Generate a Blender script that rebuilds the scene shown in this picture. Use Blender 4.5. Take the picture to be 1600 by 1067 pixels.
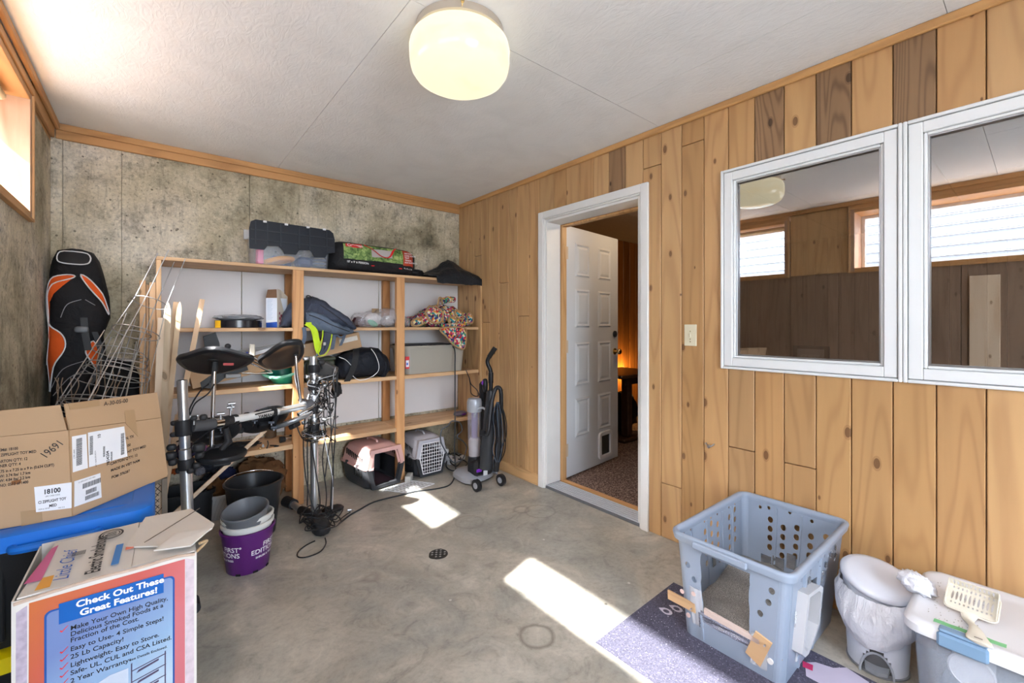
import bpy, math, random
from math import sin, cos, pi, radians, atan2, sqrt
from mathutils import Vector, Matrix, noise
random.seed(7)
SC = bpy.context.scene
for o in list(bpy.data.objects): bpy.data.objects.remove(o)

# ------------------------------------------------------------------ camera
CAM = Vector((-2.3399, -3.6845, 1.2624)); YAW = .6866; FPX = 682.68; HY = 506.87
cd = bpy.data.cameras.new('camera'); cam = bpy.data.objects.new('camera', cd); SC.collection.objects.link(cam)
cam.location = CAM; cam.rotation_euler = (pi/2, 0, -YAW)
cd.sensor_width = 36; cd.lens = FPX/1600*36; cd.shift_y = -(533.5-HY)/1600; cd.clip_start = .02
SC.camera = cam
# ------------------------------------------------------------------ world, sun, exposure
w = bpy.data.worlds.new('sky'); SC.world = w; w.use_nodes = True
nt = w.node_tree; bg = nt.nodes['Background']
sk = nt.nodes.new('ShaderNodeTexSky'); sk.sky_type = 'NISHITA'; sk.sun_disc = False
sk.sun_elevation = radians(44); sk.sun_rotation = radians(253); sk.altitude = 200; sk.air_density = 1; sk.dust_density = 3
mixw = nt.nodes.new('ShaderNodeMixRGB'); mixw.inputs[0].default_value = .55; mixw.inputs[2].default_value = (8.2, 9.1, 10.4, 1)
nt.links.new(sk.outputs[0], mixw.inputs[1]); nt.links.new(mixw.outputs[0], bg.inputs[0]); bg.inputs[1].default_value = 2.4
sl = bpy.data.lights.new('sun', 'SUN'); sl.energy = 30; sl.angle = radians(.9); sl.color = (1, .98, .94)
so = bpy.data.objects.new('sun', sl); SC.collection.objects.link(so)
so.rotation_euler = Vector((1.0, .3, -1.0)).to_track_quat('-Z', 'Y').to_euler(); so.location = (-8, -3, 8)
def portal(loc, sx, sy, d):
    l = bpy.data.lights.new('window_portal', 'AREA'); l.shape = 'RECTANGLE'; l.size = sx; l.size_y = sy; l.cycles.is_portal = True
    o = bpy.data.objects.new('window_portal', l); SC.collection.objects.link(o); o.location = loc
    o.rotation_euler = Vector(d).to_track_quat('-Z', 'Z').to_euler(); return o
portal((-3.04, -1.28, 2.065), 1.3, .53, (1, 0, 0))
portal((-3.04, -3.55, 2.065), 2.04, .53, (1, 0, 0))
portal((-1.85, -5.36, 1.28), 1.3, 1.86, (0, 1, 0))  # portal for the opening added behind the camera
SC.view_settings.view_transform = 'Standard'; SC.view_settings.look = 'None'; SC.view_settings.gamma = 1
SC.view_settings.use_curve_mapping = False; SC.view_settings.exposure = .14

# ------------------------------------------------------------------ helpers
def at(px, py, x=None, y=None, z=None, d=None):
    F = Vector((sin(YAW), cos(YAW), 0)); R = Vector((cos(YAW), -sin(YAW), 0))
    r = F + (px-800)/FPX*R - Vector((0, 0, (py-HY)/FPX))
    if x is not None: t = (x-CAM.x)/r.x
    elif y is not None: t = (y-CAM.y)/r.y
    elif z is not None: t = (z-CAM.z)/r.z
    else: t = d
    return CAM + r*t
def V(*a): return Vector(a)
class MB:
    def __init__(s, M=None): s.v = []; s.f = []; s.M = M
    def add(s, vs, fs):
        n = len(s.v)
        for p in vs:
            p = Vector(p); s.v.append(s.M @ p if s.M else p)
        s.f += [tuple(i+n for i in f) for f in fs]; return s
    def box(s, x0, x1, y0, y1, z0, z1, b=0, M=None):
        if x1 < x0: x0, x1 = x1, x0
        if y1 < y0: y0, y1 = y1, y0
        if z1 < z0: z0, z1 = z1, z0
        if b <= 0:
            vs = [V(x, y, z) for z in (z0, z1) for y in (y0, y1) for x in (x0, x1)]
            fs = [(0, 2, 3, 1), (4, 5, 7, 6), (0, 1, 5, 4), (2, 6, 7, 3), (0, 4, 6, 2), (1, 3, 7, 5)]
        else:
            b = min(b, (x1-x0)*.45, (y1-y0)*.45, (z1-z0)*.45)
            vs = []; idx = {}
            for sx in (0, 1):
                for sy in (0, 1):
                    for sz in (0, 1):
                        c = (x1 if sx else x0, y1 if sy else y0, z1 if sz else z0)
                        sg = (-1 if sx else 1, -1 if sy else 1, -1 if sz else 1)
                        for a in range(3):
                            p = [c[i]+(sg[i]*b if i != a else 0) for i in range(3)]
                            idx[(sx, sy, sz, a)] = len(vs); vs.append(V(*p))
            I = idx; fs = []
            for a in range(3):
                o1, o2 = [(1, 2), (2, 0), (0, 1)][a]
                for sd in (0, 1):
                    q = []
                    for (u, v) in ((0, 0), (1, 0), (1, 1), (0, 1)):
                        k = [0, 0, 0]; k[a] = sd; k[o1] = u; k[o2] = v; q.append(I[tuple(k)+(a,)])
                    fs.append(tuple(q if sd else q[::-1]))
                for (u, v) in ((0, 0), (1, 0), (1, 1), (0, 1)):
                    k0 = [0, 0, 0]; k0[o1] = u; k0[o2] = v; k1 = list(k0); k1[a] = 1
                    q = [I[tuple(k0)+(o1,)], I[tuple(k1)+(o1,)], I[tuple(k1)+(o2,)], I[tuple(k0)+(o2,)]]
                    fs.append(tuple(q if (u == v) else q[::-1]))
            for sx in (0, 1):
                for sy in (0, 1):
                    for sz in (0, 1):
                        q = [I[(sx, sy, sz, a)] for a in range(3)]
                        fs.append(tuple(q if (sx+sy+sz) % 2 else q[::-1]))
        if M: vs = [M @ p for p in vs]
        return s.add(vs, fs)
    def bar(s, a, b, w, t, up=(0, 0, 1), bev=0.001):      # rectangular bar from a to b: w along side, t along 'up'
        a = Vector(a); b = Vector(b); d = b-a; L = d.length; X = d.normalized(); U = Vector(up); Y = U.cross(X)
        if Y.length < 1e-4: Y = V(0, 1, 0).cross(X)
        Y.normalize(); Z = X.cross(Y); M = Matrix.Translation(a) @ Matrix((X, Y, Z)).transposed().to_4x4()
        return s.box(0, L, -w/2, w/2, -t/2, t/2, bev, M)
    def tube(s, pts, r, n=8, closed=False, flat=1.0, caps=True):
        pts = [Vector(p) for p in pts]; m = len(pts); rs = r if isinstance(r, (list, tuple)) else [r]*m
        def tg(i):
            if closed: return (pts[(i+1) % m]-pts[i-1]).normalized()
            if i == 0: return (pts[1]-pts[0]).normalized()
            if i == m-1: return (pts[-1]-pts[-2]).normalized()
            q = (pts[i+1]-pts[i]).normalized()+(pts[i]-pts[i-1]).normalized()
            return q.normalized() if q.length > 1e-6 else (pts[i+1]-pts[i]).normalized()
        T = tg(0); N = T.orthogonal().normalized()
        if abs(T.z) < .9: N = (V(0, 0, 1)-T*T.z).normalized()
        vs = []
        for i in range(m):
            T2 = tg(i); q = T.rotation_difference(T2); N = q @ N; N = (N-T2*N.dot(T2)).normalized(); T = T2; B = T.cross(N)
            for k in range(n):
                a = 2*pi*k/n; vs.append(pts[i]+(N*cos(a)*flat+B*sin(a))*rs[i])
        fs = []
        for i in range(m if closed else m-1):
            j = (i+1) % m
            for k in range(n): fs.append((i*n+k, i*n+(k+1) % n, j*n+(k+1) % n, j*n+k))
        if caps and not closed: fs.append(tuple(range(n))[::-1]); fs.append(tuple((m-1)*n+k for k in range(n)))
        return s.add(vs, fs)
    def loft(s, rings, c0=True, c1=True):
        n = len(rings[0]); vs = [p for r in rings for p in r]; fs = []
        for i in range(len(rings)-1):
            for k in range(n): fs.append((i*n+k, i*n+(k+1) % n, (i+1)*n+(k+1) % n, (i+1)*n+k))
        if c0: fs.append(tuple(range(n))[::-1])
        if c1: fs.append(tuple((len(rings)-1)*n+k for k in range(n)))
        return s.add(vs, fs)
    def lathe(s, prof, n=32, M=None, c0=True, c1=True):
        R = [[V(r*cos(2*pi*k/n), r*sin(2*pi*k/n), z) for k in range(n)] for r, z in prof]
        if M: R = [[M @ p for p in q] for q in R]
        return s.loft(R, c0, c1)
    def prism(s, poly, fn, t0, t1):                         # poly in (u,v); fn(u,v,t) -> point
        n = len(poly); a = [fn(u, v, t0) for u, v in poly]; b = [fn(u, v, t1) for u, v in poly]
        return s.add(a+b, [tuple(range(n))[::-1], tuple(range(n, 2*n))]+[(i, (i+1) % n, n+(i+1) % n, n+i) for i in range(n)])
    def sheet(s, fn, nu, nv, th=.002):                      # fn(u,v) in 0..1, gets thickness th
        P = [[Vector(fn(i/nu, j/nv)) for j in range(nv+1)] for i in range(nu+1)]
        def nr(i, j):
            a = P[min(i+1, nu)][j]-P[max(i-1, 0)][j]; b = P[i][min(j+1, nv)]-P[i][max(j-1, 0)]
            c = a.cross(b); return c.normalized() if c.length > 1e-9 else V(0, 0, 1)
        top = [P[i][j] for i in range(nu+1) for j in range(nv+1)]
        bot = [P[i][j]-nr(i, j)*th for i in range(nu+1) for j in range(nv+1)]
        N = len(top); W = nv+1; fs = []
        for i in range(nu):
            for j in range(nv):
                q = (i*W+j, (i+1)*W+j, (i+1)*W+j+1, i*W+j+1); fs.append(q); fs.append(tuple(k+N for k in q[::-1]))
        for i in range(nu):
            fs.append((i*W, i*W+N, (i+1)*W+N, (i+1)*W)); fs.append((i*W+nv, (i+1)*W+nv, (i+1)*W+nv+N, i*W+nv+N))
        for j in range(nv):
            fs.append((j, j+1, j+1+N, j+N)); fs.append((nu*W+j, nu*W+j+N, nu*W+j+1+N, nu*W+j+1))
        return s.add(top+bot, fs)
    def blob(s, c, r, amp=.15, fr=3, nu=24, nv=14, seed=0, sq=1.0, M=None):   # noisy ellipsoid, sq<1 boxier
        vs = []; c = Vector(c)
        def pw(x): return math.copysign(abs(x)**sq, x)
        for i in range(nv+1):
            th = pi*i/nv
            for k in range(nu):
                ph = 2*pi*k/nu
                d = V(pw(sin(th))*pw(cos(ph)), pw(sin(th))*pw(sin(ph)), pw(cos(th)))
                nn = noise.noise(V(d.x, d.y, d.z)*fr+V(seed*7.3, seed*3.1, 0)) + .5*noise.noise(d*fr*2.3+V(0, seed*5, 1))
                p = V(d.x*r[0], d.y*r[1], d.z*r[2])*(1+amp*nn); p = M @ p if M else p; vs.append(c+p)
        fs = [(i*nu+k, (i+1)*nu+k, (i+1)*nu+(k+1) % nu, i*nu+(k+1) % nu) for i in range(nv) for k in range(nu)]
        return s.add(vs, fs)
def rrect(w, d, r, n=5, cx=0, cy=0, z=0):
    out = []; r = min(r, w/2*.999, d/2*.999)
    for (sx, sy, a0) in ((1, 1, 0), (-1, 1, 90), (-1, -1, 180), (1, -1, 270)):
        for k in range(n+1):
            a = radians(a0+90*k/n); out.append(V(cx+sx*(w/2-r)+r*cos(a), cy+sy*(d/2-r)+r*sin(a), z))
    return out
INV = {}
def smooth(me, ang):
    me.polygons.foreach_set('use_smooth', [True]*len(me.polygons))
    if ang < 180: me.set_sharp_from_angle(angle=radians(ang))
def tag(o, label=None, cat=None, group=None, kind=None):
    if label: o['label'] = label
    if cat: o['category'] = cat
    if group: o['group'] = group
    if kind: o['kind'] = kind
    return o
def ob(name, mb, mat, parent=None, label=None, cat=None, group=None, kind=None, local=False, sm=35, color=None, clean=False):
    vs = mb.v; W = Matrix.Identity(4)
    if parent is not None:
        if not local: inv = INV[parent.name]; vs = [inv @ p for p in vs]
        elif parent.parent is not None: vs = [p-parent.location for p in vs]
        org = Vector((0, 0, 0)); W = INV[parent.name]
        lo = [min(p[i] for p in vs) for i in range(3)]; hi = [max(p[i] for p in vs) for i in range(3)]
        org = Vector([(lo[i]+hi[i])/2 for i in range(3)])
    else:
        lo = [min(p[i] for p in vs) for i in range(3)]; hi = [max(p[i] for p in vs) for i in range(3)]
        org = Vector(((lo[0]+hi[0])/2, (lo[1]+hi[1])/2, lo[2]))
    vs = [p-org for p in vs]
    me = bpy.data.meshes.new(name); me.from_pydata([tuple(p) for p in vs], [], mb.f); me.update()
    if sm: smooth(me, sm)
    me.materials.append(mat)
    o = bpy.data.objects.new(name, me); SC.collection.objects.link(o); o.location = org
    if parent is not None: o.parent = parent; INV[o.name] = Matrix.Translation(-org) @ INV[parent.name]
    else: INV[o.name] = Matrix.Translation(-org)
    if color: o.color = (*color, 1)
    return tag(o, label, cat, group, kind)
def thing(name, label, cat, loc=(0, 0, 0), rotz=0, group=None, kind=None):
    o = bpy.data.objects.new(name, None); SC.collection.objects.link(o); o.location = loc; o.rotation_euler = (0, 0, rotz)
    o.empty_display_size = .1
    INV[o.name] = (Matrix.Translation(Vector(loc)) @ Matrix.Rotation(rotz, 4, 'Z')).inverted()
    return tag(o, label, cat, group, kind)
def dup(root, loc=None, rotz=None, label=None, group=None):
    r = root.copy(); SC.collection.objects.link(r)
    if loc is not None: r.location = loc
    if rotz is not None: r.rotation_euler = (0, 0, rotz)
    if label: r['label'] = label
    if group: r['group'] = group
    INV[r.name] = (Matrix.Translation(r.location) @ r.rotation_euler.to_matrix().to_4x4()).inverted()
    for ch in list(root.children):
        c = ch.copy(); SC.collection.objects.link(c); c.parent = r
        for g in ch.children:
            d = g.copy(); SC.collection.objects.link(d); d.parent = c
    return r
def text(body, o, ux, uz, size, mat, parent, name='lettering', bold=0, align='LEFT', sx=1, shear=0, label=None, lift=.0008, sp=1, wob=None):
    # flat lettering: origin o, baseline direction ux, up direction uz (world)
    cu = bpy.data.curves.new('t', 'FONT'); cu.body = body; cu.size = size; cu.align_x = align; cu.offset = bold*size; cu.shear = shear
    cu.resolution_u = 3; cu.space_character = sp
    to = bpy.data.objects.new('t', cu); SC.collection.objects.link(to)
    me = to.to_mesh(); ux = Vector(ux).normalized(); uz = Vector(uz); uz = (uz-ux*uz.dot(ux)).normalized(); N = ux.cross(uz)
    mb = MB()
    P = [Vector(o)+ux*v.co.x*sx+uz*v.co.y+N*lift for v in me.vertices]
    if wob: P = [wob(p) for p in P]
    mb.add(P, [tuple(p.vertices) for p in me.polygons])
    to.to_mesh_clear(); bpy.data.objects.remove(to); bpy.data.curves.remove(cu)
    return ob(name, mb, mat, parent, sm=0, label=label)
def catenary(a, b, sag, n=12, side=(0, 0, 0)):
    a = Vector(a); b = Vector(b); s = Vector(side)
    return [a.lerp(b, i/n)+V(0, 0, -sag*4*(i/n)*(1-i/n))+s*4*(i/n)*(1-i/n) for i in range(n+1)]
def spline(P, k=6, closed=False):
    P = [Vector(p) for p in P]; n = len(P); out = []
    for i in range(n if closed else n-1):
        if closed: a, b, c, d = P[i-1], P[i], P[(i+1) % n], P[(i+2) % n]
        else: a, b, c, d = P[max(i-1, 0)], P[i], P[i+1], P[min(i+2, n-1)]
        for j in range(k):
            t = j/k; out.append(.5*((2*b)+(c-a)*t+(2*a-5*b+4*c-d)*t*t+(3*b-a-3*c+d)*t**3))
    if not closed: out.append(P[-1])
    return out

# ------------------------------------------------------------------ materials
def _n(nt, t, **k):
    n = nt.nodes.new(t)
    for a, b in k.items(): setattr(n, a, b)
    return n
def base(name, col=(.5, .5, .5), rough=.6, metal=0, spec=.5, trans=0, alpha=1, emit=None, es=0, coat=0, sheen=0, sss=0):
    m = bpy.data.materials.new(name); m.use_nodes = True; b = m.node_tree.nodes['Principled BSDF']
    b.inputs['Base Color'].default_value = (*col, 1); b.inputs['Roughness'].default_value = rough; b.inputs['Metallic'].default_value = metal
    b.inputs['Specular IOR Level'].default_value = spec; b.inputs['Transmission Weight'].default_value = trans; b.inputs['Alpha'].default_value = alpha
    b.inputs['Coat Weight'].default_value = coat; b.inputs['Sheen Weight'].default_value = sheen
    if emit: b.inputs['Emission Color'].default_value = (*emit, 1); b.inputs['Emission Strength'].default_value = es
    return m
def L(m): return m.node_tree.links.new
def ramp(nt, stops, interp='LINEAR'):
    r = nt.nodes.new('ShaderNodeValToRGB'); r.color_ramp.interpolation = interp; e = r.color_ramp.elements
    while len(e) > 1: e.remove(e[-1])
    e[0].position = stops[0][0]; e[0].color = (*stops[0][1], 1) if len(stops[0][1]) == 3 else stops[0][1]
    for p, c in stops[1:]: x = e.new(p); x.color = (*c, 1) if len(c) == 3 else c
    return r
def g3(v): return (v, v, v)
def coords(nt, scale=(1, 1, 1), rnd=True, src='Object'):
    tc = _n(nt, 'ShaderNodeTexCoord'); mp = _n(nt, 'ShaderNodeMapping'); mp.inputs['Scale'].default_value = scale
    if rnd:
        oi = _n(nt, 'ShaderNodeObjectInfo'); mu = _n(nt, 'ShaderNodeVectorMath', operation='MULTIPLY_ADD')
        cmb = _n(nt, 'ShaderNodeCombineXYZ')
        for i, k in enumerate((37., 51., 23.)):
            mm = _n(nt, 'ShaderNodeMath', operation='MULTIPLY'); mm.inputs[1].default_value = k
            nt.links.new(oi.outputs['Random'], mm.inputs[0]); nt.links.new(mm.outputs[0], cmb.inputs[i])
        ad = _n(nt, 'ShaderNodeVectorMath', operation='ADD')
        nt.links.new(tc.outputs[src], ad.inputs[0]); nt.links.new(cmb.outputs[0], ad.inputs[1]); nt.nodes.remove(mu)
        nt.links.new(ad.outputs[0], mp.inputs[0])
    else: nt.links.new(tc.outputs[src], mp.inputs[0])
    return mp.outputs[0]
def nz(nt, vec, scale, detail=4, rough=.5, dist=0):
    n = _n(nt, 'ShaderNodeTexNoise'); n.inputs['Scale'].default_value = scale; n.inputs['Detail'].default_value = detail
    n.inputs['Roughness'].default_value = rough; n.inputs['Distortion'].default_value = dist; nt.links.new(vec, n.inputs['Vector']); return n.outputs['Fac']
def bump(m, h, strength=.3, dist=.01):
    nt = m.node_tree; b = _n(nt, 'ShaderNodeBump'); b.inputs['Strength'].default_value = strength; b.inputs['Distance'].default_value = dist
    nt.links.new(h, b.inputs['Height']); nt.links.new(b.outputs[0], nt.nodes['Principled BSDF'].inputs['Normal']); return b
def mixc(nt, fac, a, b, mode='MIX'):
    x = _n(nt, 'ShaderNodeMixRGB', blend_type=mode)
    for s, i in ((fac, 0), (a, 1), (b, 2)):
        if isinstance(s, (int, float)): x.inputs[i].default_value = s
        elif isinstance(s, tuple): x.inputs[i].default_value = (*s, 1)
        else: nt.links.new(s, x.inputs[i])
    return x.outputs[0]
def mth(nt, op, a, b=0, c=0):
    x = _n(nt, 'ShaderNodeMath', operation=op)
    for s, i in ((a, 0), (b, 1), (c, 2)):
        if isinstance(s, (int, float)): x.inputs[i].default_value = s
        else: nt.links.new(s, x.inputs[i])
    return x.outputs[0]
def plain(name, col, rough=.55, var=.12, vs=6, bs=0, bsc=60, **k):
    k.setdefault('spec', .25 if max(col) < .06 else .4)
    m = base(name, col, rough, **k); nt = m.node_tree; vec = coords(nt, rnd=False)
    n = nz(nt, vec, vs, 4); c = mixc(nt, n, tuple(x*(1-var) for x in col), tuple(min(1, x*(1+var)) for x in col))
    L(m)(c, nt.nodes['Principled BSDF'].inputs['Base Color'])
    if bs: bump(m, nz(nt, vec, bsc, 3), bs, .004)
    return m
def fabric(name, col, rough=.85, fold=.4, fs=14, weave=500, var=.2, sheen=0):
    m = base(name, col, rough, sheen=sheen, spec=.15); nt = m.node_tree; vec = coords(nt, rnd=False)
    n = nz(nt, vec, fs, 3, .5, .8); c = mixc(nt, n, tuple(x*(1-var) for x in col), tuple(min(1, x*(1+var)) for x in col))
    L(m)(c, nt.nodes['Principled BSDF'].inputs['Base Color']); bump(m, n, fold, .02); return m
def wood(name, light, dark, axis='z', rough=.55, ringf=9, knots=True, bs=.15, tint=True, gs=1.0, ringstr=.5):
    m = base(name, light, rough); nt = m.node_tree; a = .09
    sc = {'x': (a, 1, 1), 'y': (1, a, 1), 'z': (1, 1, a)}[axis]
    v1 = coords(nt, sc)
    low = nz(nt, v1, 6*gs, 2, .45, .3)                     # broad field whose contours read as growth rings
    rg = mth(nt, 'SINE', mth(nt, 'MULTIPLY', low, ringf*6.28))
    rg = mth(nt, 'MULTIPLY_ADD', rg, .5, .5); rg = mth(nt, 'POWER', rg, 3.5)
    fine = nz(nt, v1, 90*gs, 3, .6); mid = nz(nt, v1, 18*gs, 4, .6, .4)
    c0 = mixc(nt, mid, tuple(x*.88 for x in light), tuple(min(1, x*1.1) for x in light))
    f = mth(nt, 'MULTIPLY', mth(nt, 'MULTIPLY_ADD', rg, .75, mth(nt, 'MULTIPLY', fine, .35)), ringstr)
    c = mixc(nt, f, c0, dark)
    if knots:
        v2 = coords(nt, (1, 1, 1)); sx = _n(nt, 'ShaderNodeSeparateXYZ'); nt.links.new(v2, sx.inputs[0])
        iu, iv, iw = {'x': (1, 2, 0), 'y': (0, 2, 1), 'z': (0, 1, 2)}[axis]
        cb2 = _n(nt, 'ShaderNodeCombineXYZ'); nt.links.new(mth(nt, 'ADD', sx.outputs[iu], sx.outputs[iv]), cb2.inputs[0]); nt.links.new(mth(nt, 'MULTIPLY', sx.outputs[iw], .5), cb2.inputs[1])
        vo = _n(nt, 'ShaderNodeTexVoronoi'); vo.voronoi_dimensions = '2D'; vo.inputs['Scale'].default_value = 5.5; nt.links.new(cb2.outputs[0], vo.inputs['Vector'])
        sep = _n(nt, 'ShaderNodeSeparateColor'); nt.links.new(vo.outputs['Color'], sep.inputs[0])
        rad = mth(nt, 'MULTIPLY', mth(nt, 'SUBTRACT', sep.outputs[0], .25), .085)
        k = mth(nt, 'LESS_THAN', vo.outputs['Distance'], rad)
        halo = mth(nt, 'LESS_THAN', vo.outputs['Distance'], mth(nt, 'MULTIPLY', rad, 1.5))
        c = mixc(nt, mth(nt, 'MULTIPLY', halo, .35), c, dark)
        c = mixc(nt, mth(nt, 'MULTIPLY', k, .75), c, tuple(x*.45 for x in dark))
    if tint:
        oi = _n(nt, 'ShaderNodeObjectInfo'); c = mixc(nt, 1., c, oi.outputs['Color'], 'MULTIPLY')
    L(m)(c, nt.nodes['Principled BSDF'].inputs['Base Color'])
    if bs: bump(m, mth(nt, 'ADD', fine, rg), bs, .002)
    return m
def glass(name, col=(.95, .97, .98), refl=.12, rough=.0, tr=.9):
    m = bpy.data.materials.new(name); m.use_nodes = True; nt = m.node_tree; nt.nodes.clear()
    out = _n(nt, 'ShaderNodeOutputMaterial'); t = _n(nt, 'ShaderNodeBsdfTransparent'); t.inputs[0].default_value = (*[c*tr for c in col], 1)
    g = _n(nt, 'ShaderNodeBsdfGlossy'); g.inputs['Roughness'].default_value = rough; mx = _n(nt, 'ShaderNodeMixShader')
    fr = _n(nt, 'ShaderNodeFresnel'); fr.inputs[0].default_value = 1.5
    f = mth(nt, 'MAXIMUM', mth(nt, 'MULTIPLY', fr.outputs[0], 2.2), refl)
    nt.links.new(f, mx.inputs[0]); nt.links.new(t.outputs[0], mx.inputs[1]); nt.links.new(g.outputs[0], mx.inputs[2]); nt.links.new(mx.outputs[0], out.inputs[0])
    return m
def film(name, col, opac, rough=.25, spec=.5):              # thin translucent plastic
    m = bpy.data.materials.new(name); m.use_nodes = True; nt = m.node_tree; b = nt.nodes['Principled BSDF']
    b.inputs['Base Color'].default_value = (*col, 1); b.inputs['Roughness'].default_value = rough; b.inputs['Specular IOR Level'].default_value = spec
    t = _n(nt, 'ShaderNodeBsdfTransparent'); mx = _n(nt, 'ShaderNodeMixShader'); mx.inputs[0].default_value = opac
    nt.links.new(t.outputs[0], mx.inputs[1]); nt.links.new(b.outputs[0], mx.inputs[2]); nt.links.new(mx.outputs[0], nt.nodes['Material Output'].inputs[0])
    return m
BLACKP = plain('black_plastic', (.018, .019, .021), .4); DARKP = plain('dark_plastic', (.03, .032, .036), .35)
WHITEP = plain('white_plastic', (.75, .76, .78), .35, .04); WPAINT = plain('white_paint', (.78, .78, .76), .45, .05, 9, .08, 120)
CHROME = base('chrome', (.75, .76, .78), .12, 1); STEEL = plain('steel', (.45, .46, .48), .32, .1, 20, metal=1); BRASS = base('brass', (.62, .45, .22), .25, 1)
INK = base('black_ink', (.02, .02, .022), .7); WINK = base('white_ink', (.85, .85, .87), .6)
PAPER = plain('paper_label', (.82, .83, .86), .6, .04)
GREYWOODD = (.2, .1, .045)
# ------------------------------------------------------------------ surface materials
def concrete_wall(name):
    m = base(name, (.4, .38, .33), .85); nt = m.node_tree; pos = _n(nt, 'ShaderNodeNewGeometry').outputs['Position']
    big = nz(nt, pos, 1.4, 5, .6, .25); r1 = ramp(nt, [(.34, (.17, .158, .115)), (.43, (.38, .355, .28)), (.5, (.50, .47, .39)), (.60, (.60, .575, .52)), (.68, (.72, .71, .70))]); nt.links.new(big, r1.inputs[0])
    mpp = _n(nt, 'ShaderNodeMapping'); mpp.inputs['Scale'].default_value = (9, 9, 1.3); nt.links.new(pos, mpp.inputs[0])
    st = nz(nt, mpp.outputs[0], 4.5, 6, .72, .3); r2 = ramp(nt, [(.34, g3(.62)), (.46, g3(1)), (.7, g3(1.1))]); nt.links.new(st, r2.inputs[0])
    c = mixc(nt, .75, r1.outputs[0], r2.outputs[0], 'MULTIPLY')
    md = nz(nt, pos, 5, 10, .8, .25); r3 = ramp(nt, [(.36, g3(.36)), (.44, g3(.72)), (.5, g3(1)), (.62, g3(1.12))]); nt.links.new(md, r3.inputs[0])
    c = mixc(nt, .8, c, r3.outputs[0], 'MULTIPLY')
    fn = nz(nt, pos, 55, 7, .8, .4); r4 = ramp(nt, [(.36, g3(.25)), (.43, g3(.85)), (.58, g3(1.05)), (.68, g3(1.45))]); nt.links.new(fn, r4.inputs[0])
    c = mixc(nt, .85, c, r4.outputs[0], 'MULTIPLY')
    for sc, dd, cl, k in ((16, .10, (.05, .045, .035), .7), (9, .05, (.75, .74, .7), .5)):
        vo = _n(nt, 'ShaderNodeTexVoronoi'); vo.inputs['Scale'].default_value = sc; nt.links.new(pos, vo.inputs['Vector'])
        c = mixc(nt, mth(nt, 'MULTIPLY', mth(nt, 'LESS_THAN', vo.outputs['Distance'], mth(nt, 'MULTIPLY', md, dd*2)), k), c, cl)
    c = mixc(nt, 1., c, (1.12, 1.06, .94), 'MULTIPLY')
    L(m)(c, nt.nodes['Principled BSDF'].inputs['Base Color'])
    bump(m, mth(nt, 'ADD', mth(nt, 'MULTIPLY', md, 1.), mth(nt, 'MULTIPLY', fn, .8)), .6, .012); return m
CONC = concrete_wall('cast_concrete')
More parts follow.
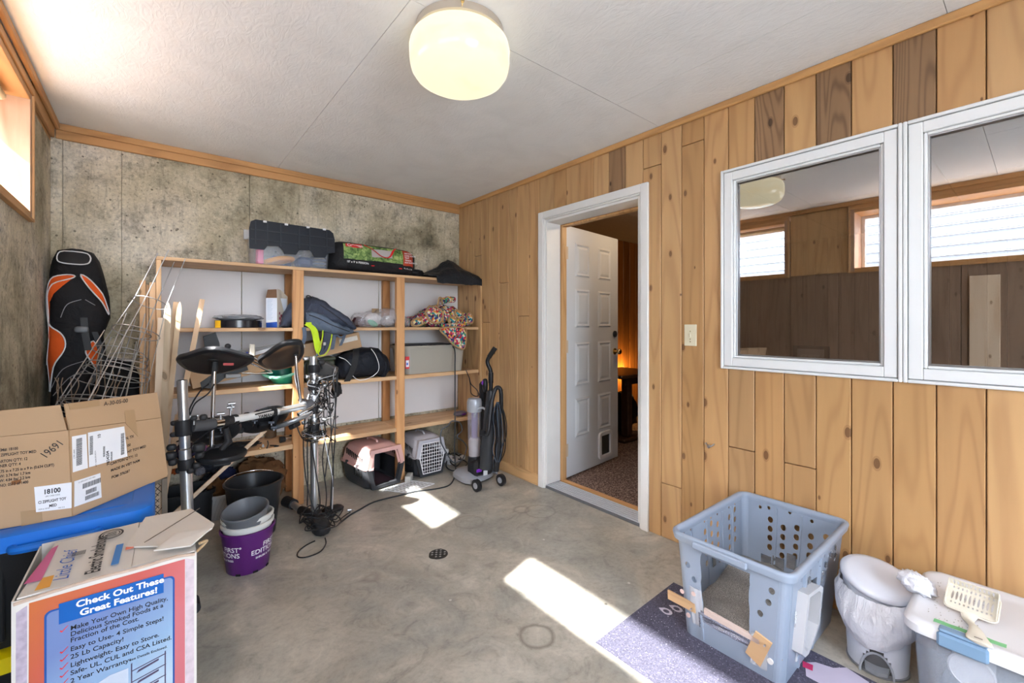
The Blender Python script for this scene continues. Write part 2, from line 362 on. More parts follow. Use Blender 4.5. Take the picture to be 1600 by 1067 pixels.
def floor_mat():
    m = base('concrete_floor', (.42, .4, .36), .42); nt = m.node_tree; pos = _n(nt, 'ShaderNodeNewGeometry').outputs['Position']
    big = nz(nt, pos, 1.2, 5, .6, 1.2); r1 = ramp(nt, [(.32, (.27, .265, .235)), (.44, (.35, .34, .30)), (.52, (.40, .375, .32)), (.62, (.49, .46, .395))]); nt.links.new(big, r1.inputs[0])
    md = nz(nt, pos, 5, 8, .68, 2.2); r3 = ramp(nt, [(.34, g3(.66)), (.44, g3(.92)), (.56, g3(1.04)), (.68, g3(1.25))]); nt.links.new(md, r3.inputs[0])
    c = mixc(nt, .8, r1.outputs[0], r3.outputs[0], 'MULTIPLY')
    fn = nz(nt, pos, 45, 6, .7); r4 = ramp(nt, [(.3, g3(.75)), (.5, g3(1)), (.7, g3(1.08))]); nt.links.new(fn, r4.inputs[0]); c = mixc(nt, .7, c, r4.outputs[0], 'MULTIPLY')
    vo = _n(nt, 'ShaderNodeTexVoronoi'); vo.inputs['Scale'].default_value = 3.6; nt.links.new(pos, vo.inputs['Vector'])
    sp = mth(nt, 'LESS_THAN', vo.outputs['Distance'], .025); c = mixc(nt, mth(nt, 'MULTIPLY', sp, .7), c, (.65, .64, .6))
    vo = _n(nt, 'ShaderNodeTexVoronoi'); vo.inputs['Scale'].default_value = 2.7; nt.links.new(pos, vo.inputs['Vector'])
    sp = mth(nt, 'LESS_THAN', vo.outputs['Distance'], .018); c = mixc(nt, mth(nt, 'MULTIPLY', sp, .8), c, (.08, .07, .06))
    # ring stains left by pots and round the drain
    sep = _n(nt, 'ShaderNodeSeparateXYZ'); nt.links.new(pos, sep.inputs[0])
    def ring(cx, cy, r, wd, colr, k, fill=0):
        dx = mth(nt, 'SUBTRACT', sep.outputs[0], cx); dy = mth(nt, 'SUBTRACT', sep.outputs[1], cy)
        d = mth(nt, 'SQRT', mth(nt, 'ADD', mth(nt, 'MULTIPLY', dx, dx), mth(nt, 'MULTIPLY', dy, dy)))
        d = mth(nt, 'ADD', d, mth(nt, 'MULTIPLY', mth(nt, 'SUBTRACT', md, .5), wd*2.5))
        e = mth(nt, 'ABSOLUTE', mth(nt, 'SUBTRACT', d, r)); f = mth(nt, 'SUBTRACT', 1, mth(nt, 'DIVIDE', e, wd)); x = mth(nt, 'MAXIMUM', f, 0)
        return mth(nt, 'MULTIPLY', x, k)
    for (cx, cy, r, wd, col, k) in ((-1.14, -2.38, .066, .014, (.16, .14, .11), .75), (-1.1, -1.5, .36, .015, (.28, .26, .22), .25), (-.78, -1.35, .09, .012, (.2, .18, .15), .4),
                                    (-.32, -1.52, .1, .012, (.14, .13, .11), .45), (-.4, -1.42, .05, .02, (.12, .11, .1), .45), (-1.15, -1.55, .2, .06, (.3, .27, .22), .4), (-1.5, -1.55, .03, .03, (.2, .17, .14), .5)):
        c = mixc(nt, ring(cx, cy, r, wd, col, k), c, col)
    L(m)(c, nt.nodes['Principled BSDF'].inputs['Base Color'])
    rr = ramp(nt, [(.3, g3(.32)), (.7, g3(.55))]); nt.links.new(md, rr.inputs[0]); L(m)(rr.outputs[0], nt.nodes['Principled BSDF'].inputs['Roughness'])
    bump(m, fn, .12, .004); return m
FLOORM = floor_mat()
def ceil_mat():
    m = base('textured_ceiling', (.8, .8, .8), .85); nt = m.node_tree; pos = _n(nt, 'ShaderNodeNewGeometry').outputs['Position']
    mp = _n(nt, 'ShaderNodeMapping'); mp.inputs['Scale'].default_value = (1, .45, 1); mp.inputs['Rotation'].default_value = (0, 0, .6); nt.links.new(pos, mp.inputs[0])
    a = nz(nt, mp.outputs[0], 26, 6, .6, 2.2); b = nz(nt, pos, 5, 3, .5, .5)
    r = ramp(nt, [(.3, (.82, .84, .86)), (.6, (.87, .89, .91))]); nt.links.new(b, r.inputs[0])
    vo = _n(nt, 'ShaderNodeTexVoronoi'); vo.inputs['Scale'].default_value = 3.1; nt.links.new(pos, vo.inputs['Vector'])
    c = mixc(nt, mth(nt, 'MULTIPLY', mth(nt, 'LESS_THAN', vo.outputs['Distance'], .012), .8), r.outputs[0], (.1, .1, .1))
    L(m)(c, nt.nodes['Principled BSDF'].inputs['Base Color']); bump(m, a, .45, .006); return m
CEIL = ceil_mat()
PLANK = wood('cedar_plank', (.57, .35, .16), (.27, .12, .045), 'z', .5, 13, gs=.7, ringstr=.34)
ROUGH = wood('rough_sawn_plank', (.29, .17, .085), (.08, .04, .02), 'z', .7, 24, gs=.8, ringstr=.6)
TRIMX = wood('cedar_trim_x', (.56, .30, .115), (.3, .14, .05), 'x', .5, 8, knots=False)
TRIMY = wood('cedar_trim_y', (.56, .30, .115), (.3, .14, .05), 'y', .5, 8, knots=False)
TRIMZ = wood('cedar_trim_z', (.62, .37, .17), (.3, .14, .05), 'z', .5, 8, knots=False)
SHELFX = wood('pine_shelf', (.68, .45, .25), (.40, .21, .09), 'x', .6, 8)
POSTZ = wood('pine_post', (.68, .37, .16), (.36, .15, .05), 'z', .6, 7)
PALEZ = wood('pale_stick_z', (.74, .58, .42), (.45, .28, .15), 'z', .7, 6)
PALEX = wood('pale_stick_x', (.74, .58, .42), (.45, .28, .15), 'x', .7, 6, knots=False)
ORZ = wood('den_panel', (.45, .17, .035), (.16, .05, .015), 'z', .35, 8)
PLYZ = wood('old_plywood', (.34, .25, .17), (.2, .13, .08), 'z', .7, 6)
WBOARD = plain('white_board', (.72, .71, .72), .6, .05, 3, .05, 40)

H = 2.44; W = -2.805; YF = -5.4
# ------------------------------------------------------------------ floor with a hole for the drain is left plain: the drain cover sits on it
fl = thing('floor', None, None, kind='structure')
ob('slab', MB().box(W-.2, .19, YF-.2, .12, -.12, 0), FLOORM, fl, sm=0)
# ceiling boards with hair joints
ce = thing('ceiling', None, None, kind='structure')
g = .0012
for (x0, x1, y0, y1) in ((W-.1, -1.62, -2.229, .1), (-1.62, .03, -2.229, .1), (W-.1, -.42, -3.45, -2.229), (-.42, .03, -3.45, -2.229), (W-.1, -1.62, YF-.1, -3.45), (-1.62, .03, YF-.1, -3.45)):
    ob('ceiling_board', MB().box(x0+g, x1-g, y0+g, y1-g, H, H+.03), CEIL, ce, sm=0)
ob('ceiling_backing', MB().box(W-.3, .15, YF-.3, .2, H+.031, H+.08), WPAINT, ce, sm=0)
# back wall: concrete poured in panels, form seams between them
wb = thing('wall_back', None, None, kind='structure')
xs = [W-.06, -2.757, -2.497, -1.799, -1.185, -.99, -.35, .02]
for i in range(len(xs)-1):
    dz = (.012, 0, .004, .0, .005, .002, .004)[i]
    ob('concrete_panel', MB().box(xs[i]+.0008, xs[i+1]-.0008, -dz if i == 0 else 0+dz*.3, .1, 0, H, .002), CONC, wb, sm=0)
ob('wall_core', MB().box(W-.3, .15, .1, .25, -.1, H+.08), CONC, wb, sm=0)
# left wall: concrete below and between two basement windows
wl = thing('wall_left', None, None, kind='structure')
X1 = -3.05
def wbx(y0, y1, z0, z1, m, nm='concrete_panel', x0=X1, x1=W): return ob(nm, MB().box(x0, x1, y0, y1, z0, z1, .002), m, wl, sm=0)
wbx(-.585, .1, 0, 2.33, CONC); wbx(-1.156, -.589, 0, 1.765, CONC); PLY2 = wood('brown_plywood', (.27, .18, .12), (.13, .08, .05), 'z', .65, 6)
for (a_, b_) in ((-1.57, -1.16), (-1.98, -1.574), (-2.4, -1.984), (-2.82, -2.404), (-3.24, -2.824), (-3.66, -3.244), (-4.5, -3.664), (YF, -4.504)): wbx(a_, b_, 0, 1.765, PLY2, 'plywood_panel')
wbx(-3.46, -3.29, .9, 1.66, PALEZ, 'light_panel', W, W+.012)
wbx(-2.475, -1.985, 1.769, 2.40, PLANK, 'wood_infill'); wbx(YF, -4.625, 1.769, 2.40, PLANK, 'wood_infill')
wbx(-.585, .1, 2.334, H, TRIMY, 'top_plate'); wbx(YF, -.589, 2.405, H, TRIMY, 'top_plate')
# front wall (behind the camera) with an unseen opening added to let in sky light
wf = thing('wall_front', None, None, kind='structure')
for (x0, x1, z0, z1) in ((W-.3, -2.5, 0, H), (-1.2, .15, 0, H), (-2.5, -1.2, 2.21, H), (-2.5, -1.2, 0, .35)):
    ob('wall_core', MB().box(x0, x1, YF-.2, YF, z0, z1), WPAINT, wf, sm=0)
# outside
ob('ground', MB().box(-9, X1-.02, -9, 4, 1.3, 1.62), plain('gravel', (.42, .40, .37), .9, .3, 20), kind='structure')
ob('ground', MB().box(-9, 5, -12, YF-.22, -.12, -.02), plain('outdoor_slab', (.5, .49, .46), .9, .2, 3), kind='structure')  # unseen ground outside the added opening
sd = thing('neighbour_wall', 'white lap sided wall of the neighbouring building outside the high windows', 'wall', (-5.2, -2, 1.62))
SID = plain('white_siding', (.36, .37, .385), .6, .04)
for k in range(13):
    z = 1.62+k*.125; z += .004
    ob('siding_board', MB().add([V(-5.13, -7, z), V(-5.13, 3, z), V(-5.175, -7, z+.117), V(-5.175, 3, z+.117), V(-5.2, -7, z), V(-5.2, 3, z), V(-5.2, -7, z+.117), V(-5.2, 3, z+.117)],
       [(0, 1, 3, 2), (4, 6, 7, 5), (0, 4, 5, 1), (2, 3, 7, 6), (0, 2, 6, 4), (1, 5, 7, 3)]), SID, sd, sm=0)
# basement windows in the left wall
def bwin(n, y0, y1):
    w = thing('window_%d' % n, None, None, (X1, (y0+y1)/2, 1.8), kind='structure')
    z0, z1, t = 1.80, 2.33, .035
    WB = TRIMY
    ob('jamb', MB().box(X1-.02, W+.012, y1, y1+t, z0-t, z1+t, .002), JAMBZ, w, sm=0); ob('jamb', MB().box(X1-.02, W+.012, y0-t, y0, z0-t, z1+t, .002), JAMBZ, w, sm=0)
    ob('head', MB().box(X1-.02, W+.012, y0, y1, z1, z1+t, .002), WB, w, sm=0); ob('sill', MB().box(X1-.02, W+.012, y0, y1, z0-t, z0, .002), WB, w, sm=0)
    # casing strips on the room face
    ob('casing', MB().box(W-.002, W+.02, y1+t-.004, y1+t+.012, z0-t-.01, 2.40, .002), TRIMZ, w, sm=0); ob('casing', MB().box(W-.002, W+.02, y0-t-.012, y0-t+.004, z0-t-.01, 2.40, .002), TRIMZ, w, sm=0)
    ob('casing', MB().box(W-.002, W+.02, y0-t, y1+t, z1+t-.004, 2.40, .002), TRIMY, w, sm=0)
    ob('casing', MB().box(W-.002, W+.02, y0-t, y1+t, z0-t-.01, z0-t+.004, .002), TRIMY, w, sm=0)
    f = MB(); xf = X1+.005
    for (a, b, c, d) in ((y0, y1, z0, z0+.03), (y0, y1, z1-.03, z1), (y0, y0+.03, z0+.03, z1-.03), (y1-.03, y1, z0+.03, z1-.03)): f.box(xf-.03, xf, a, b, c, d, .002)
    ob('sash', f, WHITEP, w, sm=0)
JAMBZ = wood('weathered_jamb', (.48, .32, .21), (.30, .11, .04), 'z', .5, 5, knots=False)
bwin(3, -1.93, -.63); bwin(4, -4.57, -2.53)
rb = thing('roller_blind', 'rolled up beige blind with a cord at the top of the high window', 'blind', (-2.86, -1.3, 2.30))
ob('roll', MB().tube([V(-2.88, -1.9, 2.302), V(-2.88, -.68, 2.302)], .02, 12), plain('beige_blind', (.6, .52, .36), .7), rb)
ob('cord', MB().tube([V(-2.878, -1.88, 2.29), V(-2.86, -1.885, 2.1)], .002, 5), WHITEP, rb)
# right wall: vertical planks around door and window
wr = thing('wall_right', None, None, kind='structure')
core = MB()
for (a, b, c, d) in ((-1.22, .1, 0, H), (YF, -2.14, 0, 1.05), (-2.6, -2.14, 1.05, H), (YF, -4.05, 1.05, H), (-2.14, -1.22, 2.1, H), (-4.05, -2.6, 2.06, H)): core.box(.02, .14, a, b, c, d)
ob('wall_core', core, base('dark_gap', (.16, .08, .04), .9), wr, sm=0)
bpx = [718.2, 731.5, 740.8, 753, 765.6, 780, 794.5, 809, 826.4, 843.6, 865.6, 885, 905.7, 927.7, 951.4, 977, 1004.8, 1033, 1065, 1100, 1138, 1179, 1225, 1275, 1330, 1395, 1463, 1541]
ys = [at(p, 300, x=0).y for p in bpx]; ys[0] = 0
while ys[-1] > YF: ys.append(ys[-1]-.131)
T_L = (1.0, 1.0, 1.0); rnd = random.Random(3)
tone = {10: (.92, .88, .82), 12: (.95, .9, .85), 14: (.55, .48, .42), 16: (1, .98, .95), 18: (.86, .8, .72), 19: (1.05, 1, .95), 20: (.98, .93, .85), 21: (.6, .52, .45), 22: (1, .97, .9), 23: (.5, .43, .38), 24: (1, .95, .88), 25: (.45, .39, .34), 26: (.95, .88, .8)}
low = {19: (.95, .9, .85), 20: (.82, .8, .8), 21: (.95, .88, .8), 22: (.85, .8, .75), 23: (.95, .9, .82), 24: (.9, .85, .78), 25: (.93, .88, .8), 26: (.9, .84, .78)}
joints = {2: 1.9, 5: 1.62, 7: 1.33, 3: 1.28, 16: 2.22, 18: 2.28, 17: .32, 20: .62, 22: .6}
for i in range(len(ys)-1):
    a, b = ys[i+1]+.0016, ys[i]-.0016; segs = [(0, H)]
    mid = (a+b)/2
    if -2.16 < mid < -1.17: segs = [(2.13, H)]
    elif -4.07 < mid < -2.6: segs = [(0, 1.035), (2.07, H)]
    elif b > -.42 and False: pass
    if i in joints:
        out = []
        for (p, q) in segs:
            out += [(p, joints[i]-.002), (joints[i]+.002, q)] if p < joints[i] < q else [(p, q)]
        segs = out
    for (p, q) in segs:
        v = rnd.uniform(.9, 1.08); r = rnd.uniform(-.03, .03)
        t = tone.get(i, (v, v*(1+r*.5), v*(1+r))) if q > 1.5 or i not in low else low[i]
        if i in tone and i <= 16 and q < 1.5: t = (v, v, v)
        jit = rnd.uniform(0, .002)
        ob('plank', MB().box(-.001-jit, .018, a, b, p, q, .003), ROUGH if (i in (14, 21, 23, 25) and q > 1.5) else PLANK, wr, sm=0, color=((1.15,)*3 if i in (14, 21) else (1, 1, 1)) if (i in (14, 21, 23, 25) and q > 1.5) else t)
# trims under the ceiling and along the floor
tb = thing('trim_1', None, None, kind='structure')
ob('crown_board', MB().box(W+.02, -.0, -.02, 0, 2.352, H, .003), TRIMX, tb, sm=0); ob('crown_strip', MB().box(W+.02, -.012, -.034, -.0205, 2.40, H-.001, .003), TRIMX, tb, sm=0)
tr = thing('trim_2', None, None, kind='structure')
ob('crown_strip', MB().box(-.022, -.0035, YF, -.035, 2.402, H-.001, .004), TRIMY, tr, sm=0, color=(1.15, 1.2, 1.2))
tl = thing('trim_3', None, None, kind='structure')
ob('crown_strip', MB().box(W+.021, W+.04, YF, -.04, 2.40, H-.001, .004), TRIMY, tl, sm=0)
ob('crown_strip', MB().box(W+.0005, W+.02, -.58, -.04, 2.345, H-.002, .004), TRIMY, tl, sm=0)
bb = thing('baseboard_right', None, None, kind='structure')
ob('board', MB().box(-.018, -.0035, -1.168, -.40, 0, .085, .002), TRIMY, bb, sm=0, color=(1.3, 1.5, 1.8))
# ------------------------------------------------------------------ door
dr = thing('door_1', None, None, (.0, -1.67, 0), kind='structure')
y0, y1, zt = -2.155, -1.175, 2.13
cw = .052
for (a, b, c, d) in ((y1-cw, y1, 0, zt), (y0, y0+cw, 0, zt), (y0+cw, y1-cw, zt-cw, zt)):
    ob('casing', MB().box(-.022, -.0035, a, b, c, d, .003), WPAINT, dr, sm=0)
for (a, b, c, d) in ((y1-cw-.012, y1-cw-.0005, 0, zt-cw), (y0+cw+.0005, y0+cw+.012, 0, zt-cw), (y0+cw+.012, y1-cw-.012, zt-cw-.012, zt-cw-.0005)):
    ob('jamb_bead', MB().box(-.016, .01, a, b, c, d, .004), WPAINT, dr, sm=0)
for (a, b, c, d) in ((y1-cw-.03, y1-cw-.013, .03, zt-cw-.013), (y0+cw+.013, y0+cw+.03, .03, zt-cw-.013), (y0+cw+.03, y1-cw-.03, zt-cw-.03, zt-cw-.013)):
    ob('jamb', MB().box(-.004, .145, a, b, c, d, .002), WPAINT, dr, sm=0)
    sgn = 0
for (a, b, c, d) in ((y1-cw-.045, y1-cw-.02, .03, zt-cw-.03), (y0+cw+.03, y0+cw+.045, .03, zt-cw-.03), (y0+cw+.045, y1-cw-.045, zt-cw-.045, zt-cw-.03)):
    ob('door_stop', MB().box(.15, .2, a, b, c, d, .002), TRIMZ, dr, sm=0, color=(1.05, 1.05, 1))
# ridged aluminium threshold and wood strip
ALU = plain('threshold_shaded_aluminium', (.16, .17, .185), .45, .1, 30, metal=.2); ALU2 = plain('threshold_lit_aluminium', (.62, .65, .70), .35, .1, 30, metal=.3)  # one metal: base darkened, ribs lightened, so ridge shading sits in the colour
ob('threshold', MB().box(.0, .155, y0+cw, y1-cw, 0, .018, .002), ALU, dr, sm=0)
for k in range(6): ob('threshold_rib', MB().box(.004+k*.025, .015+k*.025, y0+cw+.001, y1-cw-.001, .0185, .028, .003), ALU2, dr, sm=0)
ob('threshold_strip', MB().box(.157, .19, y0+cw, y1-cw, 0, .034, .003), TRIMY, dr, sm=0, color=(1.1, 1.1, 1.1))
# door leaf swung open into the next room
hy, hx = -1.262, .195
ang = atan2(-1.165-hy, 1.0-hx)                       # direction of the leaf
LM = Matrix.Translation(V(hx, hy, .035)) @ Matrix.Rotation(ang, 4, 'Z')
DW, DH = .81, 2.02
WDOOR = plain('white_door', (.64, .67, .70), .32, .03)
ld = ob('door_leaf', MB(LM).box(0, DW, 0, .042, 0, DH, .002), WDOOR, dr, sm=0)
pan = [(.13, .34), (.47, .68)]; rows = [(.26, .62), (.70, 1.05), (1.12, 1.5), (1.58, 1.88)]
rows = [(.30, .62), (.72, 1.08), (1.2, 1.52), (1.62, 1.90)]
for (u0, u1) in pan:
    for (v0, v1) in rows:
        m = MB(LM)
        for (a, b, t) in ((0, 0, 0),):
            o1 = [(u0, v0), (u1, v0), (u1, v1), (u0, v1)]; i1 = [(u0+.016, v0+.016), (u1-.016, v0+.016), (u1-.016, v1-.016), (u0+.016, v1-.016)]
            i2 = [(u0+.04, v0+.04), (u1-.04, v0+.04), (u1-.04, v1-.04), (u0+.04, v1-.04)]
            R = [[V(u, .001, v) for u, v in o1], [V(u, -.009, v) for u, v in i1], [V(u, .0, v) for u, v in [(u0+.03, v0+.03), (u1-.03, v0+.03), (u1-.03, v1-.03), (u0+.03, v1-.03)]], [V(u, -.007, v) for u, v in [(u0+.05, v0+.05), (u1-.05, v0+.05), (u1-.05, v1-.05), (u0+.05, v1-.05)]]]
            m.loft(R, False, True)
        ob('raised_panel', m, WDOOR, ld, sm=0)
LS = Matrix.Translation(V(0, 0, 0))
ob('edge_strip', MB(LM).box(-.004, 0, .001, .04, 0, DH), WPAINT, ld, sm=0)
kn = MB(LM @ Matrix.Translation(V(DW-.06, 0, .98)) @ Matrix.Rotation(pi/2, 4, 'X')); kn.lathe([(.03, 0), (.03, .006), (.012, .01), (.011, .03), (.024, .04), (.027, .052), (.02, .064), (.001, .067)], 20)
ob('door_knob', kn, BRASS, ld, sm=60, label='brass door knob')
kn = MB(LM @ Matrix.Translation(V(DW-.06, 0, 1.14)) @ Matrix.Rotation(pi/2, 4, 'X')); kn.lathe([(.03, 0), (.028, .012), (.014, .014), (.012, .022), (.001, .023)], 20)
ob('deadbolt', kn, DARKP, ld, sm=60, label='black deadbolt')
for zz in (.22, 1.05, 1.8):
    hg = ob('hinge', MB(LM).box(-.0, .034, -.003, 0, zz-.05, zz+.05).tube([V(-.006, -.004, zz-.05), V(-.006, -.004, zz+.05)], .006, 8).box(-.036, -.008, -.006, -.003, zz-.05, zz+.05), plain('hinge_painted', (.62, .5, .36), .45), dr, sm=30)
cfp = ob('cat_flap', MB(LM), WHITEP, None, sm=0) if False else None
M2 = LM @ Matrix.Translation(V(.46, 0, .03))
cf = MB(M2)
def fr(m, w0, h0, t0, x, z, r=.03, d0=-.014, d1=0):
    o = rrect(w0, h0, r); i = rrect(w0-2*t0, h0-2*t0, max(r-t0, .004)); n = len(o)
    def mp(p, y): return V(x+p.x, y, z+p.y)
    vs = [mp(p, d0) for p in o]+[mp(p, d0) for p in i]+[mp(p, d1) for p in o]+[mp(p, d1) for p in i]; fs = []
    for k in range(n):
        j = (k+1) % n
        fs += [(k, j, n+j, n+k), (2*n+j, 2*n+k, 3*n+k, 3*n+j), (j, k, 2*n+k, 2*n+j), (n+k, n+j, 3*n+j, 3*n+k)]
    return m.add(vs, fs)
fr(cf, .21, .235, .03, .12, .13, .035, -.018, 0)
ob('cat_flap', cf, WHITEP, ld, sm=30, label='white plastic cat flap frame')
ob('flap_panel', MB(M2).box(.05, .19, -.006, -.002, .045, .215, .001), film('smoked_flap', (.05, .06, .06), .85, .1), ld, sm=0, label='smoked translucent flap')
# ------------------------------------------------------------------ interior window in the plank wall
def iwin(n, ya, yb):
    w = thing('window_%d' % n, None, None, (0, (ya+yb)/2, 1.03), kind='structure')
    z0, z1 = 1.03, 2.073
    def fram(nm, a, b, c, d, t, x0, x1, mt, bev=.003):
        for (p, q, r, s) in ((a, a+t, c, d), (b-t, b, c, d), (a+t, b-t, c, c+t), (a+t, b-t, d-t, d)): ob(nm, MB().box(x0, x1, p, q, r, s, bev), mt, w, sm=0)
    a, b = ya, yb
    fram('outer_frame', a, b, z0, z1, .013, -.02, .12, WPAINT2)
    fram('sash', a+.0155, b-.0155, z0+.0155, z1-.0155, .043, -.013, .06, WPAINT2)
    fram('glazing_bead', a+.0595, b-.0595, z0+.0595, z1-.0595, .011, -.004, .05, WPAINT2)
    fram('sash_edge', a+.0708, b-.0708, z0+.0708, z1-.0708, .006, .004, .045, STEEL, .001)
    ob('pane', MB().box(.020, .024, a+.076, b-.076, z0+.076, z1-.076), PANE, w, sm=0)
WPAINT2 = plain('window_white', (.78, .8, .81), .3, .03); PANE = glass('window_pane', (.9, .9, .9), .34, 0, .85)
iwin(1, -3.321, -2.594); iwin(2, -4.05, -3.323)
# ------------------------------------------------------------------ next room (seen through door and window)
nr = thing('wall_hall', None, None, kind='structure')
carp = base('carpet', (.1, .06, .045), .95); nt = carp.node_tree; n1 = nz(nt, _n(nt, 'ShaderNodeNewGeometry').outputs['Position'], 95, 2, .8)
r = ramp(nt, [(.35, (.045, .022, .016)), (.5, (.12, .07, .052)), (.66, (.42, .31, .25))]); nt.links.new(n1, r.inputs[0]); L(carp)(r.outputs[0], nt.nodes['Principled BSDF'].inputs['Base Color']); bump(carp, n1, .6, .01)
ob('carpet_floor', MB().box(.191, 4.6, YF, .1, -.1, .025), carp, kind='structure', sm=0)
tile = plain('ceiling_tile', (.42, .33, .27), .8, .1, 30)
for i in range(4):
    for j in range(5):
        ob('ceiling_tile', MB().box(.145+i*1.12+.003, .145+(i+1)*1.12-.003, .1-(j+1)*1.1+.003, .1-j*1.1-.003, 2.38, 2.4, .004), tile, nr, sm=0)
ob('roof_slab', MB().box(.14, 4.7, YF, .2, 2.401, 2.5), WPAINT, nr, sm=0)
x = .15; k = 0
while x < 4.6:
    ob('panel_board', MB().box(x+.003, x+.137, -.1, -.08, .025, 2.38, .004), ORZ, nr, sm=0, color=(rnd.uniform(.8, 1.15),)*3); x += .14
ob('wall_core', MB().box(.14, 4.7, -.079, .2, -.1, 2.4), base('dark_core', (.05, .02, .01), .9), nr, sm=0)
y = YF
while y < -.1:
    ob('panel_board', MB().box(4.4, 4.42, y+.003, y+.137, .025, 2.38, .004), PLYZ, nr, sm=0, color=(rnd.uniform(.8, 1.15),)*3); y += .14
ob('wall_core', MB().box(4.421, 4.6, YF, .2, -.1, 2.4), base('dark_core2', (.05, .03, .02), .9), nr, sm=0)
ob('wall_core', MB().box(.14, 4.6, YF-.2, YF, -.1, 2.4), base('dark_core3', (.05, .03, .02), .9), nr, sm=0)
def pl(name, loc, e, col, r=.08):
    l = bpy.data.lights.new(name, 'POINT'); l.energy = e; l.color = col; l.shadow_soft_size = r
    o = bpy.data.objects.new(name, l); SC.collection.objects.link(o); o.location = loc; return o
pl('den_lamp', (2.45, -.24, .64), 9, (1, .58, .18), .02)
pl('den_ceiling_lamp', (.9, -1.85, 2.22), 13, (1, .74, .48), .05)
# ------------------------------------------------------------------ ceiling light
lx, ly = -1.392, -2.20
cl = thing('ceiling_light', 'round cream glass ceiling light with a brushed metal rim', 'ceiling light', (lx, ly, H))
T = Matrix.Translation(V(lx, ly, 0))
ob('rim', MB(T).lathe([(.165, H), (.173, H-.004), (.175, H-.034), (.168, H-.038), (.10, H-.038)], 56), base('brushed_nickel', (.62, .56, .5), .3, .9), cl, sm=40)
gm = base('lamp_glass', (.9, .85, .7), .15); nt = gm.node_tree
v = coords(nt, (1, 1, 2.2), rnd=False); sp = _n(nt, 'ShaderNodeVectorMath', operation='LENGTH'); nt.links.new(v, sp.inputs[0])
n = nz(nt, v, 9, 2); d = mth(nt, 'ADD', sp.outputs['Value'], mth(nt, 'MULTIPLY', mth(nt, 'SUBTRACT', n, .5), .09))
r = ramp(nt, [(.09, (1, .66, .28)), (.15, (1, .78, .42)), (.21, (1, .90, .62))]); nt.links.new(d, r.inputs[0])
L(gm)(r.outputs[0], nt.nodes['Principled BSDF'].inputs['Emission Color']); nt.nodes['Principled BSDF'].inputs['Emission Strength'].default_value = .95
nt.nodes['Principled BSDF'].inputs['Base Color'].default_value = (.25, .22, .16, 1)
prof = [(.15, H-.036), (.176, H-.044), (.193, H-.062), (.199, H-.085), (.197, H-.14), (.191, H-.166), (.176, H-.188), (.146, H-.206), (.094, H-.217), (.04, H-.221), (.001, H-.222)]
ob('glass_shade', MB(T).lathe(prof, 56), gm, cl, sm=60)
for a in (20, 140, 260):
    a = radians(a-20); c, s_ = cos(a), sin(a)
    ob('thumb_screw', MB(T).tube([V(.17*c, .17*s_, H-.026), V(.195*c, .195*s_, H-.026)], .003, 6).tube([V(.195*c, .195*s_, H-.026), V(.203*c, .203*s_, H-.026)], .007, 8), BRASS, cl)
# ------------------------------------------------------------------ floor drain
fdx, fdy = -1.131, -1.572
fd = thing('floor_drain', 'small dark metal floor drain grate set in the concrete floor', 'drain', (fdx, fdy, 0), radians(12))
dm = MB(); R = [[V(r*cos(2*pi*k/20)*(1+.08*(k in (2, 3, 9, 10))), r*sin(2*pi*k/20), z) for k in range(20)] for r, z in ((.052, 0), (.051, .004), (.045, .005))]
dm.loft(R); gr_ = ob('grate', dm, plain('drain_iron', (.05, .045, .04), .5, .3, 40, metal=.4), fd, local=True)
for i in range(-2, 3):
    for j in range(-2, 3):
        if i*i+j*j < 7: ob('slot', MB().box(i*.016-.005, i*.016+.005, j*.016-.004, j*.016+.004, .0052, .0062), plain('drain_slot%d' % ((i*5+j) % 2), (.35, .34, .32) if (i+j) % 2 else (.01, .01, .01), .5), gr_, local=True, sm=0)
# ------------------------------------------------------------------ shelving unit
SY = -.37
su = thing('shelving_unit', 'large pine shelving unit with four shelves against the concrete wall', 'shelves', (-1.17, -.19, 0))
def shb(nm, x0, x1, y0, y1, z0, z1, mt, col=None): return ob(nm, MB().box(x0, x1, y0, y1, z0, z1, .002), mt, su, sm=0, color=col)
for (x0, x1) in ((-2.33, -1.853), (-1.848, -.83), (-.825, -.022)):
    shb('back_board', x0, x1, -.013, -.0045, .45, 1.642, WBOARD)
SHELFZ = wood('pine_side', (.68, .45, .25), (.40, .21, .09), 'z', .6, 8)
shb('side_board', -2.33, -2.306, SY-.003, -.014, 0, 1.643, SHELFZ, (1.05, 1, .95))
KN = wood('knotty_pine', (.62, .40, .20), (.22, .10, .04), 'z', .6, 9)
shb('side_board', -.0215, -.0035, SY-.03, -.014, 0, 1.643, KN, (1.02, 1, .95))
for (x0, x1) in ((-1.592, -1.522), (-.826, -.756)):
    shb('front_post', x0, x1, SY-.002, SY+.036, 0, 1.643, POSTZ, (1, 1, 1)); shb('back_post', x0+.02, x1+.012, -.055, -.0145, 0, 1.643, POSTZ, (.8, .72, .62))
shb('back_post', -1.80, -1.775, -.055, -.0145, .0, .40, POSTZ, (.8, .72, .62))
for (z1, t, ps) in ((1.665, .021, [(-2.332, -.0035)]), (1.239, .023, [(-2.306, -1.592), (-1.522, -.826), (-.756, -.022)]), (.846, .030, [(-2.306, -1.592), (-1.522, -.826), (-.756, -.022)]), (.428, .032, [(-2.306, -1.592), (-1.522, -.826), (-.756, -.022)])):
    for (a, b) in ps: shb('shelf', a+.0005, b-.0005, SY+(0 if z1 > 1.6 else .001), -.0146 if z1 < 1.6 else -.004, z1-t, z1, SHELFX, (rnd.uniform(.93, 1.05),)*3)
    if z1 < 1.6:
        for (a, b) in ((-1.592, -1.522), (-.826, -.756)): shb('shelf', a-.0004, b+.0004, SY+.037, -.056, z1-t, z1, SHELFX)
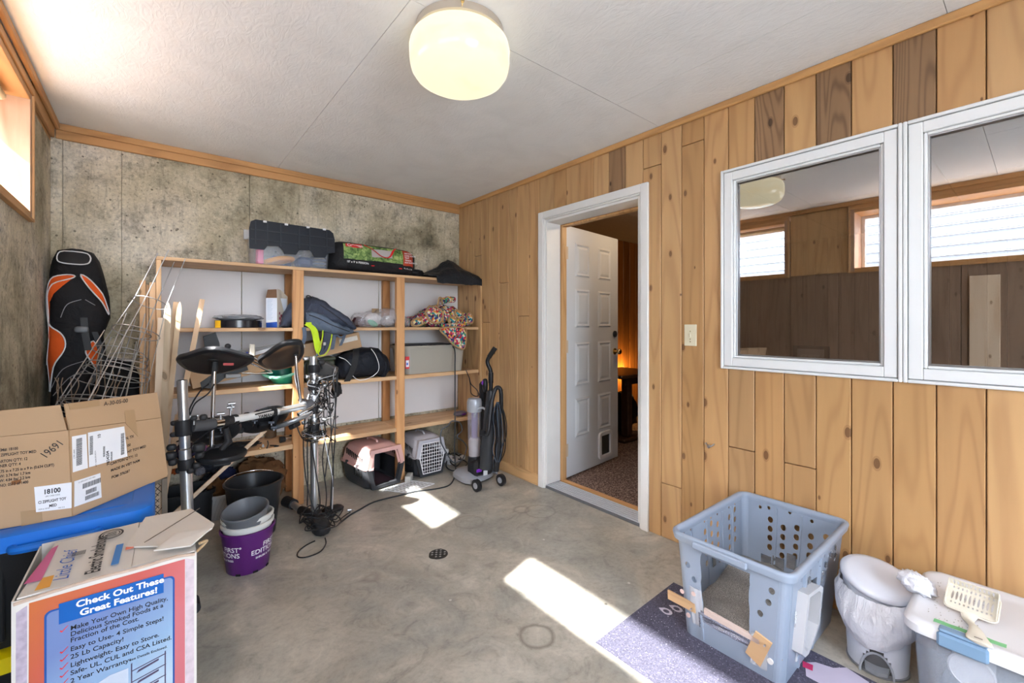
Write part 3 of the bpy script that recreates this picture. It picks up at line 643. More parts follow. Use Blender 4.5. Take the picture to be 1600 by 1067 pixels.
# ------------------------------------------------------------------ containers
def tote(name, label, cx, cy, z, w, d, h, body, lid=None, rot=0, lidh=.035, taper=.92, wall=.004, over=.012, group=None, cat='storage tote', ribs=True):
    t = thing(name, label, cat, (cx, cy, z), rot, group)
    R = []
    for k, s in ((0, taper), (.5, (1+taper)/2), (1, 1)): R.append([p+V(0, 0, h*k) for p in rrect(w*s, d*s, .05)])
    I = [[p+V(0, 0, h-(h-.008)*k) for p in rrect(w*s-2*wall, d*s-2*wall, .046)] for k, s in ((0, 1), (.5, (1+taper)/2), (1, taper))]
    bdy = ob('body', MB().loft(R+I), body, t, local=True, sm=50)
    rim = [[p+V(0, 0, h-.022) for p in rrect(w+.002, d+.002, .05)], [p+V(0, 0, h-.022) for p in rrect(w+2*over, d+2*over, .06)], [p+V(0, 0, h+.001) for p in rrect(w+2*over, d+2*over, .06)], [p+V(0, 0, h+.001) for p in rrect(w-.01, d-.01, .045)]]
    ob('rim', MB().loft(rim, False, False), body, t, local=True, sm=50)
    if lid:
        o = over+.006; z0 = h+.002
        Rl = [[p+V(0, 0, z0-.014) for p in rrect(w+2*o, d+2*o, .06)], [p+V(0, 0, z0+lidh-.006) for p in rrect(w+2*o-.004, d+2*o-.004, .06)], [p+V(0, 0, z0+lidh) for p in rrect(w+2*o-.03, d+2*o-.03, .05)],
              [p+V(0, 0, z0+lidh) for p in rrect(w-.09, d-.09, .04)], [p+V(0, 0, z0+lidh-.012) for p in rrect(w-.11, d-.11, .035)]]
        lo_ = ob('lid', MB().loft(Rl), lid, t, local=True, sm=40)
        if ribs:
            m = MB()
            for sy in (-1, 1):
                for k in range(3): m.box(-w*.34+k*w*.25, -w*.34+k*w*.25+w*.17, sy*(d*.28)-d*.09, sy*(d*.28)+d*.09, z0+lidh-.012, z0+lidh-.002, .006)
            ob('lid_rib', m, lid, lo_, local=True, sm=30, kind='stuff')
    return t
CLEARP = film('clear_plastic', (.55, .63, .76), .14, .2)
# black lidded clear tote on the top shelf
TZ = 1.6655
t = thing('storage_tote', 'clear plastic tote with a black hinged lid folded open on the top shelf', 'storage tote', (-1.585, -.24, TZ))
R = [[p+V(-1.585, -.225, TZ+.20*k+.0005) for p in rrect(.50*s, .26*s, .03)] for k, s in ((0, .95), (1, 1))]
I = [[p+V(-1.585, -.225, TZ+.20-.194*k) for p in rrect(.50*s-.006, .26*s-.006, .028)] for k, s in ((0, 1), (1, .95))]
ob('body', MB().loft(R+I), CLEARP, t, sm=50)
# the lid half hanging down the front, leaning back: outline with two cut-outs
U = lambda u, v, w: V(-1.585+u, -.378+v*.04-w, TZ+.03+v)
poly = [(-.272, .065), (-.185, .065), (-.165, .095), (-.10, .10), (-.075, .075), (-.065, .05), (.01, .052), (.03, .085), (.10, .092), (.115, .075), (.13, .045), (.205, .05), (.22, .08), (.272, .095), (.272, .19), (.262, .235), (.235, .255), (-.235, .262), (-.262, .245), (-.272, .20)]
ob('lid', MB().prism(poly, U, 0, .008), plain('lid_black', (.016, .02, .028), .35), t, sm=30)
m = MB()
for u in (-.235, -.165, -.085, .03, .10, .215): m.prism([(u-.0035, .10), (u+.0035, .10), (u+.0035, .25), (u-.0035, .25)], U, .008, .014)
for v_ in (.13, .195): m.prism([(-.26, v_-.003), (.26, v_-.003), (.26, v_+.003), (-.26, v_+.003)], U, .008, .012)
ob('lid_rib', m, plain('lid_black2', (.028, .034, .045), .35), t, sm=30, kind='stuff')
ob('back_lid', MB().box(-1.85, -1.325, -.10, -.09, TZ+.20, TZ+.27, .003), film('frosted_lid', (.8, .84, .88), .6), t, sm=30)
for u in (-.18, -.05, .09, .2): ob('hinge_lug', MB().box(-1.585+u-.012, -1.585+u+.012, -.378, -.364, TZ+.277, TZ+.292, .003), WHITEP, t, sm=0)
ob('plastic_box', MB().box(-1.80, -1.765, -.33, -.25, TZ+.008, TZ+.11, .004), plain('pink_plastic', (.8, .12, .25), .4), label='pink plastic box standing in the left end of the clear tote on the top shelf', cat='box')
ob('coiled_strap', MB().tube(spline([V(-1.74, -.3, TZ+.03), V(-1.66, -.33, TZ+.055), V(-1.58, -.3, TZ+.06), V(-1.63, -.2, TZ+.045), V(-1.72, -.22, TZ+.035)], 5, True), .017, 8), plain('orange_strap', (.8, .36, .05), .7), label='orange coiled strap inside the clear tote on the top shelf', cat='strap')
ob('hand_tool_case', MB().box(-1.55, -1.45, -.33, -.2, TZ+.009, TZ+.08, .02).box(-1.70, -1.56, -.2, -.13, TZ+.009, TZ+.09, .02), plain('navy_case', (.06, .09, .18), .5), label='dark blue case inside the clear tote on the top shelf', cat='case')
ob('cable_coil', MB().tube([V(-1.40+.05*cos(a/8*pi), -.27+.05*sin(a/8*pi), TZ+.025+.006*a/4) for a in range(48)], .008, 6), plain('grey_blue_cable', (.12, .15, .2), .5), label='grey coil of cable at the right end inside the clear tote', cat='cable')
# tent bag
tb_ = thing('tent_bag', 'long black tent carry bag with green printed panel and red handles', 'bag', (-1.0, -.23, TZ))
bm_ = BLK = fabric('black_nylon', (.017, .017, .019), .6, .5, 20)
def bagpt(u, a):                                        # u 0..1 along x, a angle
    x = -1.33+.70*u; e = (1-abs(2*u-1)**7)**.5 if 0 < u < 1 else .35; e = max(e, .45)
    hh = (.232-.02*u); y = cos(a); zz = sin(a)
    yy = math.copysign(abs(y)**.55, y)*.115*e; z_ = (math.copysign(abs(zz)**.6, zz)*.5+.5)*hh*(.75+.25*e)
    n_ = .008*noise.noise(V(x*14, yy*20, z_*20))
    return V(x, -.245+yy-(.0)+n_, TZ+.002+max(0, z_+n_))
R = [[bagpt(u/18, 2*pi*k/28) for k in range(28)] for u in range(19)]
ob('body', MB().loft(R), BLK, tb_, sm=60)
GP = base('grass_print', (.2, .35, .08), .5); nt = GP.node_tree; n = nz(nt, coords(nt, rnd=False), 30, 5, .6, 1)
r = ramp(nt, [(.36, (.03, .08, .015)), (.5, (.15, .26, .06)), (.64, (.36, .46, .16))]); nt.links.new(n, r.inputs[0]); L(GP)(r.outputs[0], nt.nodes['Principled BSDF'].inputs['Base Color'])
def bagsurf(x, z, off=.003):                            # front surface point of the bag at x, height fraction z(0..1)
    u = (x+1.33)/.70; a0 = pi
    s = 2*z-1; a = math.asin(math.copysign(min(1, abs(s)**(1/.6)), s)); p = bagpt(u, pi-a); p = V(p.x, p.y-off, p.z); return p
def patch(x0, x1, z0, z1, mt, nm, par, off=.003, nx=16, nz_=8):
    return ob(nm, MB().sheet(lambda u, v: bagsurf(x0+(x1-x0)*u, z0+(z1-z0)*v, off), nx, nz_, .001), mt, par, sm=60)
patch(-1.24, -.765, .40, .93, GP, 'printed_panel', tb_)
patch(-.765, -.665, .36, .93, plain('red_print', (.45, .05, .02), .5), 'printed_panel', tb_)
pgrey = patch(-1.03, -.86, .56, .82, plain('tent_print', (.42, .40, .40), .5), 'printed_tent', tb_, .005, 6, 4)
patch(-1.225, -1.10, .80, .92, plain('logo_red', (.6, .03, .03), .5), 'logo_panel', tb_, .006, 8, 3)
text('Coleman', bagsurf(-1.215, .815, .009), (1, 0, 0), bagsurf(-1.2, .9, 0)-bagsurf(-1.2, .8, 0), .033, WINK, tb_, bold=.01)
upv = bagsurf(-.72, .8)-bagsurf(-.72, .5)
for i, s_ in enumerate(('INSTANT', 'DARK ROOM', 'TENT', 'TIENDA', 'INSTANTANEA')): text(s_, bagsurf(-.755, .80-.085*i, .008), (1, 0, 0), upv, .0165, WINK, tb_, bold=.01)
text('10\' x 9\' 6 PERSON', bagsurf(-1.22, .27, .008), (1, 0, -.02), upv, .022, WINK, tb_, bold=.01); text('8 x 8 x 5 ft', bagsurf(-.76, .24, .008), (1, 0, -.1), upv, .016, WINK, tb_)
RED = plain('red_webbing', (.75, .01, .015), .6)
hp = [bagsurf(-1.08, .93, .006), bagsurf(-1.02, .80, .012), bagsurf(-.96, .60, .02), bagsurf(-.91, .56, .022), bagsurf(-.88, .66, .018), bagsurf(-.85, .84, .012), bagsurf(-.82, .95, .006)]
ob('handle', MB().tube(spline(hp, 5), .0125, 8, flat=.25), RED, tb_, sm=50)
ob('handle', MB().tube(spline([V(-1.0, -.2, TZ+.185), V(-.97, -.19, TZ+.205), V(-.93, -.19, TZ+.20), V(-.9, -.2, TZ+.175)], 5), .01, 8, flat=.3), RED, tb_, sm=50)
for x in (-1.03, -.80): patch(x, x+.025, .22, .25, RED, 'red_tab', tb_, .004, 2, 1)
# crumpled black bag at the right end of the top shelf, hanging over the edge
jk = MB()
def jf(u, v):
    x = -.56+.60*u; prof = [(0, .02), (.1, .045), (.25, .075), (.42, .16), (.5, .19), (.6, .165), (.75, .12), (.9, .085), (1, .03)]
    for (a, ha), (b, hb) in zip(prof, prof[1:]):
        if a <= u <= b: hh = ha+(hb-ha)*(u-a)/(b-a); break
    s = v                                              # 0 back foot, 1 front hem below the shelf edge
    if s < .35: y = -.10-.12*(s/.35); z = hh*sin(s/.35*pi/2)
    else:
        k = (s-.35)/.65; y = -.22-.165*min(1, k*1.45); z = hh*(1-k*1.0)+(-.055*max(0, k-.55)/.45 if .14 < u < .97 else 0); z = z if z > 0 or y < SY-.002 else .003
    f = noise.noise(V(x*11, y*10, z*14)); fz = .014*f
    return V(min(x, -.001-.004), y-.010*(k if s > .35 else 0)+.008*f, TZ+.004+z+(abs(fz) if z < .01 else fz))
jk.sheet(jf, 44, 30, .004)
ob('nylon_jacket', jk, fabric('black_shell', (.02, .022, .026), .42, .7, 26), label='crumpled black nylon cover draped over the right end of the top shelf', cat='jacket', sm=70)
ob('strap_bundle', MB().blob((-.612, -.30, TZ+.034), (.06, .05, .028), .3, 5, seed=4), BLK, label='small black nylon bundle between the tent bag and the crumpled black cover', cat='bundle', sm=70)
def X_(px, y): return at(px, 500, y=y).x
def lump(st, n=26, sq=.65, amp=.02, fr=9, seed=0, flat_bottom=None, mb=None, axis='x'):
    # st: (x, y0, y1, z0, z1) cross-sections joined along x
    P = []
    st = [tuple(s) for s in st]; dense = []
    for a, b in zip(st, st[1:]):
        for k in range(4):
            t = k/4; t2 = t*t*(3-2*t); dense.append(tuple([a[0]+(b[0]-a[0])*t]+[a[i]+(b[i]-a[i])*t2 for i in range(1, 5)]))
    dense.append(st[-1]); R = []
    for (x, y0, y1, z0, z1) in dense:
        ring = []
        for k in range(n):
            a = 2*pi*k/n; c, s = cos(a), sin(a)
            y = (y0+y1)/2+math.copysign(abs(c)**sq, c)*(y1-y0)/2; z = (z0+z1)/2+math.copysign(abs(s)**sq, s)*(z1-z0)/2
            p = V(x, y, z); o = V(seed*9.1, seed*4.7, seed*2.3)
            f = noise.noise(p*fr+o)+.5*noise.noise(p*fr*2.6+o); g_ = noise.noise(p*fr*1.4+o+V(5, 5, 5))
            p += V(g_*amp*.5, c*f*amp, s*f*amp)
            if flat_bottom is not None and p.z < flat_bottom: p.z = flat_bottom
            ring.append(p)
        R.append(ring)
    mb = mb or MB(); mb.loft(R); return mb
S2, S3, S4 = 1.2395, .8465, .4285
# tin with crumpled plastic
c = at(373, 505, y=-.24); cx = c.x
t = thing('cable_tin', 'flat black tin with a yellow label and crumpled grey film on top, second shelf', 'tin', (cx, -.24, S2))
def ell(rx, ry, z, n=32): return [V(cx+rx*cos(2*pi*k/n), -.24+ry*sin(2*pi*k/n), z) for k in range(n)]
ob('tin', MB().loft([ell(.132, .10, S2), ell(.137, .105, S2+.004), ell(.137, .105, S2+.05)]), base('tin_black', (.012, .012, .016), .2), t, sm=40)
m = MB(); m.blob((cx, -.24, S2+.068), (.14, .108, .022), .22, 6, 36, 12, 3); ob('crumpled_film', m, film('grey_film', (.25, .27, .3), .85, .2), t, sm=70)
m = MB(); m.sheet(lambda u, v: V(cx+.139*cos(pi+.25+.42*u), -.24+.107*sin(pi+.25+.42*u), S2+.002+.046*v), 6, 1, .001); ob('label', m, plain('yellow_label', (.85, .5, .02), .5), t, sm=60, label='yellow label')
# tall drink carton
x0, x1, x2 = X_(416, -.2), X_(432.5, -.235), X_(448, -.19)
t = thing('food_carton', 'tall opened white and beige food carton standing on the second shelf', 'carton', ((x0+x2)/2, -.2, S2))
poly = [(x0, -.19), (x1, -.245), (x2+.005, -.19), (x0+.05, -.13)]
ob('side_panel', MB().add([V(x, y, z) for z in (S2, S2+.21) for x, y in poly], [(3, 2, 1, 0), (0, 1, 5, 4), (1, 2, 6, 5), (2, 3, 7, 6), (3, 0, 4, 7)]), plain('carton_white', (.72, .78, .86), .5, .02), t, sm=0)
e = V(x2+.005-x1, .055, 0)
ob('front_panel', MB().add([V(x1, -.2465, S2), V(x2+.005, -.1915, S2), V(x2+.006, -.19, S2+.225), V(x1+.028, -.22, S2+.27), V(x1, -.2465, S2+.275), V(x1, -.244, S2), V(x2+.005, -.189, S2), V(x2+.006, -.188, S2+.225), V(x1+.028, -.218, S2+.27), V(x1, -.244, S2+.275)], [(0, 1, 2, 3, 4), (9, 8, 7, 6, 5), (0, 5, 6, 1), (1, 6, 7, 2), (2, 7, 8, 3), (3, 8, 9, 4), (4, 9, 5, 0)]), plain('carton_beige', (.55, .5, .42), .55, .08, 20), t, sm=0)
ob('open_flap', MB().add([V(x0, -.19, S2+.2105), V(x1-.001, -.245, S2+.2105), V(x1-.001, -.235, S2+.272), V(x0+.012, -.185, S2+.27), V(x0, -.186, S2+.2105), V(x1-.001, -.241, S2+.2105), V(x1-.001, -.231, S2+.272), V(x0+.012, -.181, S2+.27)], [(0, 1, 2, 3), (7, 6, 5, 4), (0, 4, 5, 1), (3, 2, 6, 7), (1, 5, 6, 2), (0, 3, 7, 4)]), plain('kraft_inside', (.2, .11, .06), .8), t, sm=0, label='brown inside of the open top flap')
d1 = V(x1-x0, -.055, 0).normalized(); d2 = V(x2+.005-x1, .055, 0).normalized()
ob('blue_band', MB().add([V(x0, -.1915, S2+.001)+d1*.001, V(x1, -.2465, S2+.001), V(x1, -.2465, S2+.042), V(x0, -.1915, S2+.035)], [(0, 1, 2, 3)]), plain('carton_blue', (.03, .1, .45), .4), t, sm=0)
m = MB()
for k in range(14): p = V(x0, -.1925, S2+.06+k*.0105)+d1*.008; q = p+d1*(.036+.006*sin(k*2.1)); m.add([p, q, q+V(0, 0, .002), p+V(0, 0, .002)], [(0, 1, 2, 3)])
ob('fine_print', m, plain('pale_blue_ink', (.35, .45, .6), .6), t, sm=0, kind='stuff')
for k, s_ in enumerate(('Leger', 'Salted', 'almond', 'milk')): text(s_, V(x1+.006, -.2465+.007, S2+.2-.028*k), d2, (0, 0, 1), .022, INK, t, bold=.01)
m = MB()
for k in range(9): q = V(x1, -.2475, S2)+d2*(.012+.006*(k % 4)+.01)+V(0, 0, .03+.018*(k//2)); m.blob(q, (.004, .003, .011), 0, 1, 8, 5)
ob('printed_fruit', m, plain('dark_red_print', (.25, .03, .06), .5), t, sm=60, kind='stuff')
# backpack
SLATE = fabric('slate_nylon', (.052, .062, .092), .6, .6, 22, var=.3); SLATE2 = fabric('grey_blue_nylon', (.10, .13, .18), .6, .6, 22); LIME = fabric('lime_webbing', (.52, .72, .03), .6, .2, 30, var=.1)
t = thing('backpack', 'dark slate backpack with lime green shoulder straps hanging off the second shelf', 'backpack', (X_(505, -.3), -.3, S2))
def xz(px, py, y): p = at(px, py, y=y); return p.x, p.z
st = []
for (px, pt, pb, ya, yb) in ((437, 508, 513, -.30, -.16), (445, 488, 513, -.335, -.13), (456, 474, 513, -.335, -.10), (475, 466, 512, -.34, -.08), (490, 464, 513, -.36, -.08), (506, 470, 517, -.42, -.08), (522, 480, 520, -.46, -.09), (538, 492, 522, -.46, -.12), (549, 505, 522, -.44, -.18), (553, 512, 518, -.42, -.25)):
    yy = (ya*.7+yb*.3); x, z1 = xz(px, pt, yy); _, z0 = xz(px, pb, ya); st.append((x, ya, yb, max(z0, S2-.012) if px > 500 else S2+.002, z1))
mbd = ob('main_body', lump(st, 30, .8, .014, 13, 2, None), SLATE, t, sm=70)
st = []
for (px, pt, pb, ya, yb) in ((478, 488, 506, -.40, -.3), (488, 485, 513, -.425, -.3), (505, 492, 518, -.475, -.33), (525, 503, 523, -.50, -.34), (540, 510, 524, -.49, -.34), (551, 514, 521, -.46, -.35)):
    x, z1 = xz(px, pt, ya+.03); _, z0 = xz(px, pb, ya); st.append((x, ya, yb, z0, z1))
ob('front_pocket', lump(st, 22, .8, .008, 15, 5), SLATE2, t, sm=70)
zp = [at(*q, y=yy) for q, yy in (((483, 492), -.41), ((497, 497), -.455), ((515, 506), -.497), ((532, 513), -.512), ((546, 518), -.495))]
ob('zip', MB().tube(spline(zp, 4), .0028, 6), BLACKP, mbd)
zp = [at(*q, y=yy) for q, yy in (((500, 476), -.37), ((515, 486), -.44), ((530, 497), -.47), ((543, 507), -.47))]
ob('zip', MB().tube(spline(zp, 4), .0028, 6), BLACKP, mbd)
ob('grab_loop', MB().tube(spline([at(478, 468, y=-.28), at(480, 462, y=-.28), at(485, 463, y=-.28), at(487, 468, y=-.28)], 4), .005, 6), BLACKP, t)
def ribbon(pts, w, th, mt, nm, par, side=(1, 0, 0), label=None):
    P = spline(pts, 5); s = Vector(side).normalized(); m = MB(); vs = []
    for i, p in enumerate(P):
        q = P[min(i+1, len(P)-1)]-P[max(i-1, 0)]; nn = q.cross(s).normalized()*th/2; vs += [p-s*w/2-nn, p+s*w/2-nn, p+s*w/2+nn, p-s*w/2+nn]
    m.loft([vs[i*4:i*4+4] for i in range(len(P))]); return ob(nm, m, mt, par, sm=40, label=label)
A = lambda px, py, y=-.41: at(px, py, y=y)
sd_ = (1, -.25, .35)
ribbon([A(480, 506), A(490, 514), A(494, 530), A(497, 545), A(501, 553)], .042, .008, LIME, 'shoulder_strap', t, (1, 0, .25), label='lime green shoulder strap')
ribbon([A(512, 513, -.435), A(511, 528, -.435), A(507, 545, -.43), A(501, 554, -.425)], .05, .012, SLATE, 'shoulder_strap', t, (1, 0, .35), label='slate shoulder strap with lime edging')
ribbon([A(505, 512, -.445), A(503.5, 528, -.445), A(499, 545, -.44), A(498, 554, -.435), A(506, 555, -.44), A(513, 547, -.445), A(517.5, 530, -.445), A(519, 514, -.445)], .006, .006, LIME, 'strap_piping', t)
ribbon([A(478, 505), A(490, 505), A(503, 508, -.43)], .012, .01, LIME, 'back_panel_edge', t, (0, 0, 1))
for P_ in ([A(523, 516, -.44), A(522, 530, -.43), A(519, 546, -.42)], [A(539, 519, -.45), A(537, 528, -.44), A(532, 540, -.43)], [A(475, 511, -.42), A(476, 525, -.42), A(473, 538, -.42)]):
    ribbon(P_, .026 if P_[0].x < -1.3 else .022, .003, SLATE2, 'webbing_strap', t, (1, 0, .2))
ribbon([A(540, 519, -.45), A(533, 527, -.45), A(524, 522, -.45)], .012, .003, SLATE2, 'webbing_strap', t, (.3, 0, 1))
for q in (A(516, 515, -.452), A(507, 537, -.447), A(491, 558, -.42), A(474, 541, -.42)):
    ob('buckle', MB().box(q.x-.010, q.x+.010, q.y-.004, q.y+.004, q.z-.012, q.z+.012, .003), STEEL, t, sm=0)
ribbon([A(497, 552, -.42), A(494, 557, -.42), A(499, 562, -.42)], .012, .003, SLATE2, 'webbing_strap', t)
# clear bag with odds and ends
bx = X_(590, -.2)
t = thing('plastic_bag', 'clear plastic bag lying on the second shelf beside the backpack', 'bag', (bx, -.22, S2))
st = [(X_(545, -.2), -.28, -.16, S2+.002, S2+.03), (X_(556, -.2), -.33, -.1, S2+.002, S2+.105), (X_(580, -.2), -.36, -.09, S2+.002, S2+.12), (X_(600, -.2), -.36, -.09, S2+.002, S2+.15), (X_(617, -.2), -.355, -.1, S2+.002, S2+.13), (X_(629, -.2), -.34, -.2, S2+.01, S2+.07)]
PB = film('clear_bag', (.75, .72, .76), .30, .12, .8); ob('bag', lump(st, 30, .75, .03, 14, 7, S2+.001), PB, t, sm=60)
for nm, lb, ct, cc, rr, col, sd2 in (('rag', 'dark maroon cloth at the left end inside the clear bag on the second shelf', 'cloth', (X_(559, -.22), -.24, S2+.045), (.045, .07, .038), (.07, .02, .025), 1), ('towel', 'white cloth inside the clear bag on the second shelf', 'cloth', (X_(583, -.2), -.19, S2+.062), (.07, .06, .05), (.75, .76, .78), 2),
        ('scrub_sponge', 'green and white oval sponge inside the clear bag on the second shelf', 'sponge', (X_(581, -.3), -.315, S2+.032), (.045, .022, .022), (.08, .45, .3), 3), ('tissue_wad', 'grey wrapped bundle at the right end inside the clear bag on the second shelf', 'bundle', (X_(606, -.24), -.24, S2+.05), (.06, .07, .045), (.4, .38, .38), 4)):
    ob(nm, MB().blob(cc, rr, .25 if nm != 'scrub_sponge' else .04, 7, 22, 14, sd2, M=Matrix.Rotation(.5 if nm == 'scrub_sponge' else 0, 4, 'Y')), fabric(nm+'_cloth', col, .8, .6, 30), label=lb, cat=ct, sm=70)
ob('kraft_tag', MB().box(X_(583, -.18), X_(594, -.18), -.155, -.15, S2+.115, S2+.155, .001, Matrix.Translation(V(0, 0, .0))), plain('kraft', (.35, .25, .15), .8), t, sm=0, label='brown card corner sticking out')
# braided multicolour rug
RM = base('braided_rug', (.4, .2, .15), .9); nt = RM.node_tree; v = coords(nt, (1, 1, 1), rnd=False); vo = _n(nt, 'ShaderNodeTexVoronoi'); vo.inputs['Scale'].default_value = 62; nt.links.new(v, vo.inputs['Vector'])
sp = _n(nt, 'ShaderNodeSeparateColor'); nt.links.new(vo.outputs['Color'], sp.inputs[0])
r = ramp(nt, [(0, (.55, .02, .05)), (.16, (.04, .02, .06)), (.28, (.75, .7, .62)), (.42, (.6, .08, .2)), (.52, (.02, .25, .3)), (.62, (.8, .45, .05)), (.72, (.05, .05, .2)), (.82, (.75, .6, .3)), (.92, (.1, .35, .12))], 'CONSTANT')
nt.links.new(sp.outputs[0], r.inputs[0]); c = mixc(nt, .5, r.outputs[0], nz(nt, v, 40, 3), 'MULTIPLY'); c = mixc(nt, .35, r.outputs[0], c)
L(RM)(c, nt.nodes['Principled BSDF'].inputs['Base Color']); bump(RM, vo.outputs['Distance'], .8, .01)
JUTE = fabric('jute_hem', (.42, .27, .14), .9, .5, 80)
rx = X_(690, -.25)
t = thing('braided_rug', 'bundled multicoloured braided rug with tan hems drooping off the second shelf', 'rug', (rx, -.22, S2))
def zz(px, py, y=-.3): return at(px, py, y=y).z
st = [(X_(634, -.24), -.30, -.2, S2+.002, S2+.02), (X_(648, -.24), -.36, -.12, S2+.002, S2+.10), (X_(668, -.22), -.37, -.09, S2+.002, S2+.17), (X_(684, -.2), -.365, -.08, S2+.002, S2+.2), (X_(700, -.2), -.36, -.08, S2+.002, S2+.175), (X_(718, -.2), -.35, -.09, S2+.002, S2+.14), (-.075, -.30, -.16, S2+.01, S2+.06)]
ob('fold', lump(st, 30, .85, .035, 12, 11, S2+.0015), RM, t, sm=70)
def fold(name, cx_, cy_, cz_, rx_, rz_, tilt, seed, th=.03):
    M_ = Matrix.Rotation(tilt, 4, 'Y') @ Matrix.Rotation(-.25, 4, 'X')
    fo = ob(name, MB().blob((cx_, cy_, cz_), (rx_, th, rz_), .13, 3, 24, 14, seed, M=M_), RM, t, sm=70)
    pts = []
    for k in range(28):
        a = 2*pi*k/28; f = 1+.13*noise.noise(V(cos(a), 0, sin(a))*3+V(seed*7.3, seed*3.1, 0)); pts.append(V(cx_, cy_, cz_)+M_ @ V(rx_*1.0*cos(a)*f, -.012, rz_*1.0*sin(a)*f))
    ob('hem', MB().tube(pts, .0095, 6, True), JUTE, fo, sm=60)
p = at(678, 492, y=-.37); fold('fold', p.x, p.y, p.z, .085, .075, .2, 1)
p = at(716, 492, y=-.35); fold('fold', p.x, p.y, p.z, .05, .03, .6, 2)
p = at(652, 504, y=-.35); fold('fold', p.x, p.y, p.z, .06, .03, -.2, 3)
p = at(706, 502, y=-.37); fold('fold', p.x, p.y, p.z, .045, .035, .3, 4)
p = at(733, 498, y=-.33); fold('fold', p.x, p.y, p.z, .03, .05, -.2, 6)
ob('rolled_end', MB().tube([at(691, 470, y=-.3), at(700, 468, y=-.28), at(709, 468, y=-.26)], [.028, .03, .026], 14), RM, t, sm=50)
ob('hem', MB().tube(spline([at(684, 478, y=-.32), at(686, 466, y=-.32), at(690, 466, y=-.31), at(691, 476, y=-.31)], 4), .007, 6), JUTE, t)
O_ = (686, 513); FL = [(688, 513), (724, 512), (728, 522), (727, 536), (724, 545), (716, 543), (706, 537), (698, 527)]
fp = [at(*q, y=-.395) for q in FL]
ob('hanging_fold', MB().loft([[p+V(0, 0, 0) for p in fp], [p+V(.0, -.008, 0) for p in fp]]), RM, t, sm=0)
ob('hem', MB().tube([p+V(0, -.004, 0) for p in spline(fp, 4, True)], .008, 6, True), JUTE, t, sm=60)
ob('fold', MB().box(at(688, 513, y=-.38).x, at(724, 513, y=-.38).x, -.403, -.35, S2+.002, S2+.03, .01), RM, t, sm=40)
# grey tote on the third shelf
xa, xb = X_(637, -.355), X_(731, -.355)
GT = plain('grey_beige_plastic', (.36, .345, .30), .4, .04)
tote('storage_tote', 'grey beige plastic tote with a dark sheet on top on the third shelf', (xa+xb)/2-.015, -.20, S3, .60, .29, .235, GT, taper=.93, over=.012)
t = bpy.data.objects['storage_tote.001']
bxx = (xa+xb)/2-.015
tb2 = ob('black_board', MB().box(bxx-.29, bxx+.16, -.33, -.07, S3+.2375, S3+.2475, .003), plain('dark_sheet', (.03, .03, .035), .5), label='dark flat sheet lying on top of the grey beige tote', cat='board', sm=0)
lab = MB().box(bxx-.297, bxx-.262, -.3465, -.3455, S3+.05, S3+.15); ob('label', lab, plain('red_label', (.7, .05, .06), .5), t, sm=0, label='red, white and blue product label')
ob('label_patch', MB().box(bxx-.293, bxx-.266, -.3475, -.3467, S3+.065, S3+.12), plain('blue_patch', (.75, .78, .85), .5), t, sm=0)
ob('label_patch', MB().box(bxx-.288, bxx-.274, -.3483, -.3477, S3+.08, S3+.10), plain('blue_patch2', (.05, .15, .6), .5), t, sm=0)
# long carton leaning behind the first post
KR = plain('cardboard', (.47, .31, .18), .75, .07, 4, .06, 200)
a_, b_ = at(296, 589, y=-.2), at(556, 530, y=-.2)
t = thing('long_carton', 'long brown cardboard carton lying tilted across the third shelf', 'carton', tuple((a_+b_)/2))
a_.z = S3+.07
b1 = MB(); b1.bar(a_, b_, .20, .12, bev=.002); ob('carton', b1, KR, t, sm=0)
dd = (b_-a_).normalized(); up_ = dd.cross(V(0, 1, 0)); up_ = -up_ if up_.z < 0 else up_
ob('tape', MB().bar(b_-dd*.16+V(0, -.1012, 0)+up_*.02, b_-dd*.02+V(0, -.1012, 0)+up_*.02, .001, .035, bev=0), plain('torn_label', (.7, .66, .6), .6, .2, 50), t, sm=0)
# duffel bag
t = thing('duffel_bag', 'black duffel bag with white piping on the third shelf', 'duffel bag', (X_(565, -.2), -.22, S3))
st = []
for (px, pt, ya, yb) in ((524, 566, -.33, -.16), (530, 556, -.40, -.10), (545, 548, -.41, -.08), (565, 543, -.41, -.07), (583, 543, -.40, -.07), (596, 553, -.38, -.09), (603, 572, -.32, -.13)):
    x, z1 = xz(px, pt, (ya+yb)/2); st.append((x, ya, yb, S3+.002 if 524 < px < 603 else S3+.03, z1))
db = fabric('black_canvas', (.014, .016, .022), .55, .5, 18)
dbo = ob('body', lump(st, 30, .72, .012, 11, 21, S3+.0015), db, t, sm=70)
PIP = plain('white_piping', (.7, .71, .73), .5)
def onfront(P, y): return spline([at(*q, y=y) for q in P], 5)
ob('piping', MB().tube(onfront([(580, 545), (587, 555), (592, 570), (590, 581), (578, 590), (563, 594), (552, 588), (549, 580)], -.418), .0026, 6), PIP, dbo)
ob('piping', MB().tube(onfront([(530, 558), (540, 562), (549, 571)], -.416), .0024, 6), PIP, dbo)
ribbon([at(556, 545, y=-.37), at(556, 556, y=-.422), at(552, 575, y=-.424), at(542, 596, y=-.42)], .045, .004, BLACKP, 'carry_strap', t)
ob('end_cap', MB().blob(at(596, 572, y=-.3), (.04, .09, .10), .06, 4, 22, 14, 3), db, t, sm=70)
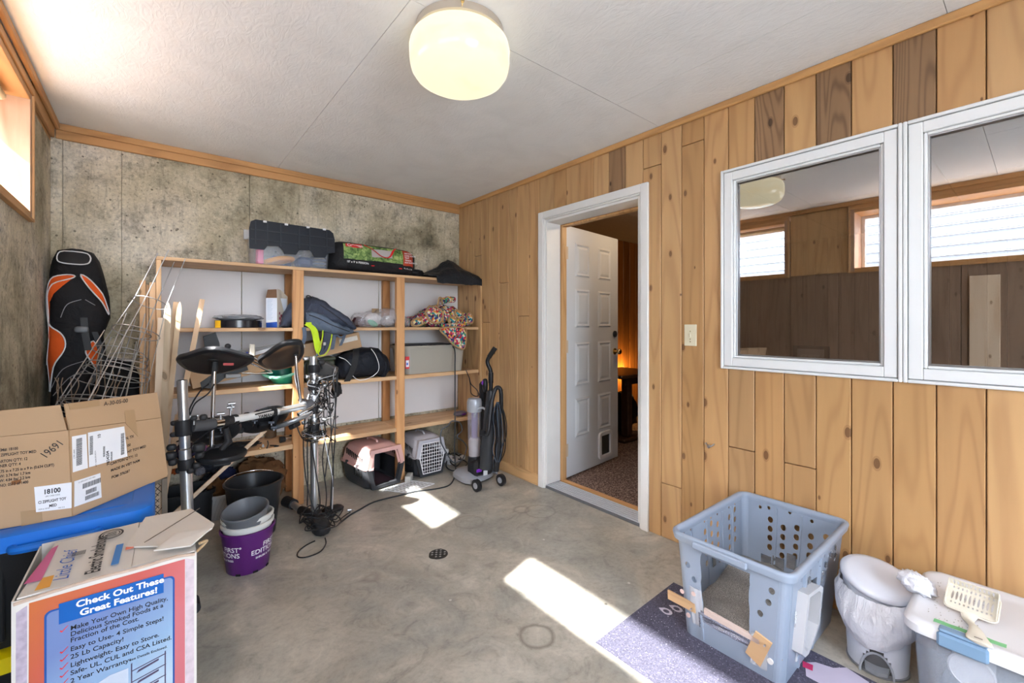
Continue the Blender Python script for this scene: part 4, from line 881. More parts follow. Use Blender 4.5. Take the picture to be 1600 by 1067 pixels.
# olive case and green basin
p = at(495, 580, y=-.2)
t = thing('olive_case', 'dark olive storage case behind the drum stand on the third shelf', 'case', (p.x, -.22, S3))
xL, xR = X_(476, -.3), X_(522, -.3)
OL = plain('olive_plastic', (.05, .06, .04), .4); ob('body', MB().box(xL, xR, -.33, -.11, S3+.0005, S3+.15, .012), OL, t, sm=30); ob('lid', MB().box(xL-.006, xR+.006, -.336, -.104, S3+.1505, S3+.175, .008), OL, t, sm=30)
ob('latch', MB().box((xL+xR)/2-.02, (xL+xR)/2+.02, -.342, -.337, S3+.12, S3+.17, .003), DARKP, t, sm=0)
p = at(449, 585, y=-.24)
t = thing('green_basin', 'teal green plastic basin tilted on the third shelf beside the first post', 'basin', (p.x, -.24, S3))
MT = Matrix.Translation(V(p.x-.01, -.22, S3+.016)) @ Matrix.Rotation(radians(-14), 4, 'Y') @ Matrix.Rotation(radians(20), 4, 'X')
GRN = plain('teal_plastic', (.02, .25, .17), .35); GRN2 = plain('pale_green_rim', (.2, .55, .4), .4)
ob('bowl', MB(MT).lathe([(.07, 0), (.075, .001), (.125, .10), (.121, .10), (.072, .005), (.001, .004)], 36, c0=True, c1=False), GRN, t, sm=50)
ob('rim', MB(MT).lathe([(.1255, .092), (.139, .094), (.139, .104), (.1205, .104), (.1205, .1005), (.1255, .1005)], 36, c0=False, c1=False), GRN2, t, sm=40)
# aluminium folding frame and stick with a foam block
t = thing('folding_frame', 'bright aluminium tube frame lying on the third shelf between the cymbal pads', 'metal frame', tuple(at(395, 575, y=-.33)))
ALT = base('aluminium_tube', (.7, .72, .75), .2, 1)
m = MB(); F_ = lambda px, py, y=-.36: at(px, py, y=y)
ob('tube', m.tube([F_(355, 542), F_(362, 552), F_(372, 572)], .010, 10), ALT, t)
for k in range(3):
    o = k*5
    ob('tube', MB().tube(spline([F_(368, 562+o*.2, -.37+k*.03), F_(380, 553+o, -.37+k*.03), F_(402, 562+o, -.37+k*.03), F_(424, 575+o*.6, -.37+k*.03)], 5), .0065, 8), ALT, t)
ob('tube', MB().tube([F_(378, 583), F_(400, 584), F_(426, 582)], .005, 8), ALT, t)
ob('bracket', MB().box(*sorted((F_(352, 0).x, F_(376, 0).x)), -.385, -.355, F_(0, 592).z if False else at(365, 590, y=-.36).z, at(365, 584, y=-.36).z, .004), plain('cast_grey', (.22, .23, .24), .5), t, sm=0)
q = at(356, 541, y=-.36); ob('foot_cap', MB().blob(q, (.018, .018, .018), 0, 1, 14, 8), DARKP, t, sm=70)
t = thing('foam_roller', 'thin white rod with a small cream foam block leaning on the long carton', 'rod', tuple(at(405, 550, y=-.33)))
ob('rod', MB().tube([at(366, 549, y=-.345), at(438, 537, y=-.345)], .004, 8), STEEL, t)
ob('sleeve', MB().bar(at(388, 555, y=-.33), at(434, 543, y=-.33), .012, .022), plain('white_sleeve', (.75, .77, .82), .4), t, sm=0)
ob('foam_block', MB().box(at(390, 0, y=-.35).x, at(398, 0, y=-.35).x, -.366, -.338, at(394, 556, y=-.35).z, at(394, 538, y=-.35).z, .004), plain('cream_foam', (.72, .68, .58), .9), t, sm=0)
for q in ((386, 553), (436, 541)): p = at(*q, y=-.33); ob('end_cap', MB().bar(p-V(.006, 0, -.001), p+V(.006, 0, .001), .016, .026), plain('blue_cap', (.02, .03, .25), .4), t, sm=0)
# black moulded guard at the left of the third shelf
t = thing('plastic_guard', 'black moulded plastic guard standing on the third shelf behind the left cymbal pad', 'plastic guard', tuple(at(335, 580, y=-.28)))
G1 = [(318, 526), (337, 519), (343, 536), (345, 562), (338, 585), (322, 600), (314, 606), (312, 590), (322, 560)]
fp = [at(*q, y=-.27) for q in G1]; ob('panel', MB().loft([[p+V(0, .03, 0) for p in fp], fp]), BLACKP, t, sm=20)
G2 = [(315, 606), (313, 598), (345, 576), (384, 566), (388, 578), (352, 590), (330, 607)]
fp = [at(*q, y=-.315) for q in G2]; ob('arm', MB().loft([[p+V(0, .03, 0) for p in fp], fp]), BLACKP, t, sm=20)
# things on the lowest shelf
t = thing('flashlight', 'silver torch with a black head on the lowest shelf', 'flashlight', tuple(at(450, 688, z=S4+.02)))
a_, b_ = at(437, 687, z=S4+.024), at(474, 681, z=S4+.024)
ob('head', MB().tube([a_, a_.lerp(b_, .22)], [.023, .019], 16), BLACKP, t, sm=40); ob('barrel', MB().tube([a_.lerp(b_, .221), b_], .0155, 14), ALT, t, sm=40); c = a_.lerp(b_, .5); ob('switch', MB().box(c.x-.015, c.x+.015, c.y-.008, c.y+.008, c.z+.016, c.z+.022, .002), DARKP, t, sm=0)
def small(nm, lb, ct, mb, mt): return ob(nm, mb, mt, label=lb, cat=ct, sm=50)
P4 = lambda px, py, dz=.005: at(px, py, z=S4+dz)
small('hook_key', 'bent black hex key lying on the lowest shelf', 'hex key', MB().tube(spline([P4(418, 689), P4(419, 694), P4(417, 700)], 4), .0045, 6), BLACKP)
small('scissors', 'small black handled snips on the lowest shelf beside the torch', 'scissors', MB().tube([P4(422, 696), P4(432, 696)], .004, 6).tube([P4(432, 697)+V(.014*cos(a), .012*sin(a), 0) for a in [k*pi/6 for k in range(12)]], .003, 6, True), BLACKP)
small('metal_bit', 'short dark metal bit on the lowest shelf left of the hex key', 'drill bit', MB().tube([P4(403, 693), P4(409, 692)], .004, 8), BLACKP)
small('brass_fitting', 'tiny brown fitting near the front edge of the lowest shelf', 'fitting', MB().blob(P4(407, 700, .008), (.012, .009, .0075), .2, 5, 10, 6), BRASS)
small('bolt', 'tiny bright metal nut on the lowest shelf', 'bolt', MB().lathe([(.009, S4+.0005), (.009, S4+.008), (.004, S4+.0085), (.004, S4+.018)], 6, Matrix.Translation(V(P4(411, 697).x, P4(411, 697).y, 0))), STEEL)
small('rag', 'crumpled black cloth lying on the lowest shelf under the drum pads', 'cloth', MB().blob(P4(372, 698, .022)+V(0, .03, 0), (.12, .06, .02), .35, 8, 28, 12, 8), BLK)
t = thing('spray_bottle', 'brown translucent spray bottle with white and blue trigger on the lowest shelf', 'spray bottle', tuple(P4(424, 689, 0)))
bp = at(423, 683, z=S4); T = Matrix.Translation(V(bp.x, bp.y, S4+.0005))
ob('bottle', MB(T).lathe([(.036, 0), (.038, .004), (.038, .12), (.03, .15), (.014, .17), (.014, .19)], 24), plain('brown_bottle', (.12, .08, .05), .25), t, sm=50)
ob('trigger_head', MB(T).box(-.08, .02, -.012, .012, .19, .215, .005).box(-.02, .01, -.01, .01, .215, .235, .004), WHITEP, t, sm=30)
ob('nozzle', MB(T).box(-.095, -.08, -.01, .01, .19, .212, .003).box(-.058, -.045, -.007, .007, .155, .19, .002), plain('blue_nozzle', (.02, .03, .35), .4), t, sm=30)
t = thing('vacuum_brush', 'purple and grey vacuum brush head on the right end of the lowest shelf', 'brush head', tuple(P4(719, 651, 0)))
p = at(719, 650, z=S4); ob('shell', MB().blob((p.x, p.y, S4+.024), (.062, .045, .021), .12, 4, 22, 12, 2, .8), plain('grey_violet', (.13, .11, .15), .35), t, sm=60)
ob('purple_cap', MB().blob((p.x+.01, p.y-.035, S4+.022), (.03, .014, .012), .1, 4, 14, 8, 2), plain('purple_plastic', (.16, .03, .25), .3), t, sm=60)
# loop of cord hanging from the third shelf by the wall
ob('cord_loop', MB().tube(spline([at(728, 578, y=-.42), at(733, 590, y=-.42), at(736, 600, y=-.42), at(745, 609, y=-.42), at(748, 617, y=-.42), at(743, 619, y=-.42), at(736, 614, y=-.42), at(735, 602, y=-.42), at(733, 590, y=-.425)], 5), .0042, 6), plain('dark_cord', (.03, .035, .045), .5), label='short loop of dark cord hanging off the right end of the third shelf', cat='cord')
# ------------------------------------------------------------------ electronic drum kit on its rack
TUBEM = base('satin_silver_tube', (.62, .64, .66), .28, .85); RUB = plain('rubber_black', (.02, .02, .022), .5); CYM = plain('cymbal_rubber', (.02, .021, .024), .35)
CAB = plain('cable_black', (.02, .02, .022), .4); CABW = base('cable_silver', (.6, .62, .66), .3, .6)
D = lambda px, py, d: at(px, py, d=d)
pl_t, pl_b = D(284.5, 594, 2.1), D(294, 822, 2.1); dv = (pl_b-pl_t).normalized(); pl_b = pl_t+dv*((pl_t.z-.03)/-dv.z)
pc_t, pc_b = D(489.5, 557, 2.81), D(491.5, 800, 2.81); dvc = (pc_b-pc_t).normalized(); pc_b = pc_t+dvc*((pc_t.z-.05)/-dvc.z)
kit = thing('electronic_drum_kit', 'electronic drum kit with black pads on a silver tube rack, tangled in cables', 'drum kit', ((pl_b.x+pc_b.x)/2, (pl_b.y+pc_b.y)/2, 0))
ob('rack_leg', MB().tube([pl_t, D(289, 700, 2.1)], .0215, 22), TUBEM, kit, sm=50); ob('rack_leg', MB().tube([D(289, 702, 2.1), pl_b], .0245, 22), TUBEM, kit, sm=50)
ob('tube_mouth', MB().lathe([(.0185, 0), (.0185, .001)], 20, Matrix.Translation(pl_t+V(0, 0, .0004))), RUB, kit, sm=0)
ob('rack_leg', MB().tube([pc_t, pc_b], .0235, 22), TUBEM, kit, sm=50)
ob('foot_tube', MB().tube([pl_b+V(-.02, .0, -.005), pl_b+V(.0, -.24, -.012)], .018, 12), TUBEM, kit, sm=50)
ob('rubber_foot', MB().tube([pl_b+V(.0, -.18, -.005), pl_b+V(.0, -.26, -.005)], .024, 12), RUB, kit, sm=50)
# base of the centre leg
ob('rubber_foot', MB().blob(at(501, 822, z=.045), (.05, .075, .045), .1, 4, 20, 12, 3, .75), RUB, kit, sm=60)
ob('foot_tube', MB().tube([at(493, 795, z=.05), at(500, 815, z=.04)], .028, 14), RUB, kit, sm=50)
ob('rubber_foot', MB().tube([at(447, 783, z=.04), at(459, 788, z=.045)], [.036, .034], 14), RUB, kit, sm=50)
ob('foot_tube', MB().tube([at(457, 787, z=.045), at(472, 798, z=.045)], .022, 14), TUBEM, kit, sm=50)
ob('rubber_foot', MB().tube([at(470, 797, z=.045), at(490, 803, z=.05)], .027, 14), RUB, kit, sm=50)
ob('rubber_foot', MB().blob(at(520, 795, z=.02), (.07, .05, .018), .1, 4, 20, 10, 5, .8), RUB, kit, sm=60)
# clamps on the left leg
def clampat(p, ax, r, L_, nm='clamp', mt=RUB, n=20): ax = Vector(ax).normalized(); return ob(nm, MB().tube([p-ax*L_/2, p-ax*L_*.35, p+ax*L_*.35, p+ax*L_/2], [r*.92, r, r, r*.92], n), mt, kit, sm=40)
clampat(D(286.5, 668, 2.1), dv, .034, .075); clampat(D(291, 725, 2.1), dv, .034, .05, 'collar'); 
for (px, py, r) in ((272, 661, .012), (271, 679, .012), (268, 699, .016), (267, 712, .02), (311, 699, .022), (312, 711, .016), (270, 722, .016), (307, 727, .014), (280, 735, .013), (298, 735, .014), (303, 653, .012), (318, 652, .014)):
    p = D(px, py, 2.09); ob('wing_knob', MB().blob(p, (r*1.2, r, r), .12, 5, 14, 9, px, .7), RUB, kit, sm=60)
bars = [D(300, 666, 2.11), D(330, 661, 2.2), D(345, 660, 2.24), D(372, 656, 2.33), D(455, 638, 2.64), D(478, 634, 2.72)]
ob('crossbar', MB().tube([bars[0], D(334, 663, 2.2)], .028, 18), plain('grey_rubber', (.07, .072, .078), .45), kit, sm=50)
ob('crossbar', MB().tube([D(334, 661.5, 2.2), D(346, 659.5, 2.24)], .026, 18), CHROME, kit, sm=50)
WT = plain('white_tube', (.70, .71, .70), .35, .03)
ob('crossbar', MB().tube([D(346, 659, 2.24), D(433, 643, 2.55)], .0205, 20), WT, kit, sm=50)
ob('crossbar', MB().tube([D(432, 643.5, 2.55), D(480, 633, 2.74)], .0215, 20), TUBEM, kit, sm=50)
ba = (D(433, 643, 2.55)-D(346, 659, 2.24)).normalized()
for px in (350, 358, 366): clampat(D(px, 659-(px-346)*.18, 2.24+(px-346)*.0036), ba, .027, .03)
for px in (386, 402, 426): clampat(D(px, 659-(px-346)*.184, 2.24+(px-346)*.0036), ba, .026, .02 if px < 420 else .035, 'collar')
bu = V(0, 0, 1); N_ = ba.cross(bu)
text('YAMAHA', D(399, 653.5, 2.40)-ba.cross(V(0, 0, 1)).normalized()*-.0216, ba, (0, 0, 1), .026, INK, kit, bold=.03)
ob('emblem', MB().lathe([(.008, 0), (.008, .001)], 16, Matrix.Translation(D(394, 650.8, 2.41)+ba.cross(V(0, 0, 1)).normalized()*.0212) @ ba.cross(V(0, 0, 1)).to_track_quat('Z', 'Y').to_matrix().to_4x4()), INK, kit, sm=0)
for q in ((360, 640, 2.27), (362, 634, 2.27), (345, 650, 2.22), (303, 654, 2.1)):
    p = D(*q); ob('wing_bolt', MB().tube([p-V(0, 0, .03), p+V(0, 0, .01)], .005, 8).tube([p+V(-.016, 0, .012), p+V(.016, 0, .012)], .007, 8), STEEL, kit, sm=50)
# cymbal rods
ob('cymbal_rod', MB().tube([D(335.5, 563, 2.22), D(330.5, 698, 2.22)], .0095, 14), CHROME, kit, sm=50); ob('cymbal_rod', MB().tube([D(335.5, 556, 2.215), D(335, 580, 2.215)], .016, 14), RUB, kit, sm=50)
ob('cymbal_rod', MB().tube([D(461, 540, 2.62), D(464, 585, 2.62), D(470, 628, 2.66)], .009, 14), CHROME, kit, sm=50); ob('cymbal_rod', MB().tube([D(461, 543, 2.615), D(462, 556, 2.615)], .015, 14), RUB, kit, sm=50)
ob('rod_arm', MB().tube([D(468, 625, 2.66), D(490, 600+25, 2.8), D(503, 608, 2.85)], .01, 12), CHROME, kit, sm=50)
ob('boom_arm', MB().tube([D(466, 648, 2.66), D(500, 628, 2.8)], .012, 12), CHROME, kit, sm=50)
def plate(nm, P, th, mt, up, **k):
    up = Vector(up); return ob(nm, MB().loft([[p*1.0 for p in P], [p+up*th for p in P]]), mt, kit, sm=25, **k)
def cymbal(P, name='cymbal_pad', th=.014, label=None):
    # P: (px,py,d) outline of the underside; rounded
    pts = spline([D(*q) for q in P], 5, True); c = sum(pts, V(0, 0, 0))/len(pts)
    n = V(0, 0, 0)
    for a, b in zip(pts, pts[1:]+pts[:1]): n += (a-c).cross(b-c)
    n.normalize(); n = -n if n.z < 0 else n
    pts = [p-n*(p-c).dot(n) for p in pts]
    R = [[c+(p-c)*.80+n*.004 for p in pts], [c+(p-c)*.84 for p in pts], [c+(p-c)*.985+n*.006 for p in pts], [p+n*.012 for p in pts], [c+(p-c)*.97+n*(.012+th) for p in pts], [c+(p-c)*.3+n*(.016+th*1.5) for p in pts]]
    o = ob(name, MB().loft(R), CYM, kit, sm=40, label=label); return c, n
cymbal([(271, 573, 2.16), (290, 558, 2.12), (318, 546, 2.07), (343, 544, 2.07), (368, 553, 2.12), (396, 571, 2.2), (372, 580, 2.33), (332, 583, 2.40), (295, 580, 2.33)])
c2, n2 = cymbal([(403, 570, 2.52), (418, 556, 2.47), (440, 539, 2.43), (462, 533, 2.46), (474, 538, 2.52), (475, 558, 2.66), (460, 574, 2.76), (425, 578, 2.7)])
ob('boss', MB().blob(D(336, 561, 2.2), (.035, .03, .012), 0, 1, 20, 10), RUB, kit, sm=60)
ob('sticker', MB().box(-.025, .025, -.002, .002, -.006, .006, 0, Matrix.Translation(D(357, 569, 2.16)) @ Matrix.Rotation(-YAW, 4, 'Z')), plain('red_sticker', (.6, .12, .12), .5), kit, sm=0)
def disc(px, py, d, A, n, name='drum_pad', th=.03, top=CYM):
    c = D(px, py, d); n = Vector(n).normalized(); M_ = Matrix.Translation(c) @ n.to_track_quat('Z', 'Y').to_matrix().to_4x4()
    po = ob(name, MB(M_).lathe([(A*.55, -th), (A*.9, -th*.8), (A*.99, -th*.3), (A, 0), (A*.97, .006), (A*.9, .004), (.001, .004)], 40), top, kit, sm=45)
    ob('pad_mount', MB(M_).box(-A*.35, A*.35, -A*.16, A*.16, -th-.03, -th-.001, .006), RUB, po, sm=30)
    return M_
toc = (CAM-D(335, 668, 2.3)); toc.z = 0; toc.normalize(); RT = V(cos(YAW), -sin(YAW), 0)
disc(346.5, 709, 2.22, .112, V(0, 0, 1)+toc*.02)
m1 = disc(336, 672, 2.38, .125, -toc*.68+V(0, 0, .73)-RT*.05, th=.025)
disc(372, 664, 2.5, .08, -toc*.6+V(0, 0, .8), th=.02)
m2 = disc(414, 655, 2.60, .135, -toc*.50+V(0, 0, .8)-RT*.28, th=.02)
disc(457, 656, 2.62, .12, toc*.02+V(0, 0, .93)-RT*.36, top=base('silver_pad_rim', (.35, .38, .42), .3, .7), th=.02)
for q in ((318, 662, 2.3), (345, 668, 2.3), (398, 657, 2.5), (424, 660, 2.5), (428, 668, 2.5), (350, 676, 2.3)):
    p = D(*q); ob('wing_nut', MB().tube([p-RT*.014, p+RT*.014], .0065, 8).tube([p, p-V(0, 0, .018)], .004, 6), plain('steel_blue', (.35, .4, .5), .3, metal=.8), kit, sm=50)
ob('pad_bracket', MB().tube([D(300, 670, 2.15), D(296, 690, 2.2), D(298, 712, 2.25)], .004, 8), STEEL, kit); ob('pad_bracket', MB().tube([D(352, 668, 2.28), D(357, 690, 2.3), D(345, 704, 2.26)], [.016, .02, .012], 12), RUB, kit, sm=50)
ob('pad_bracket', MB().tube([D(313, 702, 2.2), D(300, 705, 2.16)], .01, 10), RUB, kit, sm=50); ob('pad_bracket', MB().tube([D(432, 648, 2.55), D(428, 662, 2.55), D(424, 670, 2.56)], .014, 12), RUB, kit, sm=50)
# clamp tower and module on the centre leg
for (py, r, L_, mt) in ((576, .036, .05, RUB), (590, .031, .04, STEEL), (604, .036, .04, RUB), (622, .04, .05, STEEL), (640, .036, .045, RUB), (656, .034, .04, STEEL), (668, .034, .04, RUB)): clampat(D(490.5, py, 2.80), dvc, r, L_, 'clamp', mt)
ob('clamp', MB().tube([D(473, 633, 2.72), D(486, 630, 2.78)], .034, 16), plain('grey_rubber2', (.10, .10, .11), .4), kit, sm=50)
ob('joint_ball', MB().blob(D(491, 683, 2.77), (.04, .04, .038), .08, 4, 20, 12), CHROME, kit, sm=60)
for q in ((478, 560), (503, 566), (500, 590), (508, 602), (480, 588), (502, 640), (476, 660), (508, 655), (505, 678), (476, 676), (512, 620)):
    p = D(q[0], q[1], 2.78); ob('wing_knob', MB().blob(p, (.02, .015, .013), .15, 5, 14, 9, q[0], .7), RUB if q[0] % 2 else STEEL, kit, sm=60)
ob('sound_module', MB().box(-.05, .05, -.03, .03, -.05, .05, .008, Matrix.Translation(D(512, 580, 2.86)) @ Matrix.Rotation(-YAW, 4, 'Z') @ Matrix.Rotation(.5, 4, 'Y')), plain('module_grey', (.06, .06, .06), .4), kit, sm=30)
ob('module_bag', MB().blob(D(526, 608, 2.9), (.03, .03, .05), .4, 6, 18, 12, 2), BLK, kit, sm=70)
rc = random.Random(11)
def wander(p0, p1, n, amp, rr=rc):
    P = [Vector(p0)]
    for i in range(1, n): t = i/n; P.append(Vector(p0).lerp(Vector(p1), t)+V(rr.uniform(-amp, amp), rr.uniform(-amp, amp), rr.uniform(-amp, amp)))
    P.append(Vector(p1)); return spline(P, 5)
for i in range(34):
    a = D(rc.uniform(477, 528), rc.uniform(562, 690), 2.78+rc.uniform(-.05, .1)); b = D(rc.uniform(477, 525), rc.uniform(590, 692), 2.78+rc.uniform(-.05, .1))
    ob('cable', MB().tube(wander(a, b, 5, .035), rc.choice((.0026, .0032, .004)), 5), CABW if i % 4 == 0 else CAB, kit, sm=60)
for i in range(7):                                     # coils round the joint
    c = D(490+rc.uniform(-5, 5), 676+rc.uniform(-12, 12), 2.74); ax = V(rc.uniform(-.4, .4), rc.uniform(-.4, .4), 1).normalized(); u = ax.orthogonal().normalized(); v = ax.cross(u); r_ = rc.uniform(.045, .07)
    ob('cable', MB().tube([c+(u*cos(2*pi*k/20)+v*sin(2*pi*k/20))*r_ for k in range(20)], .0032, 5, True), CABW if i in (2, 5) else CAB, kit, sm=60)
hang = [([(478, 640), (474, 690), (477, 740), (484, 775), (492, 800)], CAB), ([(482, 655), (480, 700), (481, 750), (480, 790)], CAB), ([(486, 690), (494, 740), (500, 780), (498, 800)], CAB), ([(512, 585), (516, 640), (518, 690), (521, 740), (518, 790)], CAB),
        ([(520, 575), (524, 630), (523, 690), (519, 745), (516, 792)], CAB), ([(500, 660), (508, 690), (514, 720), (520, 750), (519, 795)], CABW), ([(528, 580), (524, 640), (514, 700), (508, 745)], CAB), ([(508, 685), (504, 720), (510, 770), (508, 800)], CAB),
        ([(462, 568), (461, 590), (466, 612), (470, 632), (478, 648)], CABW), ([(335, 600), (325, 615), (305, 630), (297, 648)], CAB), ([(300, 655), (296, 640), (312, 612), (326, 600)], CAB), ([(466, 648), (464, 665), (472, 684), (482, 690)], CAB),
        ([(280, 716), (296, 700), (318, 680), (338, 668)], CAB), ([(278, 734), (292, 727), (306, 716), (326, 702)], CAB), ([(276, 690), (290, 684), (306, 672)], CAB), ([(372, 664), (382, 655), (398, 648), (430, 640)], CAB), ([(334, 566), (331, 590), (328, 598)], CAB)]
for P, mt in hang:
    dd_ = 2.12 if P[0][0] < 345 else (2.4 if P[0][0] < 400 else 2.76)
    ob('cable', MB().tube(spline([D(px, py, dd_+(.0 if i else .0)) for i, (px, py) in enumerate(P)], 6), .0036, 6), mt, kit, sm=60)
for k in range(9):                                     # cables heaped on the foot
    c = at(498+rc.uniform(-14, 16), 812+rc.uniform(-12, 6), z=.07+.01*(k % 3)); r_ = rc.uniform(.05, .09)
    ob('cable', MB().tube(spline([c+V(r_*cos(a_*pi/4)*1.1+rc.uniform(-.02, .02), r_*sin(a_*pi/4)+rc.uniform(-.02, .02), rc.uniform(-.03, .02)) for a_ in range(8)], 4, True), .0036, 6, True), CAB, kit, sm=60)
G0 = lambda px, py, z=.005: at(px, py, z=z)
ob('cable', MB().tube(spline([G0(508, 840, .03), G0(509, 850), G0(500, 862), G0(480, 870), G0(466, 870), G0(466, 862), G0(478, 852), G0(492, 845)], 6), .0036, 6), CAB, kit, sm=60)
ob('cable', MB().tube(spline([G0(516, 812, .05), G0(526, 815), G0(538, 806), G0(547, 800)], 6), .0036, 6), CAB, kit, sm=60)
ob('jack_plug', MB().tube([G0(543, 797, .01), G0(549, 796, .01)], .009, 10).tube([G0(549, 796, .01), G0(554, 796, .01)], .003, 8), STEEL, kit, sm=50)
# ------------------------------------------------------------------ extension cord along the floor and up to the grey tote
CORD = plain('extension_cord_dark', (.03, .035, .04), .45)
cp = [G0(530, 818), G0(545, 806), G0(562, 796), G0(585, 784), G0(620, 775), G0(650, 768), G0(685, 763), G0(703, 757), G0(710, 745), G0(712, 730, .02)]
up = [at(710, 705, y=-.44), at(711, 670, y=-.44), at(711, 630, y=-.42), at(711, 600, y=-.42), at(711, 570, y=-.42), at(711, 552, y=-.41), at(709, 543, y=-.37), at(702, 539, y=-.32), at(690, 537, y=-.3), at(675, 539, y=-.28), at(662, 538, y=-.27), at(655, 543, y=-.25)]
ob('extension_cord', MB().tube(spline(cp+up, 6), .0055, 7), CORD, label='dark extension cord running from the grey beige tote down and along the floor', cat='cord', sm=60)
lp = [at(700, 665, y=-.45), at(690, 672, y=-.46), at(689, 690, y=-.46), at(697, 706, y=-.46), at(708, 722, y=-.46), at(722, 718, y=-.47), at(729, 700, y=-.47), at(724, 690, y=-.46), at(714, 682, y=-.45), at(722, 672, y=-.45), at(718, 660, y=-.45), at(706, 658, y=-.45)]
ob('cord_coil', MB().tube(spline(lp, 6, True), .0055, 7, True), plain('cord_grey', (.07, .08, .095), .45), label='loose loops of dark cord hanging beside the grey pet carrier', cat='cord', sm=60)
ob('cord_bundle', MB().tube(spline([G0(697, 726, .02), G0(706, 735, .01), G0(722, 732, .01), G0(730, 724, .01), G0(722, 718, .02), G0(708, 716, .04), G0(700, 705, .08), G0(704, 722, .03), G0(714, 728, .02), G0(720, 716, .03), G0(706, 708, .06)], 6, True), .006, 6, True), CORD, label='heap of dark cord on the floor right of the grey pet carrier', cat='cord', sm=60)
ps = G0(722, 716, 0)
t = thing('power_strip', 'white power strip on the floor by the right end of the shelving', 'power strip', (-.20, -.24, 0), .3)
ob('body', MB().box(-.11, .11, -.04, .04, 0, .04, .01), WHITEP, t, local=True, sm=30); ob('plug', MB().box(-.10, -.045, -.02, .02, .0405, .075, .006), WHITEP, t, local=True, sm=30); ob('switch', MB().box(.06, .09, -.012, .012, .0405, .046, .003), DARKP, t, local=True, sm=0)
t = thing('air_pump', 'small grey round pump with white cap on the floor behind the cords', 'pump', (-.31, -.20, 0))
ob('housing', MB(Matrix.Translation(V(-.31, -.20, .0))).lathe([(.05, 0), (.055, .01), (.055, .12), (.04, .15), (.02, .16)], 20), plain('grey_pump', (.2, .21, .22), .35), t, sm=50); ob('outlet', MB().box(-.325, -.275, -.27, -.252, .10, .14, .008), WHITEP, t, sm=30)
